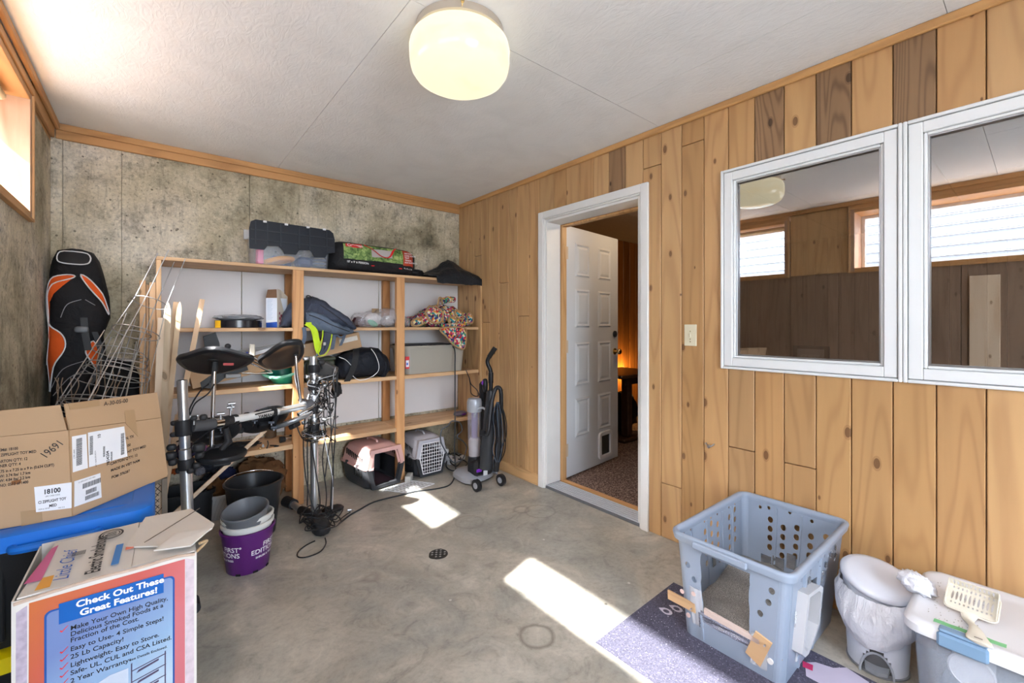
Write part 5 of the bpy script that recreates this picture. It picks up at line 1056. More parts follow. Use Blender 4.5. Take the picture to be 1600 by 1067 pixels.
# ------------------------------------------------------------------ pet carriers
def carrier(name, label, topm, cx, cy, rot, w, dpt, h, door):
    t = thing(name, label, 'pet carrier', (cx, cy, 0), rot); sh = h*.52; hw = w/2; hd = dpt/2
    base_m = plain('carrier_charcoal', (.035, .037, .042), .4) if not bpy.data.materials.get('carrier_charcoal') else bpy.data.materials['carrier_charcoal']
    def oct_(z, s, c=.18, fx=0):                       # rounded-corner outline at height z
        return [p+V(0, fx, z) for p in rrect(w*s, dpt*s, w*c)]
    # front opening is cut out of the front face: build shells as side/back walls plus front pillars
    def shell(levels, mt, nm, opening):
        m = MB(); rings = [oct_(z, s) for z, s in levels]; n = len(rings[0])
        for i in range(len(rings)-1):
            for k in range(n):
                a, b = rings[i][k], rings[i][(k+1) % n]; mid = (a+b+rings[i+1][k])/3
                if opening and abs(a.x) < hw*.999 and a.y < 0 and b.y < 0 and abs((a.x+b.x)/2) < hw*.5 and abs(a.y-b.y) < .002: continue
                q = [rings[i][k], rings[i][(k+1) % n], rings[i+1][(k+1) % n], rings[i+1][k]]
                cc = V(0, 0, h/2); qi = [p-(V(p.x, p.y, 0).normalized())*.004 for p in q]
                m.add(q+qi, [(0, 1, 2, 3), (7, 6, 5, 4), (0, 4, 5, 1), (2, 6, 7, 3), (1, 5, 6, 2), (3, 7, 4, 0)])
        return ob(nm, m, mt, t, local=True, sm=50)
    s_lo = shell([(0.012, .84), (.03, .90), (sh, 1.0)], base_m, 'lower_shell', True)
    s_up = shell([(sh+.002, 1.0), (h*.80, .92), (h*.93, .80)], topm, 'upper_shell', True)
    ob('floor_pan', MB().loft([oct_(0, .78), oct_(.012, .84), oct_(.016, .82)]), base_m, t, local=True, sm=40)
    ob('roof', MB().loft([[p+V(0, .0, 0) for p in oct_(h*.93, .80)], oct_(h*.985, .66), oct_(h, .45)]), topm, t, local=True, sm=40)
    # seam flanges
    o = oct_(0, 1.0); 
    fl = MB(); R = [oct_(sh-.006, 1.0), oct_(sh-.006, 1.055), oct_(sh+.006, 1.055), oct_(sh+.006, 1.0)]; n = len(R[0])
    for i in range(3):
        for k in range(n):
            a, b = R[0][k], R[0][(k+1) % n]
            if a.y < 0 and b.y < 0 and abs(a.y-b.y) < .002: continue
            fl.add([R[i][k], R[i][(k+1) % n], R[i+1][(k+1) % n], R[i+1][k]], [(0, 1, 2, 3)])
    ob('seam_flange', fl, topm, t, local=True, sm=40)
    # front frame round the door: hexagonal outline
    fy = -hd*1.0-.002; ow = hw*.90; poly = [(-ow*.62, .035), (ow*.62, .035), (ow*.86, sh), (ow*.66, h*.86), (-ow*.66, h*.86), (-ow*.86, sh)]
    outer = [(-hw*.72, .01), (hw*.72, .01), (hw*.98, sh), (hw*.78, h*.95), (-hw*.78, h*.95), (-hw*.98, sh)]
    for lo in (True, False):
        m = MB(); idx = [5, 0, 1, 2] if lo else [2, 3, 4, 5]
        A_ = [outer[i] for i in idx]; B_ = [poly[i] for i in idx]
        for i in range(3):
            q = [A_[i], A_[i+1], B_[i+1], B_[i]]; f = [V(x, fy, z) for x, z in q]; g_ = [V(x, fy+.03, z) for x, z in q]
            m.add(f+g_, [(0, 1, 2, 3), (7, 6, 5, 4), (0, 4, 5, 1), (2, 6, 7, 3), (1, 5, 6, 2), (3, 7, 4, 0)])
        ob('front_frame', m, base_m if lo else topm, t, local=True, sm=20)
    # vent slots, both sides
    sm_ = base('slot_dark', (.006, .006, .006), .9) if not bpy.data.materials.get('slot_dark') else bpy.data.materials['slot_dark']
    for sx in (-1, 1):
        for k in range(10):
            y = -hd*.62+k*hd*.125; 
            for (z0, z1, s0) in ((sh*.55, sh*.86, .99), (h*.60, h*.74, .985)) if k % 1 == 0 else ():
                if z0 < sh and k > 4: continue
                X = sx*hw*s0*(1 if z0 < sh else .965)
                ob('vent_slot', MB().box(X-.004, X+.004, y-.0035, y+.0035, z0+(k*.004 if z0 > sh else 0), z1+(k*.004 if z0 > sh else 0), .001, Matrix.Rotation(0, 4, 'Y')), sm_, s_lo if z0 < sh else s_up, local=True, sm=0)
    for k in (-1, 1):
        for sx in (-1, 1): ob('clip', MB().box(sx*hw*1.03-.008, sx*hw*1.03+.008, k*hd*.4-.012, k*hd*.4+.012, sh-.018, sh+.018, .003), base_m, t, local=True, sm=0)
    ob('handle', MB().tube(spline([V(0, -hd*.35, h-.004), V(0, -hd*.28, h+.018), V(0, hd*.28, h+.018), V(0, hd*.35, h-.004)], 5), .008, 8, flat=.7), topm, t, local=True, sm=50)
    if door:
        dm_ = base('door_wire', (.78, .78, .8), .35)
        z0, z1 = .04, h*.85
        def hwid(z): return ow*(.62+.24*(z-.035)/(sh-.035)) if z < sh else ow*(.86-.20*(z-sh)/(h*.86-sh))
        loop = [V(x, fy-.006, z) for x, z in poly]; ob('door_frame_wire', MB().tube(loop, .0045, 6, True), dm_, t, local=True)
        for k in range(-4, 5):
            x = k*ow*.17; zs = [z for z in [z0+i*(z1-z0)/40 for i in range(41)] if hwid(z) > abs(x)]
            if len(zs) > 3: ob('door_wire', MB().tube([V(x, fy-.006, zs[0]), V(x, fy-.006, zs[-1])], .0024, 5), dm_, t, local=True)
        for k in range(8):
            z = z0+(z1-z0)*(k+.7)/8.6; W_ = hwid(z); ob('door_wire', MB().tube([V(-W_, fy-.009, z), V(W_, fy-.009, z)], .0024, 5), dm_, t, local=True)
    return t
PINKM = plain('pink_plastic_shell', (.66, .40, .37), .35); GRYM = plain('pale_grey_shell', (.45, .45, .5), .35)
carrier('pet_carrier', 'open pet carrier with pale pink top and charcoal base, its door missing', PINKM, -.975, -.235, radians(7), .33, .44, .325, False)
carrier('pet_carrier', 'grey and charcoal pet carrier with a white wire door', GRYM, -.555, -.245, radians(1), .29, .40, .325, True)
pad = bpy.data.objects['pet_carrier']; ob('inner_pad', MB().box(-.11, .11, -.19, .15, .017, .024, .004), plain('dark_maroon_pad', (.06, .03, .04), .8), pad, local=True, sm=30)
t = thing('wire_door', 'detached white wire pet carrier door lying flat on the floor', 'wire door', (-.81, -.55, 0))
dw = bpy.data.materials['door_wire']
Q = [V(-1.0, -.49, .006), V(-.74, -.455, .006), V(-.63, -.63, .006), V(-.88, -.665, .006)]
ob('frame_wire', MB().tube(Q, .004, 6, True), dw, t)
for k in range(1, 8):
    ob('wire', MB().tube([Q[0].lerp(Q[1], k/8), Q[3].lerp(Q[2], k/8)], .002, 5), dw, t)
for k in range(1, 6): ob('wire', MB().tube([Q[0].lerp(Q[3], k/6)+V(0, 0, .004), Q[1].lerp(Q[2], k/6)+V(0, 0, .004)], .002, 5), dw, t)
ob('wood_offcut', MB().box(-.05, .05, -.022, .022, 0, .05, .002, Matrix.Translation(V(-.745, -.425, 0)) @ Matrix.Rotation(.9, 4, 'Z')), plain('grey_block', (.5, .5, .47), .8), label='small grey block on the floor between the two pet carriers', cat='block', sm=0)
# ------------------------------------------------------------------ upright vacuum cleaner
vc = thing('vacuum_cleaner', 'black, grey and purple upright vacuum cleaner beside the shelving', 'vacuum cleaner', (-.28, -.80, 0))
VG = plain('vacuum_grey', (.34, .36, .40), .3, metal=.2); VB = plain('vacuum_black', (.014, .014, .016), .3); PUR = plain('vacuum_purple', (.2, .03, .45), .3)
Dv = lambda px, py, d=3.48: at(px, py, d=d)
def hex_(z, k, y1=0): return [V(x, y, z) for x, y in ((-.43, -.86+.0), (-.15, -.82), (-.17, -.70), (-.24, -.60-k), (-.38, -.60-k), (-.45, -.68))]
HS = [V(-.435, -.85, 0), V(-.16, -.80, 0), V(-.17, -.66, 0), (V(-.22, -.60, 0)), V(-.40, -.58, 0), V(-.455, -.64, 0)]
def hr(z, s): c = sum(HS, V(0, 0, 0))/6; return [c+(p-c)*s+V(0, 0, z) for p in spline(HS, 4, True)]
ob('brush_head', MB().loft([hr(.012, .93), hr(.02, 1), hr(.05, .98), hr(.075, .8), hr(.085, .5)]), VG, vc, sm=40)
ob('sole', MB().loft([hr(.004, .9), hr(.0115, .95)]), VB, vc, sm=0)
for (px, py, r) in ((745, 750, .046), (783, 737, .046)):
    c = Dv(px, py, 3.3 if px < 760 else 3.42); c.z = r+.0005; ax = V(1, .12, 0).normalized()
    wo = ob('wheel', MB().tube([c-ax*.014, c-ax*.012, c+ax*.012, c+ax*.014], [r*.88, r, r, r*.88], 26), VB, vc, sm=40); ob('hub', MB().tube([c-ax*.0165, c-ax*.0142], r*.5, 20), VG, wo, sm=40)
ob('motor_housing', MB().box(-.39, -.20, -.855, -.72, .05, .19, .025), VB, vc, sm=40)
ob('side_cover', MB().box(-.195, -.17, -.87, -.78, .04, .17, .012), VG, vc, sm=40)
ob('label', MB().box(-.315, -.275, -.8562, -.8552, .06, .10), WHITEP, vc, sm=0)
ob('red_pedal', MB().box(-.315, -.25, -.885, -.8555, .150, .178, .006), plain('red_pedal', (.7, .01, .01), .3), vc, sm=30); ob('purple_pedal', MB().box(-.385, -.335, -.866, -.8555, .10, .125, .004), PUR, vc, sm=30)
cc = V(-.338, -.765, 0)
ob('dust_bin', MB(Matrix.Translation(cc)).lathe([(.046, .20), (.048, .21), (.054, .40), (.057, .56)], 30, c0=False, c1=False), film('bin_clear', (.35, .35, .42), .35, .1), vc, sm=60)
ob('dust', MB(Matrix.Translation(cc)).lathe([(.042, .205), (.045, .215), (.048, .33), (.036, .35)], 24), plain('grey_dust', (.42, .38, .38), .95, .2, 40), vc, sm=60)
ob('bin_top', MB(Matrix.Translation(cc)).lathe([(.059, .561), (.062, .565), (.061, .64), (.052, .665), (.02, .67)], 30), VG, vc, sm=50)
ob('cyclone', MB(Matrix.Translation(cc)).lathe([(.024, .351), (.026, .55)], 20), plain('purple_cyclone', (.25, .2, .35), .4), vc, sm=50)
ob('bin_base', MB(Matrix.Translation(cc)).lathe([(.048, .16), (.054, .165), (.05, .199)], 30), VB, vc, sm=50)
ob('bin_handle', MB().tube(spline([Dv(741, 652), Dv(745, 641), Dv(753, 637), Dv(759, 640)], 5), .009, 10), VG, vc, sm=50)
ob('spine', MB().box(-.30, -.235, -.815, -.755, .19, .80, .02), VB, vc, sm=40)
ob('spine_tube', MB().tube([Dv(759, 732, 3.42), Dv(764, 660, 3.42), Dv(766, 610, 3.42)], [.055, .045, .026], 18, flat=.8), plain('smoked_black', (.03, .032, .036), .25), vc, sm=60)
hs = spline([Dv(756, 676, 3.36), Dv(762, 677, 3.34), Dv(765, 655, 3.36), Dv(769, 625, 3.4), Dv(774, 608, 3.42), Dv(780, 606, 3.42), Dv(783, 615, 3.42), Dv(783, 645, 3.42)], 6)
ob('hose', MB().tube(hs, .017, 12), VB, vc, sm=60); ob('hose_cuff', MB().tube([Dv(752, 676, 3.37), Dv(759, 677, 3.35)], .024, 14), VB, vc, sm=50)
ob('handle_tube', MB().tube(spline([Dv(767, 640), Dv(767, 600), Dv(766.5, 580), Dv(762, 568), Dv(763, 560), Dv(773, 544)], 5), .0165, 14), VB, vc, sm=60)
ob('handle_cuff', MB().tube([Dv(767, 598), Dv(767, 582)], .021, 14), VB, vc, sm=50); ob('hand_grip', MB().tube([Dv(764, 558), Dv(774, 543)], [.019, .02], 14), plain('grip_black', (.01, .01, .01), .5), vc, sm=60)
ob('tool_clip', MB().blob(Dv(758, 602), (.02, .02, .055), .08, 5, 16, 12, 4, .7), VB, vc, sm=60); ob('purple_release', MB().blob(Dv(754.5, 598), (.010, .014, .02), 0, 1, 12, 8), PUR, vc, sm=60)
ob('hose_end', MB().tube([Dv(775, 736, 3.4), Dv(779, 700, 3.4), Dv(779, 640, 3.4)], [.022, .026, .022], 14), VB, vc, sm=60)
for k in range(9):
    x0 = 771+k*2.1; d_ = 3.38+.01*(k % 3); ob('power_cord', MB().tube(spline([Dv(776+k*.5, 628, d_), Dv(x0+rc.uniform(-1, 1), 650, d_), Dv(x0+2, 680, d_), Dv(x0+rc.uniform(-2, 1), 705, d_), Dv(776+k*.6, 722, d_)], 5), .0045, 6), VB if k % 3 else plain('cord_blue_grey%d' % k, (.06, .08, .11), .4), vc, sm=60)
ob('power_cord', MB().tube(spline([Dv(778, 628, 3.38), Dv(786, 640, 3.38), Dv(791, 660, 3.38), Dv(791, 680, 3.38), Dv(787, 692, 3.38), Dv(781, 704, 3.38)], 5), .0042, 6), VB, vc, sm=60)
def onpl(px, py, P, ux, off=0):                          # point of a vertical face through P along ux seen at a pixel
    ux = Vector(ux).normalized(); n = ux.cross(V(0, 0, 1)); F = Vector((sin(YAW), cos(YAW), 0)); R = Vector((cos(YAW), -sin(YAW), 0))
    r = F+(px-800)/FPX*R-V(0, 0, (py-HY)/FPX); t = (Vector(P)-CAM).dot(n)/r.dot(n); return CAM+r*t+n*off
def quad(nm, P, mt, par, th=.0008, **k):
    P = [Vector(p) for p in P]; n = (P[1]-P[0]).cross(P[2]-P[0]).normalized(); m = MB(); q = [p+n*th for p in P]; N = len(P)
    m.add(P+q, [tuple(range(N))[::-1], tuple(range(N, 2*N))]+[(i, (i+1) % N, N+(i+1) % N, N+i) for i in range(N)]); return ob(nm, m, mt, par, sm=0, **k)
# ------------------------------------------------------------------ stacked totes by the left wall
BLUE = plain('blue_plastic', (.01, .16, .62), .35, .05); YEL = plain('yellow_plastic', (.78, .62, .0), .4, .05); TB = plain('tote_black', (.016, .017, .019), .4)
tx0, tx1, ty0, ty1 = -2.79, -2.335, -1.82, -1.06
def bigtote(nm, lb, z, h, lidm, dx=0, dy=0):
    t = tote(nm, lb, (tx0+tx1)/2+dx, (ty0+ty1)/2+dy, z, tx1-tx0-.03, ty1-ty0-.03, h, TB, lidm, taper=.90, over=.008, lidh=.035, ribs=False)
    w_, d_ = tx1-tx0-.03, ty1-ty0-.03
    m = MB()
    for sy in (-1, 1):
        for sx in (-1, 1): m.box(sx*.10-.07, sx*.10+.07, sy*.2-.10, sy*.2+.10, h+.037-.012, h+.037-.002, .008)
    ob('lid_rib', m, lidm, [c for c in t.children if c.name.startswith('lid')][0], local=True, sm=30, kind='stuff')
    for sy in (-1, 1): ob('end_handle', MB().tube(spline([V(-.09, sy*(d_/2+.008), h-.004), V(-.07, sy*(d_/2+.035), h-.004), V(.07, sy*(d_/2+.035), h-.004), V(.09, sy*(d_/2+.008), h-.004)], 5), .012, 8), lidm, t, local=True)
    for k in (-1, 1):
        for q in (-.10, .06): ob('body_rib', MB().box(k*w_/2*.965-.006, k*w_/2*.965+.006, q-.02, q+.02, .05, h-.04, .004), TB, t, local=True, sm=0)
    for q in (-.12, -.04, .08, .16): ob('body_rib', MB().box(q-.012, q+.012, -d_/2*.962-.006, -d_/2*.962+.006, .03, h-.045, .004), TB, t, local=True, sm=0)
    return t
t1 = bigtote('storage_tote', 'black tote with a yellow lid at the bottom of the stack by the left wall', .0, .285, YEL, .02, .0)
t2 = bigtote('storage_tote', 'black tote with a bright blue lid stacked on the yellow lidded tote', .322, .305, BLUE)
e = at(255, 826, z=.32); ob('corner_grip', MB().tube(spline([V(-2.33, -1.25, .335), V(-2.285, -1.24, .34), V(-2.262, -1.16, .345), V(-2.28, -1.10, .345), V(-2.34, -1.09, .335)], 5), .013, 8), YEL, t1, sm=50)
# ------------------------------------------------------------------ cardboard carton on the blue lid
KZ = .667; P0 = V(-2.537, -1.762, KZ); P1 = V(-2.300, -1.488, KZ); P2 = V(-2.785, -1.735, KZ); P3 = P1+(P2-P0)
cb = thing('cardboard_box', 'open printed cardboard box skewed on top of the blue lidded tote', 'box', tuple((P0+P3)/2))
uR = (P1-P0).normalized(); uL = (P0-P2).normalized()
def wall3(nm, pts, par=cb, th=.004, mt=KR, **k): return quad(nm, pts, mt, par, th, **k)
hZ = .255
wall3('side', [P0, P1+V(0, 0, .002), onpl(250, 653, P0, uR), onpl(107, 672, P0, uR)])
TL = onpl(107, 672, P0, uR); TR = onpl(250, 653, P0, uR)
wall3('side', [P2, P0, TL, P2+(TL-P0)]); wall3('side', [P1, P3, P3+V(0, 0, TL.z-KZ), TR]); wall3('side', [P3, P2, P2+(TL-P0), P3+V(0, 0, TL.z-KZ)])
wall3('bottom', [P0, P2, P3, P1])
FL_, FR_ = onpl(99, 631, P0-V(0, .01, 0), uR), onpl(244, 613, P0-V(0, .01, 0), uR)
wall3('top_flap', [TL+V(0, 0, .002), TR+V(0, 0, .002), FR_, FL_]); wall3('top_flap', [P2+(TL-P0)+V(0, 0, .002), TL+V(-.003, 0, .002), TL+V(-.016, -.012, .082), P2+(TL-P0)+V(-.0, -.012, .075)])
nR = uR.cross(V(0, 0, 1)); upL = (TL-P0).normalized(); nL = uL.cross(upL).normalized(); upL = nL.cross(uL)
def onface(px, py, face):
    if face == 'R': return onpl(px, py, P0, uR)
    F = Vector((sin(YAW), cos(YAW), 0)); R = Vector((cos(YAW), -sin(YAW), 0)); r = F+(px-800)/FPX*R-V(0, 0, (py-HY)/FPX)
    return CAM+r*((P0-CAM).dot(nL)/r.dot(nL))
def lab(face, q, mt=PAPER, nm='label', off=.0055, **k):
    u = uR if face == 'R' else uL; n = nR if face == 'R' else nL; return quad(nm, [onface(px, py, face)+n*off for px, py in q], mt, cb, **k)
TAPE = plain('kraft_tape', (.40, .26, .14), .35, .05)
lab('R', [(194, 600+62), (213, 600+82), (205, 625), (190, 628)], TAPE, 'tape_strip', .006); lab('R', [(103, 640), (150, 634), (149, 625), (101, 631)], TAPE, 'tape_strip', .012)
lab('L', [(35, 824), (68, 818), (66, 795), (33, 798)], TAPE, 'tape_strip', .005)
lab('R', [(111, 738), (134.5, 731), (132, 678), (109.5, 682)]); lab('R', [(136.5, 730), (196.5, 713), (191.5, 666), (134.5, 676)]); lab('R', [(113.3, 792), (156, 777), (154, 739), (113.3, 752)]); lab('L', [(57.5, 799), (112.8, 792.5), (112.8, 752.5), (54.5, 760)])
def tx(face, px, py, s, size, name='lettering', vert=False, bold=.0, mt=INK, sx=1., off=.0072, dirp=None):
    u = uR if face == 'R' else uL; n = nR if face == 'R' else nL
    o = onface(px, py, face)+n*off
    if dirp: q = onface(dirp[0], dirp[1], face)+n*off; ux = (q-o).normalized(); uz = n.cross(ux); 
    else: ux, uz = u, (V(0, 0, 1) if face == 'R' else upL)
    return text(s, o, ux, uz, size, mt, cb, name, bold=bold, sx=sx, lift=0)
for k, (s_, y_) in enumerate((('ITEM#: 18100', 704), ('CI ZIPFLIGHT TOY MED', 712), ('CARTON Q\'TY: 12', 722), ('INNER Q\'TY: 4', 729), ('18.75 in x 7.25 in x 9 in (0.634 CUFT)', 737.5), ('N.W: 3.74 lbs/ 1.7 kgs', 745), ('G.W: 4.84 lbs/ 2.2 kgs', 752), ('C/NO: 0513 of 1400', 759.5))):
    tx('L', -5, y_+1, s_, .0118, bold=.02, sx=.66)
lab('L', [(19, 757), (34, 754), (34, 748), (19, 751)], plain('brown_smear', (.25, .1, .03), .7), 'ink_smear', .0045)
tx('L', 72, 716, '19691', .030, bold=.0, dirp=(97, 696), sx=.8)
tx('R', 193, 687, 'N, TX', .0128, bold=.02); tx('R', 196, 698, '00', .0128, bold=.02); tx('R', 196, 708, 'HT TOY MED', .0128, bold=.02)
tx('R', 169, 727, 'CARTON Q\'TY: 12', .0128, bold=.02); tx('R', 170, 737, 'MADE IN VIET NAM', .0128, bold=.02); tx('R', 171, 748, 'PO#: 376287', .0128, bold=.02)
tx('R', 155, 634, 'A-30-05-00', .019, bold=.01, dirp=(201, 627), off=.016)
tx('L', 69, 771, '18100', .020, bold=.03, sx=.75); tx('L', 72, 775.5, 'UPC CASE CODE', .006, sx=.7); tx('L', 61, 786, 'CI ZIPFLIGHT TOY', .0118, bold=.03, sx=.62); tx('L', 78, 791, 'MED', .0118, bold=.03, sx=.7); tx('L', 61, 796, 'ITEM # 18100', .006, sx=.7); tx('L', 92, 793, 'MED 9/18', .005, sx=.7)
tx('R', 119, 755, 'CI ZIPFLIGHT TOY MED', .0052); tx('R', 168, 726, '7834204', .014, bold=.02, dirp=(166.5, 701)); tx('R', 114, 716, 'LTR Label', .007, dirp=(112.5, 690)); tx('R', 154, 684, '10', .014, bold=.02, dirp=(153.6, 676)); tx('R', 148, 729, 'ART: NNN SPLICE N', .006, dirp=(146, 700))
bars = MB(); rb_ = random.Random(5)
def barcode(face, px, py, w, h, n, vert=False):
    u = uR if face == 'R' else uL; nn = nR if face == 'R' else nL; o = onface(px, py, face)+nn*.0066; k = 0
    U_, W_ = (u, V(0, 0, 1)) if not vert else (V(0, 0, 1), u)
    while k < 1:
        s = rb_.choice((.6, 1, 1.8))/n/1.8
        a = o+U_*(w*k); b = o+U_*(w*min(1, k+s*.6)); q = [a, b, b+W_*h, a+W_*h]
        bars.add(q if not vert else q[::-1], [(0, 1, 2, 3)]); k += s
barcode('R', 116, 728, .085, .018, 26, True); barcode('R', 137, 711, .06, .011, 22, True); barcode('R', 186, 711, .075, .013, 22, True); barcode('R', 158, 714, .035, .007, 14, True)
barcode('R', 126, 764, .06, .016, 18); barcode('R', 131, 773, .035, .014, 12); barcode('R', 130, 782, .045, .013, 14); barcode('R', 170, 720, .03, .006, 12, True)
ob('barcode', bars, INK, cb, sm=0, kind='stuff')
# ------------------------------------------------------------------ worn smoker carton in the foreground
bx0, bx1, by0, by1, bz = -2.585, -2.253, -2.205, -1.885, .64
sb = thing('printed_carton', 'large worn white and orange printed carton with a blue feature panel in the foreground', 'carton', ((bx0+bx1)/2, (by0+by1)/2, 0))
KW = plain('worn_white_card', (.68, .65, .60), .7, .08, 6, .1, 80); YB = by0-.0045
ORG = base('orange_print', (.8, .3, .15), .4); nt = ORG.node_tree; tc = _n(nt, 'ShaderNodeNewGeometry'); sp = _n(nt, 'ShaderNodeSeparateXYZ'); nt.links.new(tc.outputs['Position'], sp.inputs[0])
f = mth(nt, 'MULTIPLY_ADD', sp.outputs[0], 2.2, 5.62); f = mth(nt, 'ADD', f, mth(nt, 'MULTIPLY', mth(nt, 'SUBTRACT', .6, sp.outputs[2]), 1.5)); f = mth(nt, 'ADD', f, mth(nt, 'MULTIPLY', nz(nt, tc.outputs['Position'], 9, 3), .25))
r = ramp(nt, [(.1, (.52, .13, .03)), (.5, (.52, .09, .07)), (.9, (.56, .15, .17))]); nt.links.new(f, r.inputs[0]); L(ORG)(r.outputs[0], nt.nodes['Principled BSDF'].inputs['Base Color'])
for nm, q in (('front', [V(bx0, by0, 0), V(bx1, by0, 0), V(bx1, by0, bz-.004), V(bx0, by0, bz-.004)]), ('side', [V(bx1, by0, 0), V(bx1, by1, 0), V(bx1, by1, bz-.004), V(bx1, by0, bz-.004)]), ('back', [V(bx1, by1, 0), V(bx0, by1, 0), V(bx0, by1, bz), V(bx1, by1, bz)]), ('side', [V(bx0, by1, 0), V(bx0, by0, 0), V(bx0, by0, bz-.004), V(bx0, by1, bz-.004)])):
    quad(nm, q, KW, sb, .004)
quad('printed_face', [V(bx0+.022, YB, .0), V(bx1-.022, YB, .0), V(bx1-.022, YB, bz-.012), V(bx0+.024, YB, bz-.016)], ORG, sb, .0006)
quad('worn_edge', [V(bx1-.021, YB, 0), V(bx1-.002, YB, 0), V(bx1-.002, YB, bz-.02), V(bx1-.021, YB, bz-.01)], plain('scuffed_pink', (.6, .5, .54), .7, .35, 45), sb, .0006); quad('worn_edge', [V(bx0+.002, YB, 0), V(bx0+.021, YB, 0), V(bx0+.021, YB, bz-.02), V(bx0+.004, YB, bz-.03)], plain('scuffed_purple', (.42, .36, .44), .7, .5, 60), sb, .0006)
BLP = base('pale_blue_print', (.3, .45, .75), .35); nt = BLP.node_tree; tc = _n(nt, 'ShaderNodeNewGeometry'); sp = _n(nt, 'ShaderNodeSeparateXYZ'); nt.links.new(tc.outputs['Position'], sp.inputs[0])
f = mth(nt, 'MULTIPLY_ADD', sp.outputs[2], -3.3, 1.95); f = mth(nt, 'ADD', f, mth(nt, 'MULTIPLY_ADD', sp.outputs[0], 2, 4.75)); r = ramp(nt, [(.05, (.15, .22, .45)), (.6, (.26, .40, .58)), (1, (.45, .56, .66))]); nt.links.new(f, r.inputs[0]); L(BLP)(r.outputs[0], nt.nodes['Principled BSDF'].inputs['Base Color'])
def rr_face(x0, x1, z0, z1, r, y): return [V((x0+x1)/2+p.x, y, (z0+z1)/2+p.y) for p in [q for q in rrect(x1-x0, z1-z0, r, 4)]]
m = MB(); A1 = rr_face(-2.537, -2.297, .02, .594, .012, YB-.0007); m.loft([A1[::-1], [p+V(0, -.0005, 0) for p in A1][::-1]]); ob('panel_border', m, plain('deep_blue_print', (.01, .08, .32), .35), sb, sm=0)
m = MB(); A1 = rr_face(-2.533, -2.301, .024, .590, .010, YB-.0014); m.loft([A1[::-1], [p+V(0, -.0005, 0) for p in A1][::-1]]); ob('blue_panel', m, BLP, sb, sm=0)
quad('banner', [V(-2.513, YB-.0024, .556), V(-2.32, YB-.0024, .556), V(-2.32, YB-.0024, .606), V(-2.513, YB-.0024, .604)], plain('banner_blue', (.0, .10, .40), .35), sb, .0006)
def bt(s, x, z, size, mt=INK, bold=.02, sx=1, **k): return text(s, V(x, YB-.0036, z), (1, 0, 0), (0, 0, 1), size, mt, sb, bold=bold, sx=sx, lift=0, **k)
bt('Check Out These', -2.4845, .584, .0215, WINK, .03, 1.06); bt('Great Features!', -2.478, .5615, .0215, WINK, .03, 1.06)
xt = -2.494
for s_, z_, sz in (('Make Your Own High Quality,', .5335, .0155), ('Delicious Smoked Foods at a', .519, .0155), ('Fraction of the Cost.', .5045, .0155), ('Easy to Use- 4 Simple Steps!', .4835, .0155), ('25 Lb Capacity!', .465, .0155), ('Lightweight- Easy to Store.', .4455, .0155), ('Safe- UL, CUL and CSA Listed.', .4265, .0155), ('2 Year Warranty-', .4075, .0155)):
    bt(s_, xt, z_, sz, INK, .012, .98 if z_ < .5 else .95)
bt('See Details Enclosed.', -2.388, .4085, .0088, INK, .012)
RT_ = plain('red_tick', (.7, .04, .05), .5)
for z_ in (.535, .485, .466, .447, .428, .409):
    m = MB(); x_ = -2.512; y_ = YB-.0032; m.add([V(x_, y_, z_+.004), V(x_+.004, y_, z_+.0), V(x_+.0155, y_, z_+.0125), V(x_+.014, y_, z_+.013), V(x_+.0045, y_, z_+.0035), V(x_+.0015, y_, z_+.006)], [(0, 1, 4, 5), (1, 2, 3, 4)]); ob('tick', m, RT_, sb, sm=0)
# printed picture of the appliance and its racks
SILV = plain('silver_print', (.5, .56, .66), .3); yq = YB-.0024
quad('printed_appliance', [V(-2.465, yq, .05), V(-2.39, yq, .05), V(-2.39, yq, .392), V(-2.425, yq, .391), V(-2.465, yq, .375)], SILV, sb, .0006)
m = MB()
for k in range(5):
    z_ = .385-.028*k; m.add([V(-2.385, yq-.0004, z_-.006), V(-2.315, yq-.0004, z_+.008), V(-2.315, yq-.0004, z_+.0105), V(-2.385, yq-.0004, z_-.0035)], [(0, 1, 2, 3)]); m.add([V(-2.375, yq-.0004, z_-.014), V(-2.33, yq-.0004, z_-.002), V(-2.33, yq-.0004, z_+.003), V(-2.37, yq-.0004, z_-.007)], [(0, 1, 2, 3)])
for x_ in (-2.385, -2.318): m.add([V(x_, yq-.0005, .2), V(x_+.0025, yq-.0005, .2), V(x_+.0025, yq-.0005, .402), V(x_, yq-.0005, .40)], [(0, 1, 2, 3)])
ob('printed_rack', m, plain('dark_violet_print', (.08, .06, .12), .4), sb, sm=0, kind='stuff')
# top flaps
def flap(nm, P, **k): return quad(nm, P, KW, sb, .004, **k)
ZT = bz
flap('top_flap', [V(bx0+.004, by0+.002, ZT-.004), V(-2.385, by0+.002, ZT-.002), V(-2.375, by1-.02, ZT+.006), V(bx0+.03, by1-.03, ZT+.002)])
flap('top_flap', [V(-2.384, by0+.004, ZT-.002), V(bx1+.0, by0+.006, ZT-.004), V(bx1-.002, by1-.01, ZT+.004), V(-2.374, by1-.03, ZT+.006)])
flap('top_flap', [V(-2.40, by0+.12, ZT+.009), V(-2.27, by0+.02, ZT+.011), V(-2.207, by0+.075, ZT+.02), V(-2.20, by0+.10, ZT+.022), V(-2.245, by1-.035, ZT+.018), V(-2.36, by1-.01, ZT+.014)])
flap('top_flap', [V(-2.34, by0+.03, ZT+.016), V(-2.262, by0+.004, ZT+.014), V(-2.212, by0+.06, ZT+.026), V(-2.29, by0+.09, ZT+.024)])
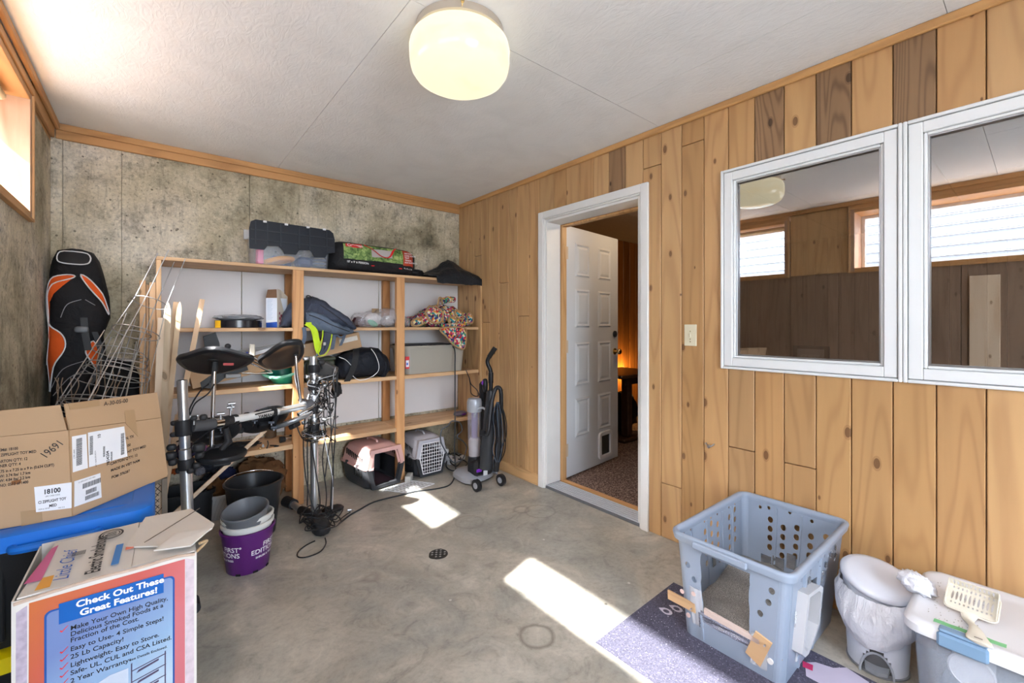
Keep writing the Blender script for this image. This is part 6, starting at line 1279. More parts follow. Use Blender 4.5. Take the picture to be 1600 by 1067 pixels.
ob('torn_edge', MB().tube(spline([V(bx0, by0-.004, bz-.01), V(-2.53, by0-.006, bz-.004), V(-2.45, by0-.004, bz-.001), V(-2.37, by0-.006, bz-.002), V(-2.30, by0-.004, bz), V(bx1, by0-.005, bz-.006)], 5), .004, 6), plain('torn_card', (.55, .42, .33), .8, .25, 60), sb)
ob('torn_edge', MB().tube(spline([V(-2.24, by0+.03, bz+.006), V(-2.222, by0+.05, bz+.0), V(-2.235, by0+.045, bz-.012), V(-2.25, by0+.02, bz-.012)], 5), .004, 6), plain('torn_kraft', (.5, .35, .2), .8), sb)
ob('crease', MB().tube([V(-2.36, by0+.10, ZT+.0195), V(-2.225, by1-.06, ZT+.026)], .0012, 5), plain('crease_dark', (.12, .10, .08), .9), sb)
tz = ZT+.0085
def tt(s, x, y, size, mt=INK, bold=.01, sx=1, **k): return text(s, V(x, y, tz+.0008+(y-by0)*.02), (0, 1, .02), (-1, 0, 0), size, mt, sb, bold=bold, sx=sx, lift=.0, **k)
tt('Little Chief', -2.500, -2.19, .040, plain('script_blue', (.02, .12, .5), .5), .0, .95, shear=.3); tt('Electric Smokehouse', -2.444, -2.195, .040, INK, .02, .68); 
quad('pink_corner', [V(bx0+.006, by0+.06, ZT+.0045), V(-2.55, by0+.06, ZT+.005), V(-2.545, by1-.06, ZT+.0085), V(bx0+.028, by1-.07, ZT+.007)], plain('magenta_print', (.6, .12, .28), .5), sb, .0006)
quad('orange_spot', [V(-2.555, by0+.012, ZT+.0025), V(-2.53, by0+.012, ZT+.0025), V(-2.53, by0+.07, ZT+.004), V(-2.55, by0+.07, ZT+.004)], plain('orange_spot_print', (.75, .35, .05), .5), sb, .0006)
quad('blue_strip', [V(-2.425, by0+.03, tz), V(-2.41, by0+.03, tz), V(-2.405, by0+.15, tz+.003), V(-2.42, by0+.15, tz+.003)], plain('strip_blue', (.03, .2, .55), .4), sb, .0006)
quad('red_patch', [V(-2.40, by0+.10, tz+.003), V(-2.383, by0+.10, tz+.003), V(-2.381, by0+.135, tz+.004), V(-2.398, by0+.135, tz+.004)], plain('coral_print', (.75, .2, .12), .4), sb, .0006)
EMc = V(-2.435, by0+.235, tz+.007)
m = MB()
for r0, r1 in ((.036, .030), (.026, .023)):
    o = [EMc+V(r0*.75*cos(a*pi/14), r0*sin(a*pi/14), 0) for a in range(28)]; i_ = [EMc+V(r1*.75*cos(a*pi/14), r1*sin(a*pi/14), 0) for a in range(28)]
    m.add(o+i_, [(k, (k+1) % 28, 28+(k+1) % 28, 28+k) for k in range(28)])
for k in range(5): y_ = -.016+.007*k; m.add([EMc+V(-.012, y_, 0), EMc+V(.012, y_, 0), EMc+V(.010, y_+.0035, 0), EMc+V(-.008, y_+.0035, 0)], [(0, 1, 2, 3)])
ob('round_emblem', m, INK, sb, sm=0)
m = MB()
for k in range(12): x_ = -2.507+k*.0022; m.add([V(x_, by0+.14, tz+.0045), V(x_+.0012, by0+.14, tz+.0045), V(x_+.0012, by0+.165, tz+.0052), V(x_, by0+.165, tz+.0052)], [(0, 1, 2, 3)])
ob('barcode', m, INK, sb, sm=0, kind='stuff')
# ------------------------------------------------------------------ tall sports bag in the corner
gb = thing('golf_bag', 'black and orange padded sports bag with white piping standing in the left corner', 'sports bag', (-2.66, -.2, 0))
GBK = fabric('bag_black', (.016, .016, .018), .7, .55, 16); OR = fabric('bag_orange', (.72, .11, .02), .65, .3, 12, var=.08)
secs = [(0, -2.70, .09, .09), (.3, -2.70, .09, .10), (.6, -2.695, .09, .10), (.78, -2.69, .085, .10), (.92, -2.685, .095, .11), (1.04, -2.675, .112, .12), (1.12, -2.672, .112, .12), (1.2, -2.672, .104, .11), (1.30, -2.66, .125, .125), (1.42, -2.672, .125, .12), (1.54, -2.675, .11, .11), (1.63, -2.68, .092, .095), (1.675, -2.685, .075, .08), (1.69, -2.685, .03, .04)]
def gsec(z):
    for a, b in zip(secs, secs[1:]):
        if a[0] <= z <= b[0]: t_ = (z-a[0])/(b[0]-a[0]); return [a[i]+(b[i]-a[i])*t_ for i in range(4)]
    return secs[-1]
def gpt(z, ang, off=0):
    _, cx_, rx_, ry_ = gsec(z); c_, s_ = cos(ang), sin(ang)
    n_ = .012*noise.noise(V(c_*2, s_*2, z*6))
    return V(cx_+math.copysign(abs(c_)**.8, c_)*(rx_+off+n_), -.165+math.copysign(abs(s_)**.8, s_)*(ry_+off+n_)*.98+(-.10+z*.055), z)
zs = [0, .15, .3, .45, .6, .72, .85, .92, .98, 1.04, 1.1, 1.15, 1.2, 1.25, 1.3, 1.36, 1.42, 1.48, 1.54, 1.59, 1.63, 1.655, 1.675, 1.69]
ob('body', MB().loft([[gpt(z, 2*pi*k/32) for k in range(32)] for z in zs]), GBK, gb, sm=60)
AF = -pi/2                                               # facing the camera
def gpatch(pts, mt, nm, off=.006, pipe=True):
    # pts (angle offset, z): a closed outline on the bag surface
    c_ = (sum(p[0] for p in pts)/len(pts), sum(p[1] for p in pts)/len(pts)); P = spline([V(a, z, 0) for a, z in pts], 4, True)
    R = [[gpt(c_[1]+(p.y-c_[1])*s, AF+c_[0]+(p.x-c_[0])*s, off) for p in P] for s in (1, .66, .33, .05)]; m = MB(); m.loft([[q for q in R[0]]]+R[1:], False, True); go = ob(nm, m, mt, gb, sm=60)
    if pipe: ob('piping', MB().tube(R[0], .0035, 6, True), PIP, go, sm=60)
gpatch([(-1.45, 1.04), (-1.35, 1.36), (-1.2, 1.46), (-.7, 1.52), (-.08, 1.535), (-.08, 1.515), (-.7, 1.48), (-1.05, 1.40), (-1.15, 1.30), (-1.2, 1.2)], OR, 'orange_panel')
gpatch([(.12, 1.54), (.6, 1.49), (1.1, 1.38), (1.15, 1.32), (.8, 1.39), (.35, 1.47)], OR, 'orange_panel')
gpatch([(-1.3, 1.25), (-.8, 1.24), (-.35, 1.19), (-.3, 1.12), (-.7, 1.03), (-1.2, .90), (-1.35, 1.0)], OR, 'orange_panel')
gpatch([(.25, 1.12), (.6, 1.17), (.85, 1.10), (.8, 1.02), (.45, 1.06)], OR, 'orange_panel')
gpatch([(-.75, .80), (-.45, .83), (-.4, .77), (-.6, .74)], OR, 'orange_tab', .006, False)
gpatch([(-.6, 1.662), (.55, 1.662), (.5, 1.61), (0, 1.595), (-.6, 1.61)], fabric('lid_black_fabric', (.025, .025, .027), .6, .2), 'top_lid', .007)
for P_ in ([(-.5, 1.30), (-.2, 1.37), (.1, 1.40)], [(.2, 1.40), (.5, 1.37)], [(-.9, .92), (-.3, 1.02), (.2, 1.06)], [(-.7, .88), (-.1, .97), (.3, 1.01)]):
    ob('stitch_line', MB().tube(spline([gpt(z, AF+a, .004) for a, z in P_], 5), .002, 5), plain('grey_stitch', (.3, .3, .32), .5), gb)
ribbon([gpt(1.30, AF+.1, .012), gpt(1.22, AF+.2, .02), gpt(1.12, AF+.3, .02)], .03, .005, BLACKP, 'strap', gb)
ob('buckle', MB().blob(gpt(1.235, AF+.1, .022), (.03, .01, .018), .05, 3, 14, 8, 2, .6), plain('grey_buckle', (.12, .13, .14), .4), gb, sm=60)
ribbon([gpt(1.22, AF+.55, .015), gpt(1.12, AF+.8, .02), gpt(1.02, AF+.75, .03), gpt(.92, AF+.5, .03)], .025, .004, BLACKP, 'strap', gb)
ribbon([gpt(1.10, AF+.9, .01), gpt(1.03, AF+1.2, .04), gpt(.96, AF+1.0, .03), gpt(1.02, AF+.9, .01)], .02, .004, BLACKP, 'strap', gb)
# black bag behind the wire cages
c = at(183, 560, y=-.22)
ob('cloth_bag', MB().blob((c.x, -.20, .78), (.12, .13, .27), .15, 3, 28, 18, 5, .8).blob((c.x+.02, -.21, .32), (.13, .14, .30), .1, 3, 24, 16, 6, .8), fabric('matte_black_cloth', (.014, .014, .015), .9, .6, 9), label='lumpy matte black bag standing behind the wire plant cages', cat='bag', sm=70)
# boards leaning beside the shelving
for i, (px0, px1, top, yy) in enumerate(((218, 228, 438, -.30), (228.5, 233, 445, -.27), (233.5, 244, 441, -.31))):
    a = at(px0, top, y=yy); b = at(px1, top, y=yy); lb = ('pale board at the far left of the three leaning against the shelving', 'narrow edge-on board between the two wider leaning boards', 'pale board with a dark scratch right against the left end of the shelving')[i]
    M_ = Matrix.Translation(V(0, 0, 0)); ob('leaning_board', MB().box(a.x, b.x-.001, yy-.02, yy+.02, 0, a.z, .002), PALEZ, label=lb, cat='board', sm=0, color=((1.0, .85, .68), (.95, .8, .65), (.98, .84, .68))[i])
ob('leaning_board', MB().box(at(233.5, 441, y=-.26).x, -2.334, -.25, -.21, 0, 1.50, .002), PALEZ, label='hidden pale board behind the leaning boards beside the shelving', cat='board', sm=0) if False else None
# stakes leaning on the shelving
def stake(t_, b_, w_, lb, yt, yb, mt=PALEZ, col=None, point=False, th=.018, cat='stake'):
    a = at(*t_, y=yt); b = at(*b_, y=yb); d_ = (b-a).normalized(); k = (a.z-.002)/-d_.z; b = a+d_*k; b.z = .006
    m = MB(); L_ = (a-b).length; X = V(1, 0, 0); d2 = (a-b).normalized(); X = (X-d2*X.dot(d2)).normalized(); Y = d2.cross(X)
    ring = lambda c, w, t: [c-X*w/2-Y*t/2, c+X*w/2-Y*t/2, c+X*w/2+Y*t/2, c-X*w/2+Y*t/2]
    R = [ring(b, w_, th)]
    if point: R += [ring(b+d2*(L_-.055), w_, th), ring(b+d2*(L_-.02), w_*.62, th), ring(b+d2*L_, w_*.12, th*.6)]
    else: R += [ring(b+d2*L_, w_, th)]
    return ob('wooden_stake', m.loft(R), mt, label=lb, cat=cat, sm=0, color=col)
stake((252, 497), (244, 680), .030, 'whitish stake furthest left of the bundle leaning on the shelving', -.50, -.62, col=(.85, .9, .95))
stake((262, 472), (257, 640), .032, 'grey pointed stake at the front left of the leaning bundle', -.47, -.60, col=(.62, .64, .62), point=True)
stake((275, 472), (263, 600), .026, 'warm pale square-cut stake in the middle of the leaning bundle', -.43, -.50, col=(.8, .74, .66))
stake((281, 472), (267, 610), .025, 'grey pointed stake with dark knots at the right of the leaning bundle', -.46, -.56, col=(.66, .64, .58), point=True)
stake((316, 468), (288, 612), .026, 'pale square-cut stake leaning alone across the left shelf bay', -.42, -.50, col=(.85, .78, .7))
stake((277, 648), (266, 720), .022, 'short thin lath leaning low behind the left drum rack leg', -.45, -.55, col=(1.05, 1, .9), cat='lath')
a = at(415, 672, y=-.44); b = at(262, 812, y=-.50); d_ = (b-a).normalized(); b2 = a+d_*((a.z-.012)/-d_.z)
ob('diagonal_lath', MB().bar(a, b2, .012, .022, up=(0, -1, 0) if False else (0, 0, 1)), PALEX, label='long pale lath slanting from the lowest shelf down to the floor on the left', cat='lath', sm=0, color=(1.05, 1.02, 1))
# ------------------------------------------------------------------ tomato cages
GW = base('galvanised_wire', (.5, .51, .53), .35, .8)
def cage(lb, ax0, ax1, r0, r1, rings, legs, rot, extra=.0, seed=1):
    t = thing('plant_cage', lb, 'wire cage', tuple(ax0)); A0, A1 = Vector(ax0), Vector(ax1); d_ = (A1-A0).normalized(); u = d_.orthogonal().normalized(); v = d_.cross(u); L_ = (A1-A0).length
    for s in rings:
        c_ = A0.lerp(A1, s); r_ = r0+(r1-r0)*s; ob('ring', MB().tube([c_+(u*cos(2*pi*k/28)+v*sin(2*pi*k/28))*r_ for k in range(28)], .0024, 5, True), GW, t, sm=60)
    for k in range(legs):
        a_ = rot+2*pi*k/legs; e = u*cos(a_)+v*sin(a_); P_ = [A0+e*r0, A0.lerp(A1, .5)+e*(r0+r1)/2, A1+e*r1, A1+d_*extra+e*r1*.9]
        ob('leg_wire', MB().tube(P_, .0026, 5), GW, t, sm=60)
    return t
c0, c1 = at(158, 640, y=-.75), at(236, 470, y=-.55)
cage('larger galvanised wire plant cage leaning in the corner, its legs pointing up over the shelving', c0, c1, .16, .075, (0.02, .3, .34, .68, .98), 4, .5, .30)
c0, c1 = at(150, 655, y=-.68), at(190, 540, y=-.55)
cage('smaller wire plant cage nested low in the larger one behind the cardboard box', c0, c1, .17, .10, (.1, .16, .22, .5, .9), 5, .2, .06)
c0, c1 = at(175, 655, y=-.60), at(212, 520, y=-.45)
cage('wire plant cage behind the others, close to the leaning boards', c0, c1, .12, .07, (.1, .2, .62, .7, .98), 4, 1.1, .1)
tw = thing('dry_twigs', 'dry brown plant twigs caught in the wire cages by the left corner', 'twigs', tuple(at(95, 640, y=-.7)))
for i in range(12):
    a = at(80+i*9+rc.uniform(-5, 5), 650, y=-.66); b = at(84+i*10+rc.uniform(-18, 18), 590-rc.uniform(0, 70)*(i > 5), y=-.66); ob('twig', MB().tube(wander(a, b, 4, .012), .0022, 5), plain('twig_brown%d' % (i % 2), (.28, .2, .14), .8), tw, sm=60)
# mesh screen
ms = thing('mesh_screen', 'wood framed wire mesh screen standing behind the blue lidded tote', 'screen', (-2.37, -.93, 0))
mx0, mx1, my, mz = -2.50, -2.288, -.93, .505
OW = plain('grey_weathered_wood', (.22, .18, .14), .8, .2, 12)
for (a, b, c_, d_) in ((mx1-.022, mx1, 0, mz), (mx0, mx0+.022, 0, mz), (mx0+.023, mx1-.023, mz-.02, mz), (mx0+.023, mx1-.023, 0, .02)): ob('frame_rail', MB().box(a, b, my-.012, my+.012, c_, d_, .001), OW, ms, sm=0)
m = MB()
for k in range(-14, 30):
    for s_ in (1, -1):
        x_ = mx0+k*.022; P_ = []
        for (zz0, zz1) in ((.02, mz-.02),):
            # diagonal wire clipped to the frame
            pts = [(x_+s_*(z-.02)*.75 if s_ > 0 else x_+(mz-.02-z)*.75, z) for z in [zz0+i*(zz1-zz0)/30 for i in range(31)]]; pts = [p for p in pts if mx0+.022 < p[0] < mx1-.022]
            if len(pts) > 1: m.tube([V(pts[0][0], my+.002*s_, pts[0][1]), V(pts[-1][0], my+.002*s_, pts[-1][1])], .0014, 4)
ob('wire_mesh', m, BLACKP, ms, sm=0, kind='stuff')
ob('mesh_backing', MB().box(-2.49, -2.31, -.90, -.885, .0, .49), PALEZ, label='pale board standing behind the mesh screen', cat='board', sm=0)
# ------------------------------------------------------------------ buckets and pots
PSH = {}
RTV = Vector((cos(YAW), -sin(YAW), 0))
def pot(nm, lb, c_, r0, r1, h, z, mt, cat='pot', rim=.006, rimh=.014, group=None, tilt=None, wall=.003, sq=False):
    t = thing(nm, lb, cat, (c_[0], c_[1], z), 0, group)
    M_ = (tilt or Matrix.Identity(4))
    m = MB(M_); m.lathe([(r0*.96, 0), (r0, .004), (r1, h-rimh), (r1+rim, h-rimh+.001), (r1+rim+.001, h-.003), (r1+rim*.6, h), (r1-wall*.3, h), (r1-wall, h-.004), (r0-wall, .008), (.001, .006)], 44, c0=True, c1=True)
    PSH[t.name] = ob('shell', m, mt, t, local=True, sm=45); return t
PP = plain('purple_pot', (.095, .015, .14), .35, .06); WP = plain('offwhite_pot', (.66, .66, .63), .4, .04); GP_ = plain('grey_pot', (.13, .14, .155), .4, .06)
cxp, cyp = -1.960, -1.045
pp = pot('plant_pot', 'purple plant pot with white lettering holding a stack of other pots', (cxp, cyp), .096, .120, .215, 0, PP)
pot('plant_pot', 'lower off-white pot nested directly in the purple pot', (cxp, cyp), .088, .1135, .205, .040, WP, rim=.007, rimh=.018)
pot('plant_pot', 'upper off-white pot nested between the lower white pot and the grey one', (cxp, cyp), .082, .1135, .205, .070, WP, rim=.007, rimh=.018, tilt=Matrix.Rotation(radians(-2), 4, 'X'))
pot('plant_pot', 'dark grey pot tipped at the very top of the purple pot stack', (cxp+.008, cyp+.002), .072, .102, .19, .130, GP_, rim=.006, tilt=Matrix.Rotation(radians(12), 4, RTV))
def wrapped(s, ang0, z, size, bold=.01, sx=1, rad=lambda z: .096+.024*z/.201):
    # lettering wrapped round the pot
    def wob(p):
        a = ang0+(p.x)/rad(z); r_ = rad(p.z)+.0009; return V(cxp+r_*cos(a), cyp+r_*sin(a), p.z)
    text(s, V(0, 0, z), (1, 0, 0), (0, 0, 1), size, WINK, PSH[pp.name], bold=bold, sx=sx, wob=wob, lift=0)
ac = atan2(CAM.y-cyp, CAM.x-cxp)
wrapped('FIRST\u00b0', ac-1.08, .128, .034); wrapped('EDITIONS', ac-1.72, .098, .034); wrapped('SHRUBS & TREES', ac-1.6, .077, .014, .02)
wrapped('FIRST', ac+.62, .128, .034); wrapped('EDITIONS', ac-.0+.12, .098, .034); wrapped('SHRUBS & TREES', ac+.32, .075, .014, .02)
for a in (-.45, .35, 1.1): ob('drain_notch', MB().box(-.011, .011, -.003, .003, .002, .012, 0, Matrix.Translation(V(cxp, cyp, 0)) @ Matrix.Rotation(ac+a, 4, 'Z') @ Matrix.Translation(V(.0955, 0, 0)) @ Matrix.Rotation(pi/2, 4, 'Z')), base('notch_dark', (.004, .003, .004), .9), pp, sm=0)
BB = plain('bucket_black', (.022, .024, .027), .35, .3, 20)
pot('bucket', 'large black plastic bucket behind the pot stack', (-1.872, -.655), .115, .150, .325, 0, BB, 'bucket', rim=.009)
bk = bpy.data.objects['bucket']; ob('bail_handle', MB().tube(spline([V(-2.025, -.64, .318), V(-2.0, -.56, .326), V(-1.93, -.505, .334), V(-1.83, -.50, .334), V(-1.75, -.555, .326)], 6), .0035, 6), CHROME, bk, sm=60)
wt = pot('tub', 'small off-white tub with a diagonal embossed pattern, holding a brown cloth', (-2.00, -.235), .078, .100, .165, 0, plain('pale_grey_tub', (.58, .59, .60), .45, .05), 'tub', rim=.007, rimh=.02)
for k in range(9):
    a = -2.6+k*.22; P_ = [V((.079+.020*s)*cos(a+.5*s)*1.005, (.079+.020*s)*sin(a+.5*s)*1.005, .008+.135*s) for s in [i/8 for i in range(9)]]; ob('embossed_rib', MB().tube(P_, .0015, 4), plain('tub_rib', (.42, .43, .45), .5), wt, local=True, sm=60)
BR = fabric('brown_canvas', (.14, .07, .03), .9, .7, 14)
ob('canvas_cloth', MB().blob((-1.985, -.23, .19), (.085, .08, .075), .3, 4, 30, 18, 9), BR, label='crumpled brown canvas cloth stuffed in the small off-white tub', cat='cloth', sm=70)
ob('canvas_cloth', MB().blob((-1.78, -.20, .17), (.17, .12, .155), .3, 3.5, 34, 20, 13).blob((-1.93, -.13, .09), (.10, .09, .09), .3, 4, 24, 14, 14), BR, label='large heap of brown canvas on the floor behind the black bucket', cat='cloth', sm=70)
cr = tote('storage_crate', 'black open crate full of dark clothes under the left bay of the shelving', -2.175, -.24, 0, .26, .24, .22, TB, None, cat='crate')
for i, (px, py, yy, r_, col, lb) in enumerate(((290, 705, -.27, (.06, .07, .045), (.03, .025, .06), 'dark violet cloth on top of the black crate, left'), (277, 732, -.30, (.055, .05, .03), (.35, .08, .02), 'rust orange cloth at the left edge of the black crate'), (312, 735, -.3, (.03, .04, .03), (.12, .12, .14), 'grey cloth ball on the black crate'), (330, 722, -.25, (.08, .08, .06), (.02, .022, .03), 'black cloth heaped in the black crate'),
        (345, 705, -.22, (.09, .08, .055), (.10, .105, .13), 'slate grey glossy cloth on top of the heap under the lowest shelf'), (352, 742, -.22, (.06, .06, .05), (.02, .025, .07), 'navy blue cloth beside the black crate'), (316, 712, -.2, (.03, .05, .08), (.25, .1, .25), 'translucent purple cloth poking up between the dark clothes'))):
    p = at(px, py, y=yy); p.z = max(p.z, r_[2]+.01); ob('folded_cloth', MB().blob(p, r_, .3, 5, 26, 16, 20+i), fabric('cloth_%d' % i, col, .75, .7, 20), label=lb, cat='cloth', sm=70)
ob('cloth_heap', MB().blob((-2.0, -.09, .12), (.15, .07, .13), .25, 4, 28, 16, 31), fabric('heap_black', (.02, .02, .024), .85, .6, 12), label='black heap of clothes on the floor behind the small off-white tub', cat='cloth', sm=70)
# ------------------------------------------------------------------ mat
mm = base('printed_mat', (.03, .03, .05), .85, spec=.25); nt = mm.node_tree; pos = _n(nt, 'ShaderNodeNewGeometry').outputs['Position']
n1 = nz(nt, pos, 160, 3, .8); r = ramp(nt, [(.35, (.05, .048, .07)), (.6, (.10, .098, .145)), (.72, (.26, .25, .34))]); nt.links.new(n1, r.inputs[0])
vo = _n(nt, 'ShaderNodeTexVoronoi'); vo.inputs['Scale'].default_value = 70; nt.links.new(pos, vo.inputs['Vector']); n2 = nz(nt, pos, 5, 2)
spk = mth(nt, 'LESS_THAN', vo.outputs['Distance'], mth(nt, 'MULTIPLY', n2, .22)); c = mixc(nt, mth(nt, 'MULTIPLY', spk, .8), r.outputs[0], (.6, .6, .68))
L(mm)(c, nt.nodes['Principled BSDF'].inputs['Base Color']); bump(mm, n1, .4, .004)
mt_ = thing('floor_mat', 'dark purple mat with printed white eyes under the blue grey litter box', 'mat', (-.67, -3.15, 0))
MP = [V(-.985, -2.555, 0), V(-.378, -2.535, 0), V(-.372, -3.9, 0), V(-.955, -3.9, 0)]
mb_ = MB(); mb_.add([p for p in MP]+[p+V(0, 0, .004) for p in MP], [(0, 1, 2, 3), (7, 6, 5, 4), (0, 4, 5, 1), (1, 5, 6, 2), (2, 6, 7, 3), (3, 7, 4, 0)])
ob('mat', mb_, mm, mt_, sm=0)
for (px, py) in ((1041, 955), (1057, 951)):
    c = at(px, py, z=.004); m = MB(); o = [c+V(.021*cos(a*pi/10)+.010*max(0, cos(a*pi/10-2.4))**4, .027*sin(a*pi/10)+.014*max(0, cos(a*pi/10-2.4))**4, .0004) for a in range(20)]; i_ = [c+V(.011*cos(a*pi/10), .014*sin(a*pi/10), .0004) for a in range(20)]
    m.add(o+i_, [(k, (k+1) % 20, 20+(k+1) % 20, 20+k) for k in range(20)]); ob('printed_eye', m, plain('mat_white_print', (.55, .52, .62), .8), mt_, sm=0)
c = at(1298, 1050, z=.004); ob('printed_shape', MB().add([c+V(x, y, .0004) for x, y in ((-.09, .05), (-.02, .075), (.012, .05), (.03, .0), (.07, -.03), (.05, -.10), (-.09, -.10))], [(6, 5, 4, 3, 2, 1, 0)]), plain('mat_pale_print', (.5, .46, .58), .8), mt_, sm=0)
c = at(1262, 1040, z=.005); ob('printed_shape', MB().add([c+V(x, y, .0004) for x, y in ((-.02, .01), (.012, .02), (.018, -.012), (-.015, -.02))], [(3, 2, 1, 0)]), plain('mat_crimson_print', (.5, .03, .12), .8), mt_, sm=0)
# ------------------------------------------------------------------ litter box: deep tote with holes
LBM = plain('blue_grey_plastic', (.27, .325, .41), .35, .03)
lb = thing('litter_box', 'deep blue grey litter box with round holes and a rough cut doorway', 'litter box', (-.374, -2.93, .005))
T0 = (-.712+.02, -.045-.01, -2.705-.02, -3.158+.015); B0 = (-.655, -.098, -2.745, -3.108); LH = .405; LZ = .005; CR = .03
def lerp(a, b, t): return a+(b-a)*t
def rect(v): return [lerp(B0[i], T0[i], v) for i in range(4)]    # x0,x1,y1(max),y0(min)
def holed(outline, holes, fn, th, name, mt, par):
    cu = bpy.data.curves.new('c', 'CURVE'); cu.dimensions = '2D'; cu.fill_mode = 'BOTH'; cu.extrude = th/2
    for P in [outline]+holes:
        s = cu.splines.new('POLY'); s.points.add(len(P)-1); s.use_cyclic_u = True
        for i, (u, v) in enumerate(P): s.points[i].co = (u, v, 0, 1)
    o = bpy.data.objects.new('c', cu); SC.collection.objects.link(o); dg = bpy.context.evaluated_depsgraph_get(); me = o.evaluated_get(dg).to_mesh()
    m = MB(); m.add([fn(v.co.x, v.co.y, v.co.z) for v in me.vertices], [tuple(p.vertices) for p in me.polygons]); o.evaluated_get(dg).to_mesh_clear(); bpy.data.objects.remove(o); bpy.data.curves.remove(cu)
    return ob(name, m, mt, par, sm=0)
def circ(u, v, r, n=16, e=1): return [(u+r*cos(-2*pi*k/n), v+r*e*sin(-2*pi*k/n)) for k in range(n)]
W_, D_ = .60, .42                                        # nominal size of the flats
# fn for each wall: u along the wall in metres from its middle, v height 0..LH
def f_w(u, v, w):                                        # -x wall (u along +y)
    x0, x1, y1, y0 = rect(v/LH); return V(x0-w, lerp(y0+CR, y1-CR, .5+u/(D_-2*CR)), LZ+v)
def f_e(u, v, w): x0, x1, y1, y0 = rect(v/LH); return V(x1+w, lerp(y0+CR, y1-CR, .5+u/(D_-2*CR)), LZ+v)
def f_n(u, v, w): x0, x1, y1, y0 = rect(v/LH); return V(lerp(x0+CR, x1-CR, .5+u/(W_-2*CR)), y1+w, LZ+v)
def f_s(u, v, w): x0, x1, y1, y0 = rect(v/LH); return V(lerp(x0+CR, x1-CR, .5+u/(W_-2*CR)), y0-w, LZ+v)
hu, hw = D_/2-CR, W_/2-CR
def U_of(y, v):                                          # y on the -x wall -> u
    x0, x1, y1, y0 = rect(v/LH); return ((y-(y0+CR))/((y1-CR)-(y0+CR))-.5)*(D_-2*CR)
def box_out(h): return [(-h, .0), (h, .0), (h, LH), (-h, LH)]
ho = [circ(U_of(y, z), z, .0108, e=1.15) for y, z in ((-2.757, .336), (-2.775, .293), (-2.762, .239), (-2.80, .243), (-3.085, .335), (-3.073, .288), (-3.044, .233), (-3.088, .238)) if abs(U_of(y, z)) < hu-.012]
jr = random.Random(4)
dl, dr_ = U_of(-2.83, .2), U_of(-3.005, .2)
door = [(dr_, .122)]+[(dr_+jr.uniform(-.003, .002), .122+.24*k/12) for k in range(1, 12)]+[(dr_-.002, .365), (dl-.012, .368), (dl-.004, .35)]+[(dl+jr.uniform(-.003, .003), .345-.2*k/10) for k in range(1, 10)]+[(dl, .122)]
holed(box_out(hu), [door[::-1]]+ho, f_w, .003, 'wall', LBM, lb)
ge = [circ(u, v, .0122 if big else .007, e=1.15) for u, v, big in [(-hu+.03+.058*i+(.0 if k % 2 else .0), .20+.042*k-(i % 2)*.018, True) for i in range(5) for k in range(4)]+[(-.09, .375, False), (.0, .385, False), (.09, .378, False), (.13, .37, False)] if abs(u) < hu-.014 and v < LH-.01]
holed(box_out(hu), ge, f_e, .003, 'wall', LBM, lb)
gn = [circ(u, v, .0125 if k < 4 else .007, e=1.15) for i in range(9) for k, (u, v) in enumerate([(-hw+.03+i*.056, .22+.046*q-(i % 2)*.02) for q in range(4)]+[(-hw+.03+i*.056, .385)]) if abs(u) < hw-.015 and i not in (2, 6)]
holed(box_out(hw), gn, f_n, .003, 'wall', LBM, lb)
gs = [circ(u, v, .008, e=1.2) for u, v in ((-.19, .36), (-.17, .33), (-.10, .35), (-.02, .365), (.05, .36), (.1, .34), (.15, .37), (.2, .33), (.2, .29), (-.185, .29), (.1, .29))]
gs.append([(-.11, .145), (-.03, .12), (.01, .16), (.02, .28), (-.02, .30), (-.11, .315)][::-1])
holed(box_out(hw), gs, f_s, .003, 'wall', LBM, lb)
cm = MB()
for (sx, sy) in ((0, 0), (1, 0), (1, 1), (0, 1)):
    for k in range(6):
        q = []
        for kk, v in ((k, 0), (k+1, 0), (k+1, 1), (k, 1)):
            x0, x1, y1, y0 = rect(v); a0 = {(0, 0): 180, (1, 0): 270, (1, 1): 0, (0, 1): 90}[(sx, sy)]; a = radians(a0+15*kk)
            cx_ = x1-CR if sx else x0+CR; cy_ = y1-CR if sy else y0+CR; q.append(V(cx_+CR*cos(a), cy_+CR*sin(a), LZ+v*LH))
        qi = [p+((V(-.374, -2.93, p.z)-p).normalized())*.004 for p in q]; cm.add(q+qi, [(0, 1, 2, 3), (7, 6, 5, 4), (0, 4, 5, 1), (2, 6, 7, 3)])
ob('corner', cm, LBM, lb, sm=60, kind='stuff')
def rr4(v, o, z): x0, x1, y1, y0 = rect(v); return [p+V(0, 0, z) for p in rrect(x1-x0+2*o, y1-y0+2*o, CR+o, 6, (x0+x1)/2, (y0+y1)/2)]
ob('rim', MB().loft([rr4(1, -.002, LZ+LH-.018), rr4(1, .004, LZ+LH-.018), rr4(1, .014, LZ+LH-.016), rr4(1, .020, LZ+LH+.006), rr4(1, .018, LZ+LH+.014), rr4(1, .008, LZ+LH+.017), rr4(1, -.004, LZ+LH+.010), rr4(1, -.005, LZ+LH-.002), rr4(1, -.002, LZ+LH-.018)], False, False), LBM, lb, sm=60)
ob('bottom', MB().loft([rr4(0, -.006, LZ), rr4(0, 0, LZ+.004), rr4(0, -.004, LZ+.006)]), LBM, lb, sm=30)
ob('front_lip', MB().box(-.735, -.722, -3.02, -2.82, LZ+LH-.012, LZ+LH+.012, .004), LBM, lb, sm=30)
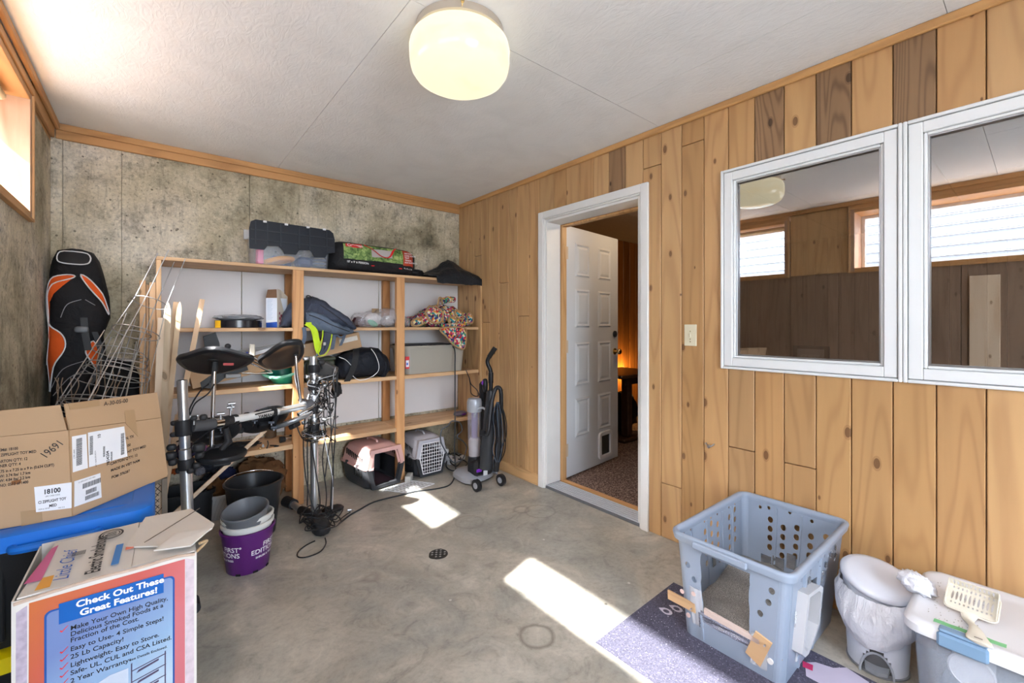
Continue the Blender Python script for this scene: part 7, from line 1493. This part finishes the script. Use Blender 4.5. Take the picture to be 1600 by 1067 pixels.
for (fn, us, mtn) in ((f_e, (-.05, .055), 0), (f_n, (-.18, -.06, .08, .18), 0)):
    for u in us:
        m = MB(); q = [fn(u+a_, v, w) for v in (.02, LH-.02) for a_, w in ((-.004, -.001), (.004, -.001), (.004, -.007), (-.004, -.007))]; m.loft([q[:4], q[4:]]); ob('wall_rib', m, LBM, lb, sm=0)
m = MB(); q = [f_e(u, v, w) for v in (.19, LH-.03) for u, w in ((-.062, -.002), (.07, -.002), (.066, -.012), (-.058, -.012))]
for u in (-.16, .0): 
    mm_ = MB(); qq = [f_s(u+a_, v, w) for v in (.01, LH-.02) for a_, w in ((-.012, .001), (.012, .001), (.008, .009), (-.008, .009))]; mm_.loft([qq[:4], qq[4:]]); ob('wall_rib', mm_, LBM, lb, sm=0)
mm_ = MB(); qq = [f_w(u, v, w) for v in (.01, .11) for u, w in ((dl+.004, .001), (dl+.014, .001), (dl+.014, .007), (dl+.004, .007))]; mm_.loft([qq[:4], qq[4:]]); ob('wall_rib', mm_, LBM, lb, sm=0)
# litter
lm = base('litter_sand', (.3, .28, .25), .95); nt = lm.node_tree; n1 = nz(nt, _n(nt, 'ShaderNodeNewGeometry').outputs['Position'], 330, 2, .9); r = ramp(nt, [(.32, (.16, .15, .14)), (.5, (.42, .40, .37)), (.64, (.75, .72, .68))]); nt.links.new(n1, r.inputs[0]); L(lm)(r.outputs[0], nt.nodes['Principled BSDF'].inputs['Base Color']); bump(lm, n1, 1, .01)
def lit(u, v):
    x0, x1, y1, y0 = rect(.25); x = lerp(x0+.008, x1-.008, u); y = lerp(y0+.008, y1-.008, v)
    z = .10+.06*math.exp(-((x+.22)**2+(y+2.83)**2)/.02)+.03*math.exp(-((x+.5)**2+(y+3.05)**2)/.01)+.018*noise.noise(V(x*12, y*12, 0)); return V(x, y, LZ+z)
ob('litter', MB().sheet(lit, 44, 34, .004), lm, label='grey granular litter heaped inside the blue grey litter box', cat='litter', kind='stuff', sm=70)
DT = base('silver_tape', (.42, .44, .47), .25, .8); bump(DT, nz(DT.node_tree, coords(DT.node_tree, rnd=False), 30, 2, .5, .5), .25, .004); CT = film('clear_tape', (.85, .87, .9), .32, .12, .9)
def stick(nm, fn, u0, u1, v0, v1, mt, w=.003, amp=.002, par=lb, label=None):
    return ob(nm, MB().sheet(lambda u, v: fn(lerp(u0, u1, u), lerp(v0, v1, v), w+amp*noise.noise(V(u*5, v*5, u0*50))), 10, 8, .0008), mt, par, sm=60, label=label)
for (u0, u1, v0, v1) in ((-.12, -.085, .12, .175), (-.085, -.045, .115, .165), (-.04, .0, .14, .205), (.01, .065, .12, .17), (.07, .12, .11, .16)): stick('inner_tape', f_e, u0, u1, v0, v1, DT, -.006, .003)
for (u0, u1, v0, v1) in ((-.03, .0, .17, .24), (.03, .05, .17, .22)): stick('inner_tape', f_n, u0, u1, v0, v1, DT, -.006, .003)
stick('tape', f_w, dr_-.005, dl+.01, .085, .13, DT, .004, .006); stick('tape', f_w, dl, dl+.055, .06, .21, CT, .004, .003); stick('tape', f_w, dr_-.075, dr_-.01, .03, .15, CT, .004, .004)
stick('tape', f_w, dl+.012, dl+.02, .06, .12, DT, .006, .004)
for (u0, u1, v0, v1) in ((-.2, -.16, .05, .13), (-.19, -.14, .15, .22), (-.24, -.2, .20, .26), (-.13, -.11, .30, .34), (.02, .05, .25, .3), (.03, .07, .10, .14), (-.2, -.17, .24, .29)): stick('tape', f_s, u0, u1, v0, v1, CT if u0 < -.15 else DT, .005, .008)
for (u, v) in ((-.075, .26), (-.12, .33), (.0, .34), (.06, .32), (.12, .34), (.17, .35), (.19, .31), (-.17, .11), (-.15, .27)):
    p = f_s(u, v, .006); mst = MB()
    for k in range(4): a = k*pi/4+u*9; mst.bar(p-V(.012*cos(a), 0, .012*sin(a)), p+V(.012*cos(a), 0, .012*sin(a)), .002, .004, up=(0, -1, 0), bev=0)
    ob('tape_star', mst, DT, lb, sm=0, kind='stuff')
for (px, py) in ((1064, 925), (1082, 929), (1073, 963)): q = at(px, py, x=-.69); ob('covered_hole', MB().tube([V(-.672-.02*(q.z/.4), q.y, q.z), V(-.6735-.02*(q.z/.4), q.y, q.z)], .009, 14), plain('pinkish_backing', (.62, .46, .42), .6), lb, sm=0)
q = at(1202, 1035, x=-.675); ob('covered_hole', MB().tube([V(-.664, q.y, q.z), V(-.669, q.y, q.z)], .010, 14), plain('white_patch', (.7, .68, .66), .6), lb, sm=0)
LW = wood('light_ply', (.62, .40, .21), (.36, .2, .09), 'y', .6, 6, knots=False)
def xw(z): return lerp(B0[0], T0[0], z/LH)-.008
def slab(nm, P, mt, th, lb_=None):
    pts = [V(xw(z), y, z) for y, z in P]; return quad(nm, pts, mt, lb, th, label=lb_)
slab('threshold_lath', [(-2.838, .150), (-3.04, .140), (-3.04, .122), (-2.838, .128)][::-1], plain('pinkish_lath', (.62, .5, .44), .6, .1, 30), -.012)
slab('wood_block', [(-2.682, .150), (-2.80, .148), (-2.802, .112), (-2.682, .112)], LW, .008, 'light plywood block screwed at the left of the doorway'); slab('wood_block', [(-3.028, .166), (-3.082, .150), (-3.040, .040), (-2.990, .065)], LW, .008, 'light plywood block screwed at the lower right of the doorway')
for (y, z) in ((-2.79, .128), (-3.062, .138)): ob('screw', MB().tube([V(xw(z)-.006, y, z), V(xw(z)-.014, y, z)], .0035, 10), STEEL, lb, sm=50)
# white pet flap tunnel on the near side
ff = [(-.655, .345), (-.50, .325), (-.44, .30), (-.43, .16), (-.50, .105), (-.56, .095), (-.655, .125)]
def ys_(z): return lerp(B0[3], T0[3], z/LH)
inn = [(-.585-(-.585-x)*.80-.0+.004, .215+(z-.215)*.82) for x, z in [(x+.04, z) for x, z in ff]]
O = [(-.605, .335), (-.47, .315), (-.435, .295), (-.43, .15), (-.475, .11), (-.53, .085), (-.565, .09), (-.605, .12)]; cxo, czo = -.52, .21
I_ = [(cxo+(x-cxo)*.76, czo+(z-czo)*.86) for x, z in O]
m = MB(); n = len(O)
for i in range(n):
    j = (i+1) % n; q = []
    for (P_, yo) in ((O, -.001), (O, -.034), (I_, -.034), (I_, -.001)):
        q.append([V(P_[i][0], ys_(P_[i][1])+yo, P_[i][1]), V(P_[j][0], ys_(P_[j][1])+yo, P_[j][1])])
    for a_, b_ in zip(q, q[1:]): m.add([a_[0], a_[1], b_[1], b_[0]], [(0, 1, 2, 3)])
ob('flap_tunnel', m, plain('tunnel_white', (.52, .53, .55), .4, .04), lb, sm=30, label='white plastic flap tunnel taped to the side')
# ------------------------------------------------------------------ pedal bin with a bin bag
pb = thing('pedal_bin', 'small pale grey pedal bin with a round lid, draped in a white bin bag', 'pedal bin', (-.255, -3.285, 0))
bc = V(-.25, -3.287, 0); TB_ = Matrix.Translation(bc); PG = plain('bin_pale_grey', (.58, .62, .70), .35, .03)
AP = atan2(CAM.y-bc.y, CAM.x-bc.x)-.02
m = MB(); n = 56; lv = [0, .01, .03, .05, .065, .08, .095, .12, .2, .30]
def bp_(z, k, o=0): a = 2*pi*k/n+AP; r_ = .088+.016*z/.3+o; return bc+V(r_*cos(a), r_*sin(a), z)
for i in range(len(lv)-1):
    for k in range(n):
        da = ((k+.5)/n*2*pi); da = da if da < pi else da-2*pi; zc = (lv[i]+lv[i+1])/2
        if abs(da) < .52*math.sqrt(max(0, 1-(zc/.098)**2)): continue
        q = [bp_(lv[i], k), bp_(lv[i], k+1), bp_(lv[i+1], k+1), bp_(lv[i+1], k)]; qi = [bp_(lv[i], k, -.004), bp_(lv[i], k+1, -.004), bp_(lv[i+1], k+1, -.004), bp_(lv[i+1], k, -.004)]; m.add(q+qi, [(0, 1, 2, 3), (7, 6, 5, 4), (0, 4, 5, 1), (2, 6, 7, 3), (1, 5, 6, 2), (3, 7, 4, 0)])
ob('body', m, PG, pb, sm=50)
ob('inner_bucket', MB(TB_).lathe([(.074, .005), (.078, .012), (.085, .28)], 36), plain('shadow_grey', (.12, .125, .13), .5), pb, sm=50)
RP = Matrix.Translation(bc) @ Matrix.Rotation(AP, 4, 'Z')
ob('pedal', MB(RP).loft([[V(x, y, z) for x, y, z in q] for q in ([(.07, -.036, .02), (.098, -.03, .016), (.108, 0, .015), (.098, .03, .016), (.07, .036, .02)], [(.07, -.036, .036), (.098, -.03, .030), (.108, 0, .028), (.098, .03, .030), (.07, .036, .036)])]), plain('pedal_grey', (.24, .26, .29), .4), pb, sm=20)
ob('pedal_arch', MB(RP).tube([V(.084+.004*cos(a), .047*cos(pi-a*1.0), .002+.078*sin(a)) for a in [k*pi/14 for k in range(15)]], .004, 8), plain('arch_grey', (.34, .37, .42), .35), pb, sm=60)
ob('base_ring', MB(TB_).lathe([(.0905, 0), (.0925, .002), (.0925, .007), (.0895, .009)], 40), plain('base_dark', (.2, .21, .23), .4), pb, sm=50)
LT = Matrix.Translation(V(-.262, -3.289, .318)) @ Matrix.Rotation(radians(15), 4, Vector((RT.x, RT.y, 0)))
LIDM = plain('lid_white', (.58, .60, .66), .3, .02)
ob('lid', MB(LT).lathe([(.108, -.012), (.112, -.006), (.113, .004), (.108, .012), (.09, .017), (.05, .020), (.001, .021)], 52), LIDM, pb, sm=60)
BAGM = film('bin_bag', (.84, .86, .93), .86, .3, .5); bump_nt = BAGM.node_tree; nn_ = nz(bump_nt, coords(bump_nt, (1, 1, .35), rnd=False), 26, 5, .6, 1.5); bq = _n(bump_nt, 'ShaderNodeBump'); bq.inputs['Strength'].default_value = .8; bq.inputs['Distance'].default_value = .012
bump_nt.links.new(nn_, bq.inputs['Height']); bump_nt.links.new(bq.outputs[0], bump_nt.nodes['Principled BSDF'].inputs['Normal'])
def bagf(u, v):
    a = AP+2*pi*u; rel = (a-AP+pi) % (2*pi)-pi; front = cos(rel)
    ztop = .295-.02*front; zbot = .115+.05*(1-front)*.5-.02*cos(rel*2+1)
    bul = sin(pi*min(1, .12+v*.85)); r_ = .101+.026*bul+.006*noise.noise(V(cos(a)*5, sin(a)*5, v*2.5))+.004*noise.noise(V(cos(a)*14, sin(a)*14, v*5))+.0022*sin(a*23+v*3)*(1-v)
    side = max(0, cos(rel-1.35)); r_ += .012*side*bul
    return bc+V(r_*cos(a), r_*sin(a), ztop+(zbot-ztop)*v+.01*noise.noise(V(cos(a)*4, sin(a)*4, 3))*v)
bo = ob('bin_bag', MB().sheet(bagf, 72, 26, .001), BAGM, label='white crinkled plastic bag pulled over the pedal bin under its lid', cat='bin bag', sm=80)
q = at(1432, 925, y=-3.38)
ob('bag_knot', MB().blob((-.315, -3.405, .375), (.045, .05, .03), .35, 5, 28, 16, 3, M=Matrix.Rotation(.3, 4, 'X')), BAGM, bo, sm=80)
# ------------------------------------------------------------------ clear tote with a white lid
ct = thing('storage_tote', 'clear plastic tote with a white lid and a light blue latch at the right edge', 'storage tote', (-.33, -3.70, 0))
X0, X1_, Y1_, Y0_ = -.505, -.10, -3.412, -3.98; HZ = .325
CL2 = film('milky_clear', (.55, .62, .72), .26, .3)
def rc4(s, z, o=0): return [p+V(0, 0, z) for p in rrect((X1_-X0)*s+2*o, (Y1_-Y0_)*s+2*o, .05, 6, (X0+X1_)/2, (Y0_+Y1_)/2)]
ob('body', MB().loft([rc4(.90, 0), rc4(.92, .01), rc4(.985, HZ), rc4(.985, HZ, -.003), rc4(.92, .014, -.003)]), CL2, ct, sm=60)
WL = plain('lid_offwhite', (.66, .67, .70), .35, .03)
ob('lid', MB().loft([rc4(.985, HZ-.012, .010), rc4(.985, HZ-.012, .020), rc4(.985, HZ+.012, .020), rc4(.985, HZ+.024, .010), rc4(.985, HZ+.026, -.004), rc4(.985, HZ+.019, -.022), rc4(.985, HZ+.019, -.05)]), WL, ct, sm=40)
LBL = plain('latch_blue', (.17, .28, .41), .35, .03)
ob('latch', MB().box(X0-.026, X0-.005, -3.585, -3.478, HZ-.022, HZ+.020, .006).box(X0-.022, X0+.012, -3.582, -3.481, HZ+.0205, HZ+.030, .004), LBL, ct, sm=30)
DUST = plain('lid_dust', (.4, .38, .35), .9)
m = MB(); rg = random.Random(9)
for k in range(120): x, y = rg.uniform(X0+.03, X1_-.08), rg.uniform(-3.56, Y1_-.03); s = rg.uniform(.0006, .0016); m.box(x-s, x+s, y-s, y+s, HZ+.0192, HZ+.0192+s)
ob('lid_crumbs', m, DUST, ct, sm=0, kind='stuff')
ob('green_tape', MB().sheet(lambda u, v: V(lerp(-.472, -.468, u)+.006*v-.003*(1-v) + .012*(v), lerp(-3.465, -3.615, u), HZ+.0198+.0006*sin(u*20)), 20, 2, .0006), plain('green_tape', (.18, .48, .22), .6, .2, 60), ct, sm=60)
m = MB(); R = Matrix.Translation(V(-.455, -3.55, .232)) @ Matrix.Rotation(pi/2, 4, 'Y')
t = thing('round_tub', 'round white lidded tub lying on its side inside the clear tote at the right edge', 'tub', (-.40, -3.55, .18))
ob('lid', MB(Matrix.Translation(V(-.455, -3.545, .225)) @ Matrix.Rotation(-pi/2, 4, 'Y')).lathe([(.05, -.012), (.052, 0), (.047, .004), (.046, .001), (.001, .001)], 36), WHITEP, t, sm=50); ob('side', MB(Matrix.Translation(V(-.442, -3.545, .225)) @ Matrix.Rotation(pi/2, 4, 'Y')).lathe([(.048, .0), (.044, .16)], 32), plain('frosted_side', (.6, .64, .7), .5), t, sm=50)
ob('litter_bag', MB().blob((-.30, -3.62, .09), (.15, .15, .085), .12, 4, 30, 16, 5), plain('grey_bag', (.42, .45, .5), .6, .15, 20), label='grey bag of litter slumped inside the clear tote at the right edge', cat='bag', sm=70)
# ------------------------------------------------------------------ litter scoop
sc_ = thing('litter_scoop', 'cream slotted plastic litter scoop lying on the white tote lid', 'scoop', (-.42, -3.55, HZ+.03))
CRM = plain('cream_plastic', (.66, .62, .52), .4, .03)
hd = V(-.33, -3.537, HZ+.055); ux = V(-.05, -1, .0).normalized(); uy = V(1, -.05, .50).normalized(); uy = (uy-ux*uy.dot(ux)).normalized()   # ux across (to the right in view), uy away and up
N2 = ux.cross(uy); N2 = -N2 if N2.z < 0 else N2
def sf(u, v, w): return hd+ux*u+uy*v+N2*w
sl_ = []
def slot(u, v, a, b, n=10): return [(u+a*cos(-2*pi*k/n), v+b*sin(-2*pi*k/n)) for k in range(n)]
hl = [slot(-.044+.0098*i, .004, .0028, .018) for i in range(10)]
hl2 = [slot(-.044+.0098*i, .036, .0025, .006) for i in range(10)]+[slot(-.044+.0098*i, -.024, .0025, .004) for i in range(10)]
out = [(p.x, p.y) for p in rrect(.115, .094, .014, 5)]
holed(out, hl+hl2, sf, .002, 'slotted_plate', CRM, sc_)
holed([(-.054, 0), (.054, 0), (.054, .026), (-.054, .026)], [slot(-.045+.0098*i, .013, .0025, .009) for i in range(10)], lambda u, v, w: sf(u, .046+w, v), .002, 'back_wall', CRM, sc_)
for s_ in (-1, 1): holed([(-.04, 0), (.046, 0), (.046, .026), (-.04, .012)], [slot(-.02+.012*i, .009, .0022, .005) for i in range(5)], lambda u, v, w, s_=s_: sf(s_*.056+w, u, v), .002, 'side_wall', CRM, sc_)
rimp = [sf(p.x, p.y, .0) for p in rrect(.117, .096, .015, 5)]; ob('rim', MB().tube(rimp, .0028, 6, True), CRM, sc_, sm=60)
hp_ = [sf(0, -.046, 0), sf(.0, -.07, -.002), V(-.455, -3.553, HZ+.037), V(-.500, -3.562, HZ+.034), V(-.530, -3.567, HZ+.034)]
P_ = spline(hp_, 5); m = MB(); R = []
for i, p in enumerate(P_):
    t_ = i/(len(P_)-1); w_ = .022-.012*sin(pi*min(1, t_*1.25))+.006*t_; w_ = max(w_, .010)
    if i == len(P_)-1: w_ *= .7
    sd2 = V(-.12, -1, 0).normalized(); R.append([p+sd2*w_*cos(a)+V(0, 0, 1)*.005*sin(a) for a in [2*pi*k/12 for k in range(12)]])
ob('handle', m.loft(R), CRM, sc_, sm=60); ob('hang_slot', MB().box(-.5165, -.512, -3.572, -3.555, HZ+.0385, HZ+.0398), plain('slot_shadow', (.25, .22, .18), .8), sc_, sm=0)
# ------------------------------------------------------------------ switch plate, hook
sw = thing('light_switch', 'cream light switch plate on the plank wall between door and window', 'light switch', (0, -2.42, 1.2))
ob('plate', MB().box(-.0075, -.0035, -2.456, -2.384, 1.142, 1.262, .002), plain('cream_plate', (.74, .68, .50), .4, .02), sw, sm=30)
for z in (1.202,): ob('toggle', MB().box(-.016, -.0076, -2.425, -2.415, z-.010, z+.010, .002), plain('cream_toggle', (.66, .60, .44), .4), sw, sm=0)
for z in (1.18, 1.224, 1.165): ob('screw', MB().tube([V(-.0076, -2.42, z), V(-.009, -2.42, z)], .003, 10), BRASS, sw, sm=0)
hk = thing('wall_hook', 'small steel hook latch screwed to the plank wall left of the litter box', 'hook', (0, -2.52, .61))
ob('eye', MB().tube([V(-.003, -2.512, .615), V(-.02, -2.514, .615)], .0035, 8), STEEL, hk, sm=50); ob('hook', MB().tube(spline([V(-.018, -2.514, .617), V(-.022, -2.528, .606), V(-.024, -2.54, .604), V(-.02, -2.552, .612), V(-.012, -2.556, .617)], 5), .0035, 8), STEEL, hk, sm=60); ob('nut', MB().tube([V(-.024, -2.53, .598), V(-.024, -2.536, .612)], .008, 8), STEEL, hk, sm=50)
ob('eye', MB().tube([V(-.003, -2.553, .617), V(-.016, -2.555, .617)], .0035, 8), STEEL, hk, sm=50)
# ------------------------------------------------------------------ furniture in the next room
dk = thing('dark_table', 'dark wood side table seen through the open door', 'table', (1.75, -.62, .025))
DW_ = wood('dark_brown_wood', (.06, .03, .018), (.02, .01, .006), 'x', .35, 6, knots=False)
ob('table_top', MB().box(1.35, 2.15, -.95, -.35, .70, .735, .012), DW_, dk, sm=30); ob('table_foot', MB().box(1.42, 1.72, -.93, -.38, .0255, .065, .01), DW_, dk, sm=30)
ob('leg', MB().box(1.53, 1.61, -.90, -.80, .0655, .6995, .015), DW_, dk, sm=30); ob('leg', MB().box(1.53, 1.61, -.50, -.40, .0655, .6995, .015), DW_, dk, sm=30); ob('apron', MB().box(1.50, 2.05, -.88, -.84, .62, .6995, .004), DW_, dk, sm=30)
ob('black_bag', MB().blob((1.9, -.55, .25), (.2, .16, .22), .3, 4, 26, 16, 2), BLK, label='dark bag under the table in the next room', cat='bag', sm=70)
pf = thing('picture_frame', 'small dark framed card standing on the sill behind the interior window', 'picture frame', (.10, -2.97, 1.063))
ob('frame', MB().box(.085, .10, -3.05, -2.90, 1.061, 1.16, .003), BLACKP, pf, sm=0); ob('card', MB().box(.082, .0845, -3.03, -2.92, 1.078, 1.145), plain('grey_card', (.3, .28, .24), .6), pf, sm=0)
text('GUEST', V(.0812, -2.935, 1.10), (0, -1, 0), (0, 0, 1), .026, plain('frame_print', (.55, .5, .42), .6), pf, bold=.02)
ob('small_bottle', MB().lathe([(.008, 1.061), (.009, 1.065), (.009, 1.085), (.004, 1.09), (.004, 1.105)], 14, Matrix.Translation(V(.09, -2.79, 0))), GW, label='tiny bottle standing on the sill behind the interior window', cat='bottle', sm=50)
ob('orange_box', MB().box(.6, .66, -3.95, -3.85, 1.0, 1.22, .004), plain('dull_orange', (.4, .2, .05), .6), label='dull orange box behind the right pane of the interior window', cat='box', sm=0) if False else None
# ------------------------------------------------------------------ groups of repeats
for o in SC.objects:
    if o.parent is None and 'category' in o:
        k = o.name.split('.')[0]
        g_ = {'wooden_stake': 'wooden stakes leaning on the shelving', 'plant_pot': 'plant pots nested in one stack', 'plant_cage': 'wire plant cages in the left corner', 'pet_carrier': 'pet carriers under the shelving',
              'leaning_board': 'boards leaning at the left end of the shelving', 'folded_cloth': 'cloths in and around the black crate', 'storage_tote': 'lidded storage totes', 'canvas_cloth': 'brown canvas cloths under the shelving'}.get(k)
        if g_: o['group'] = g_
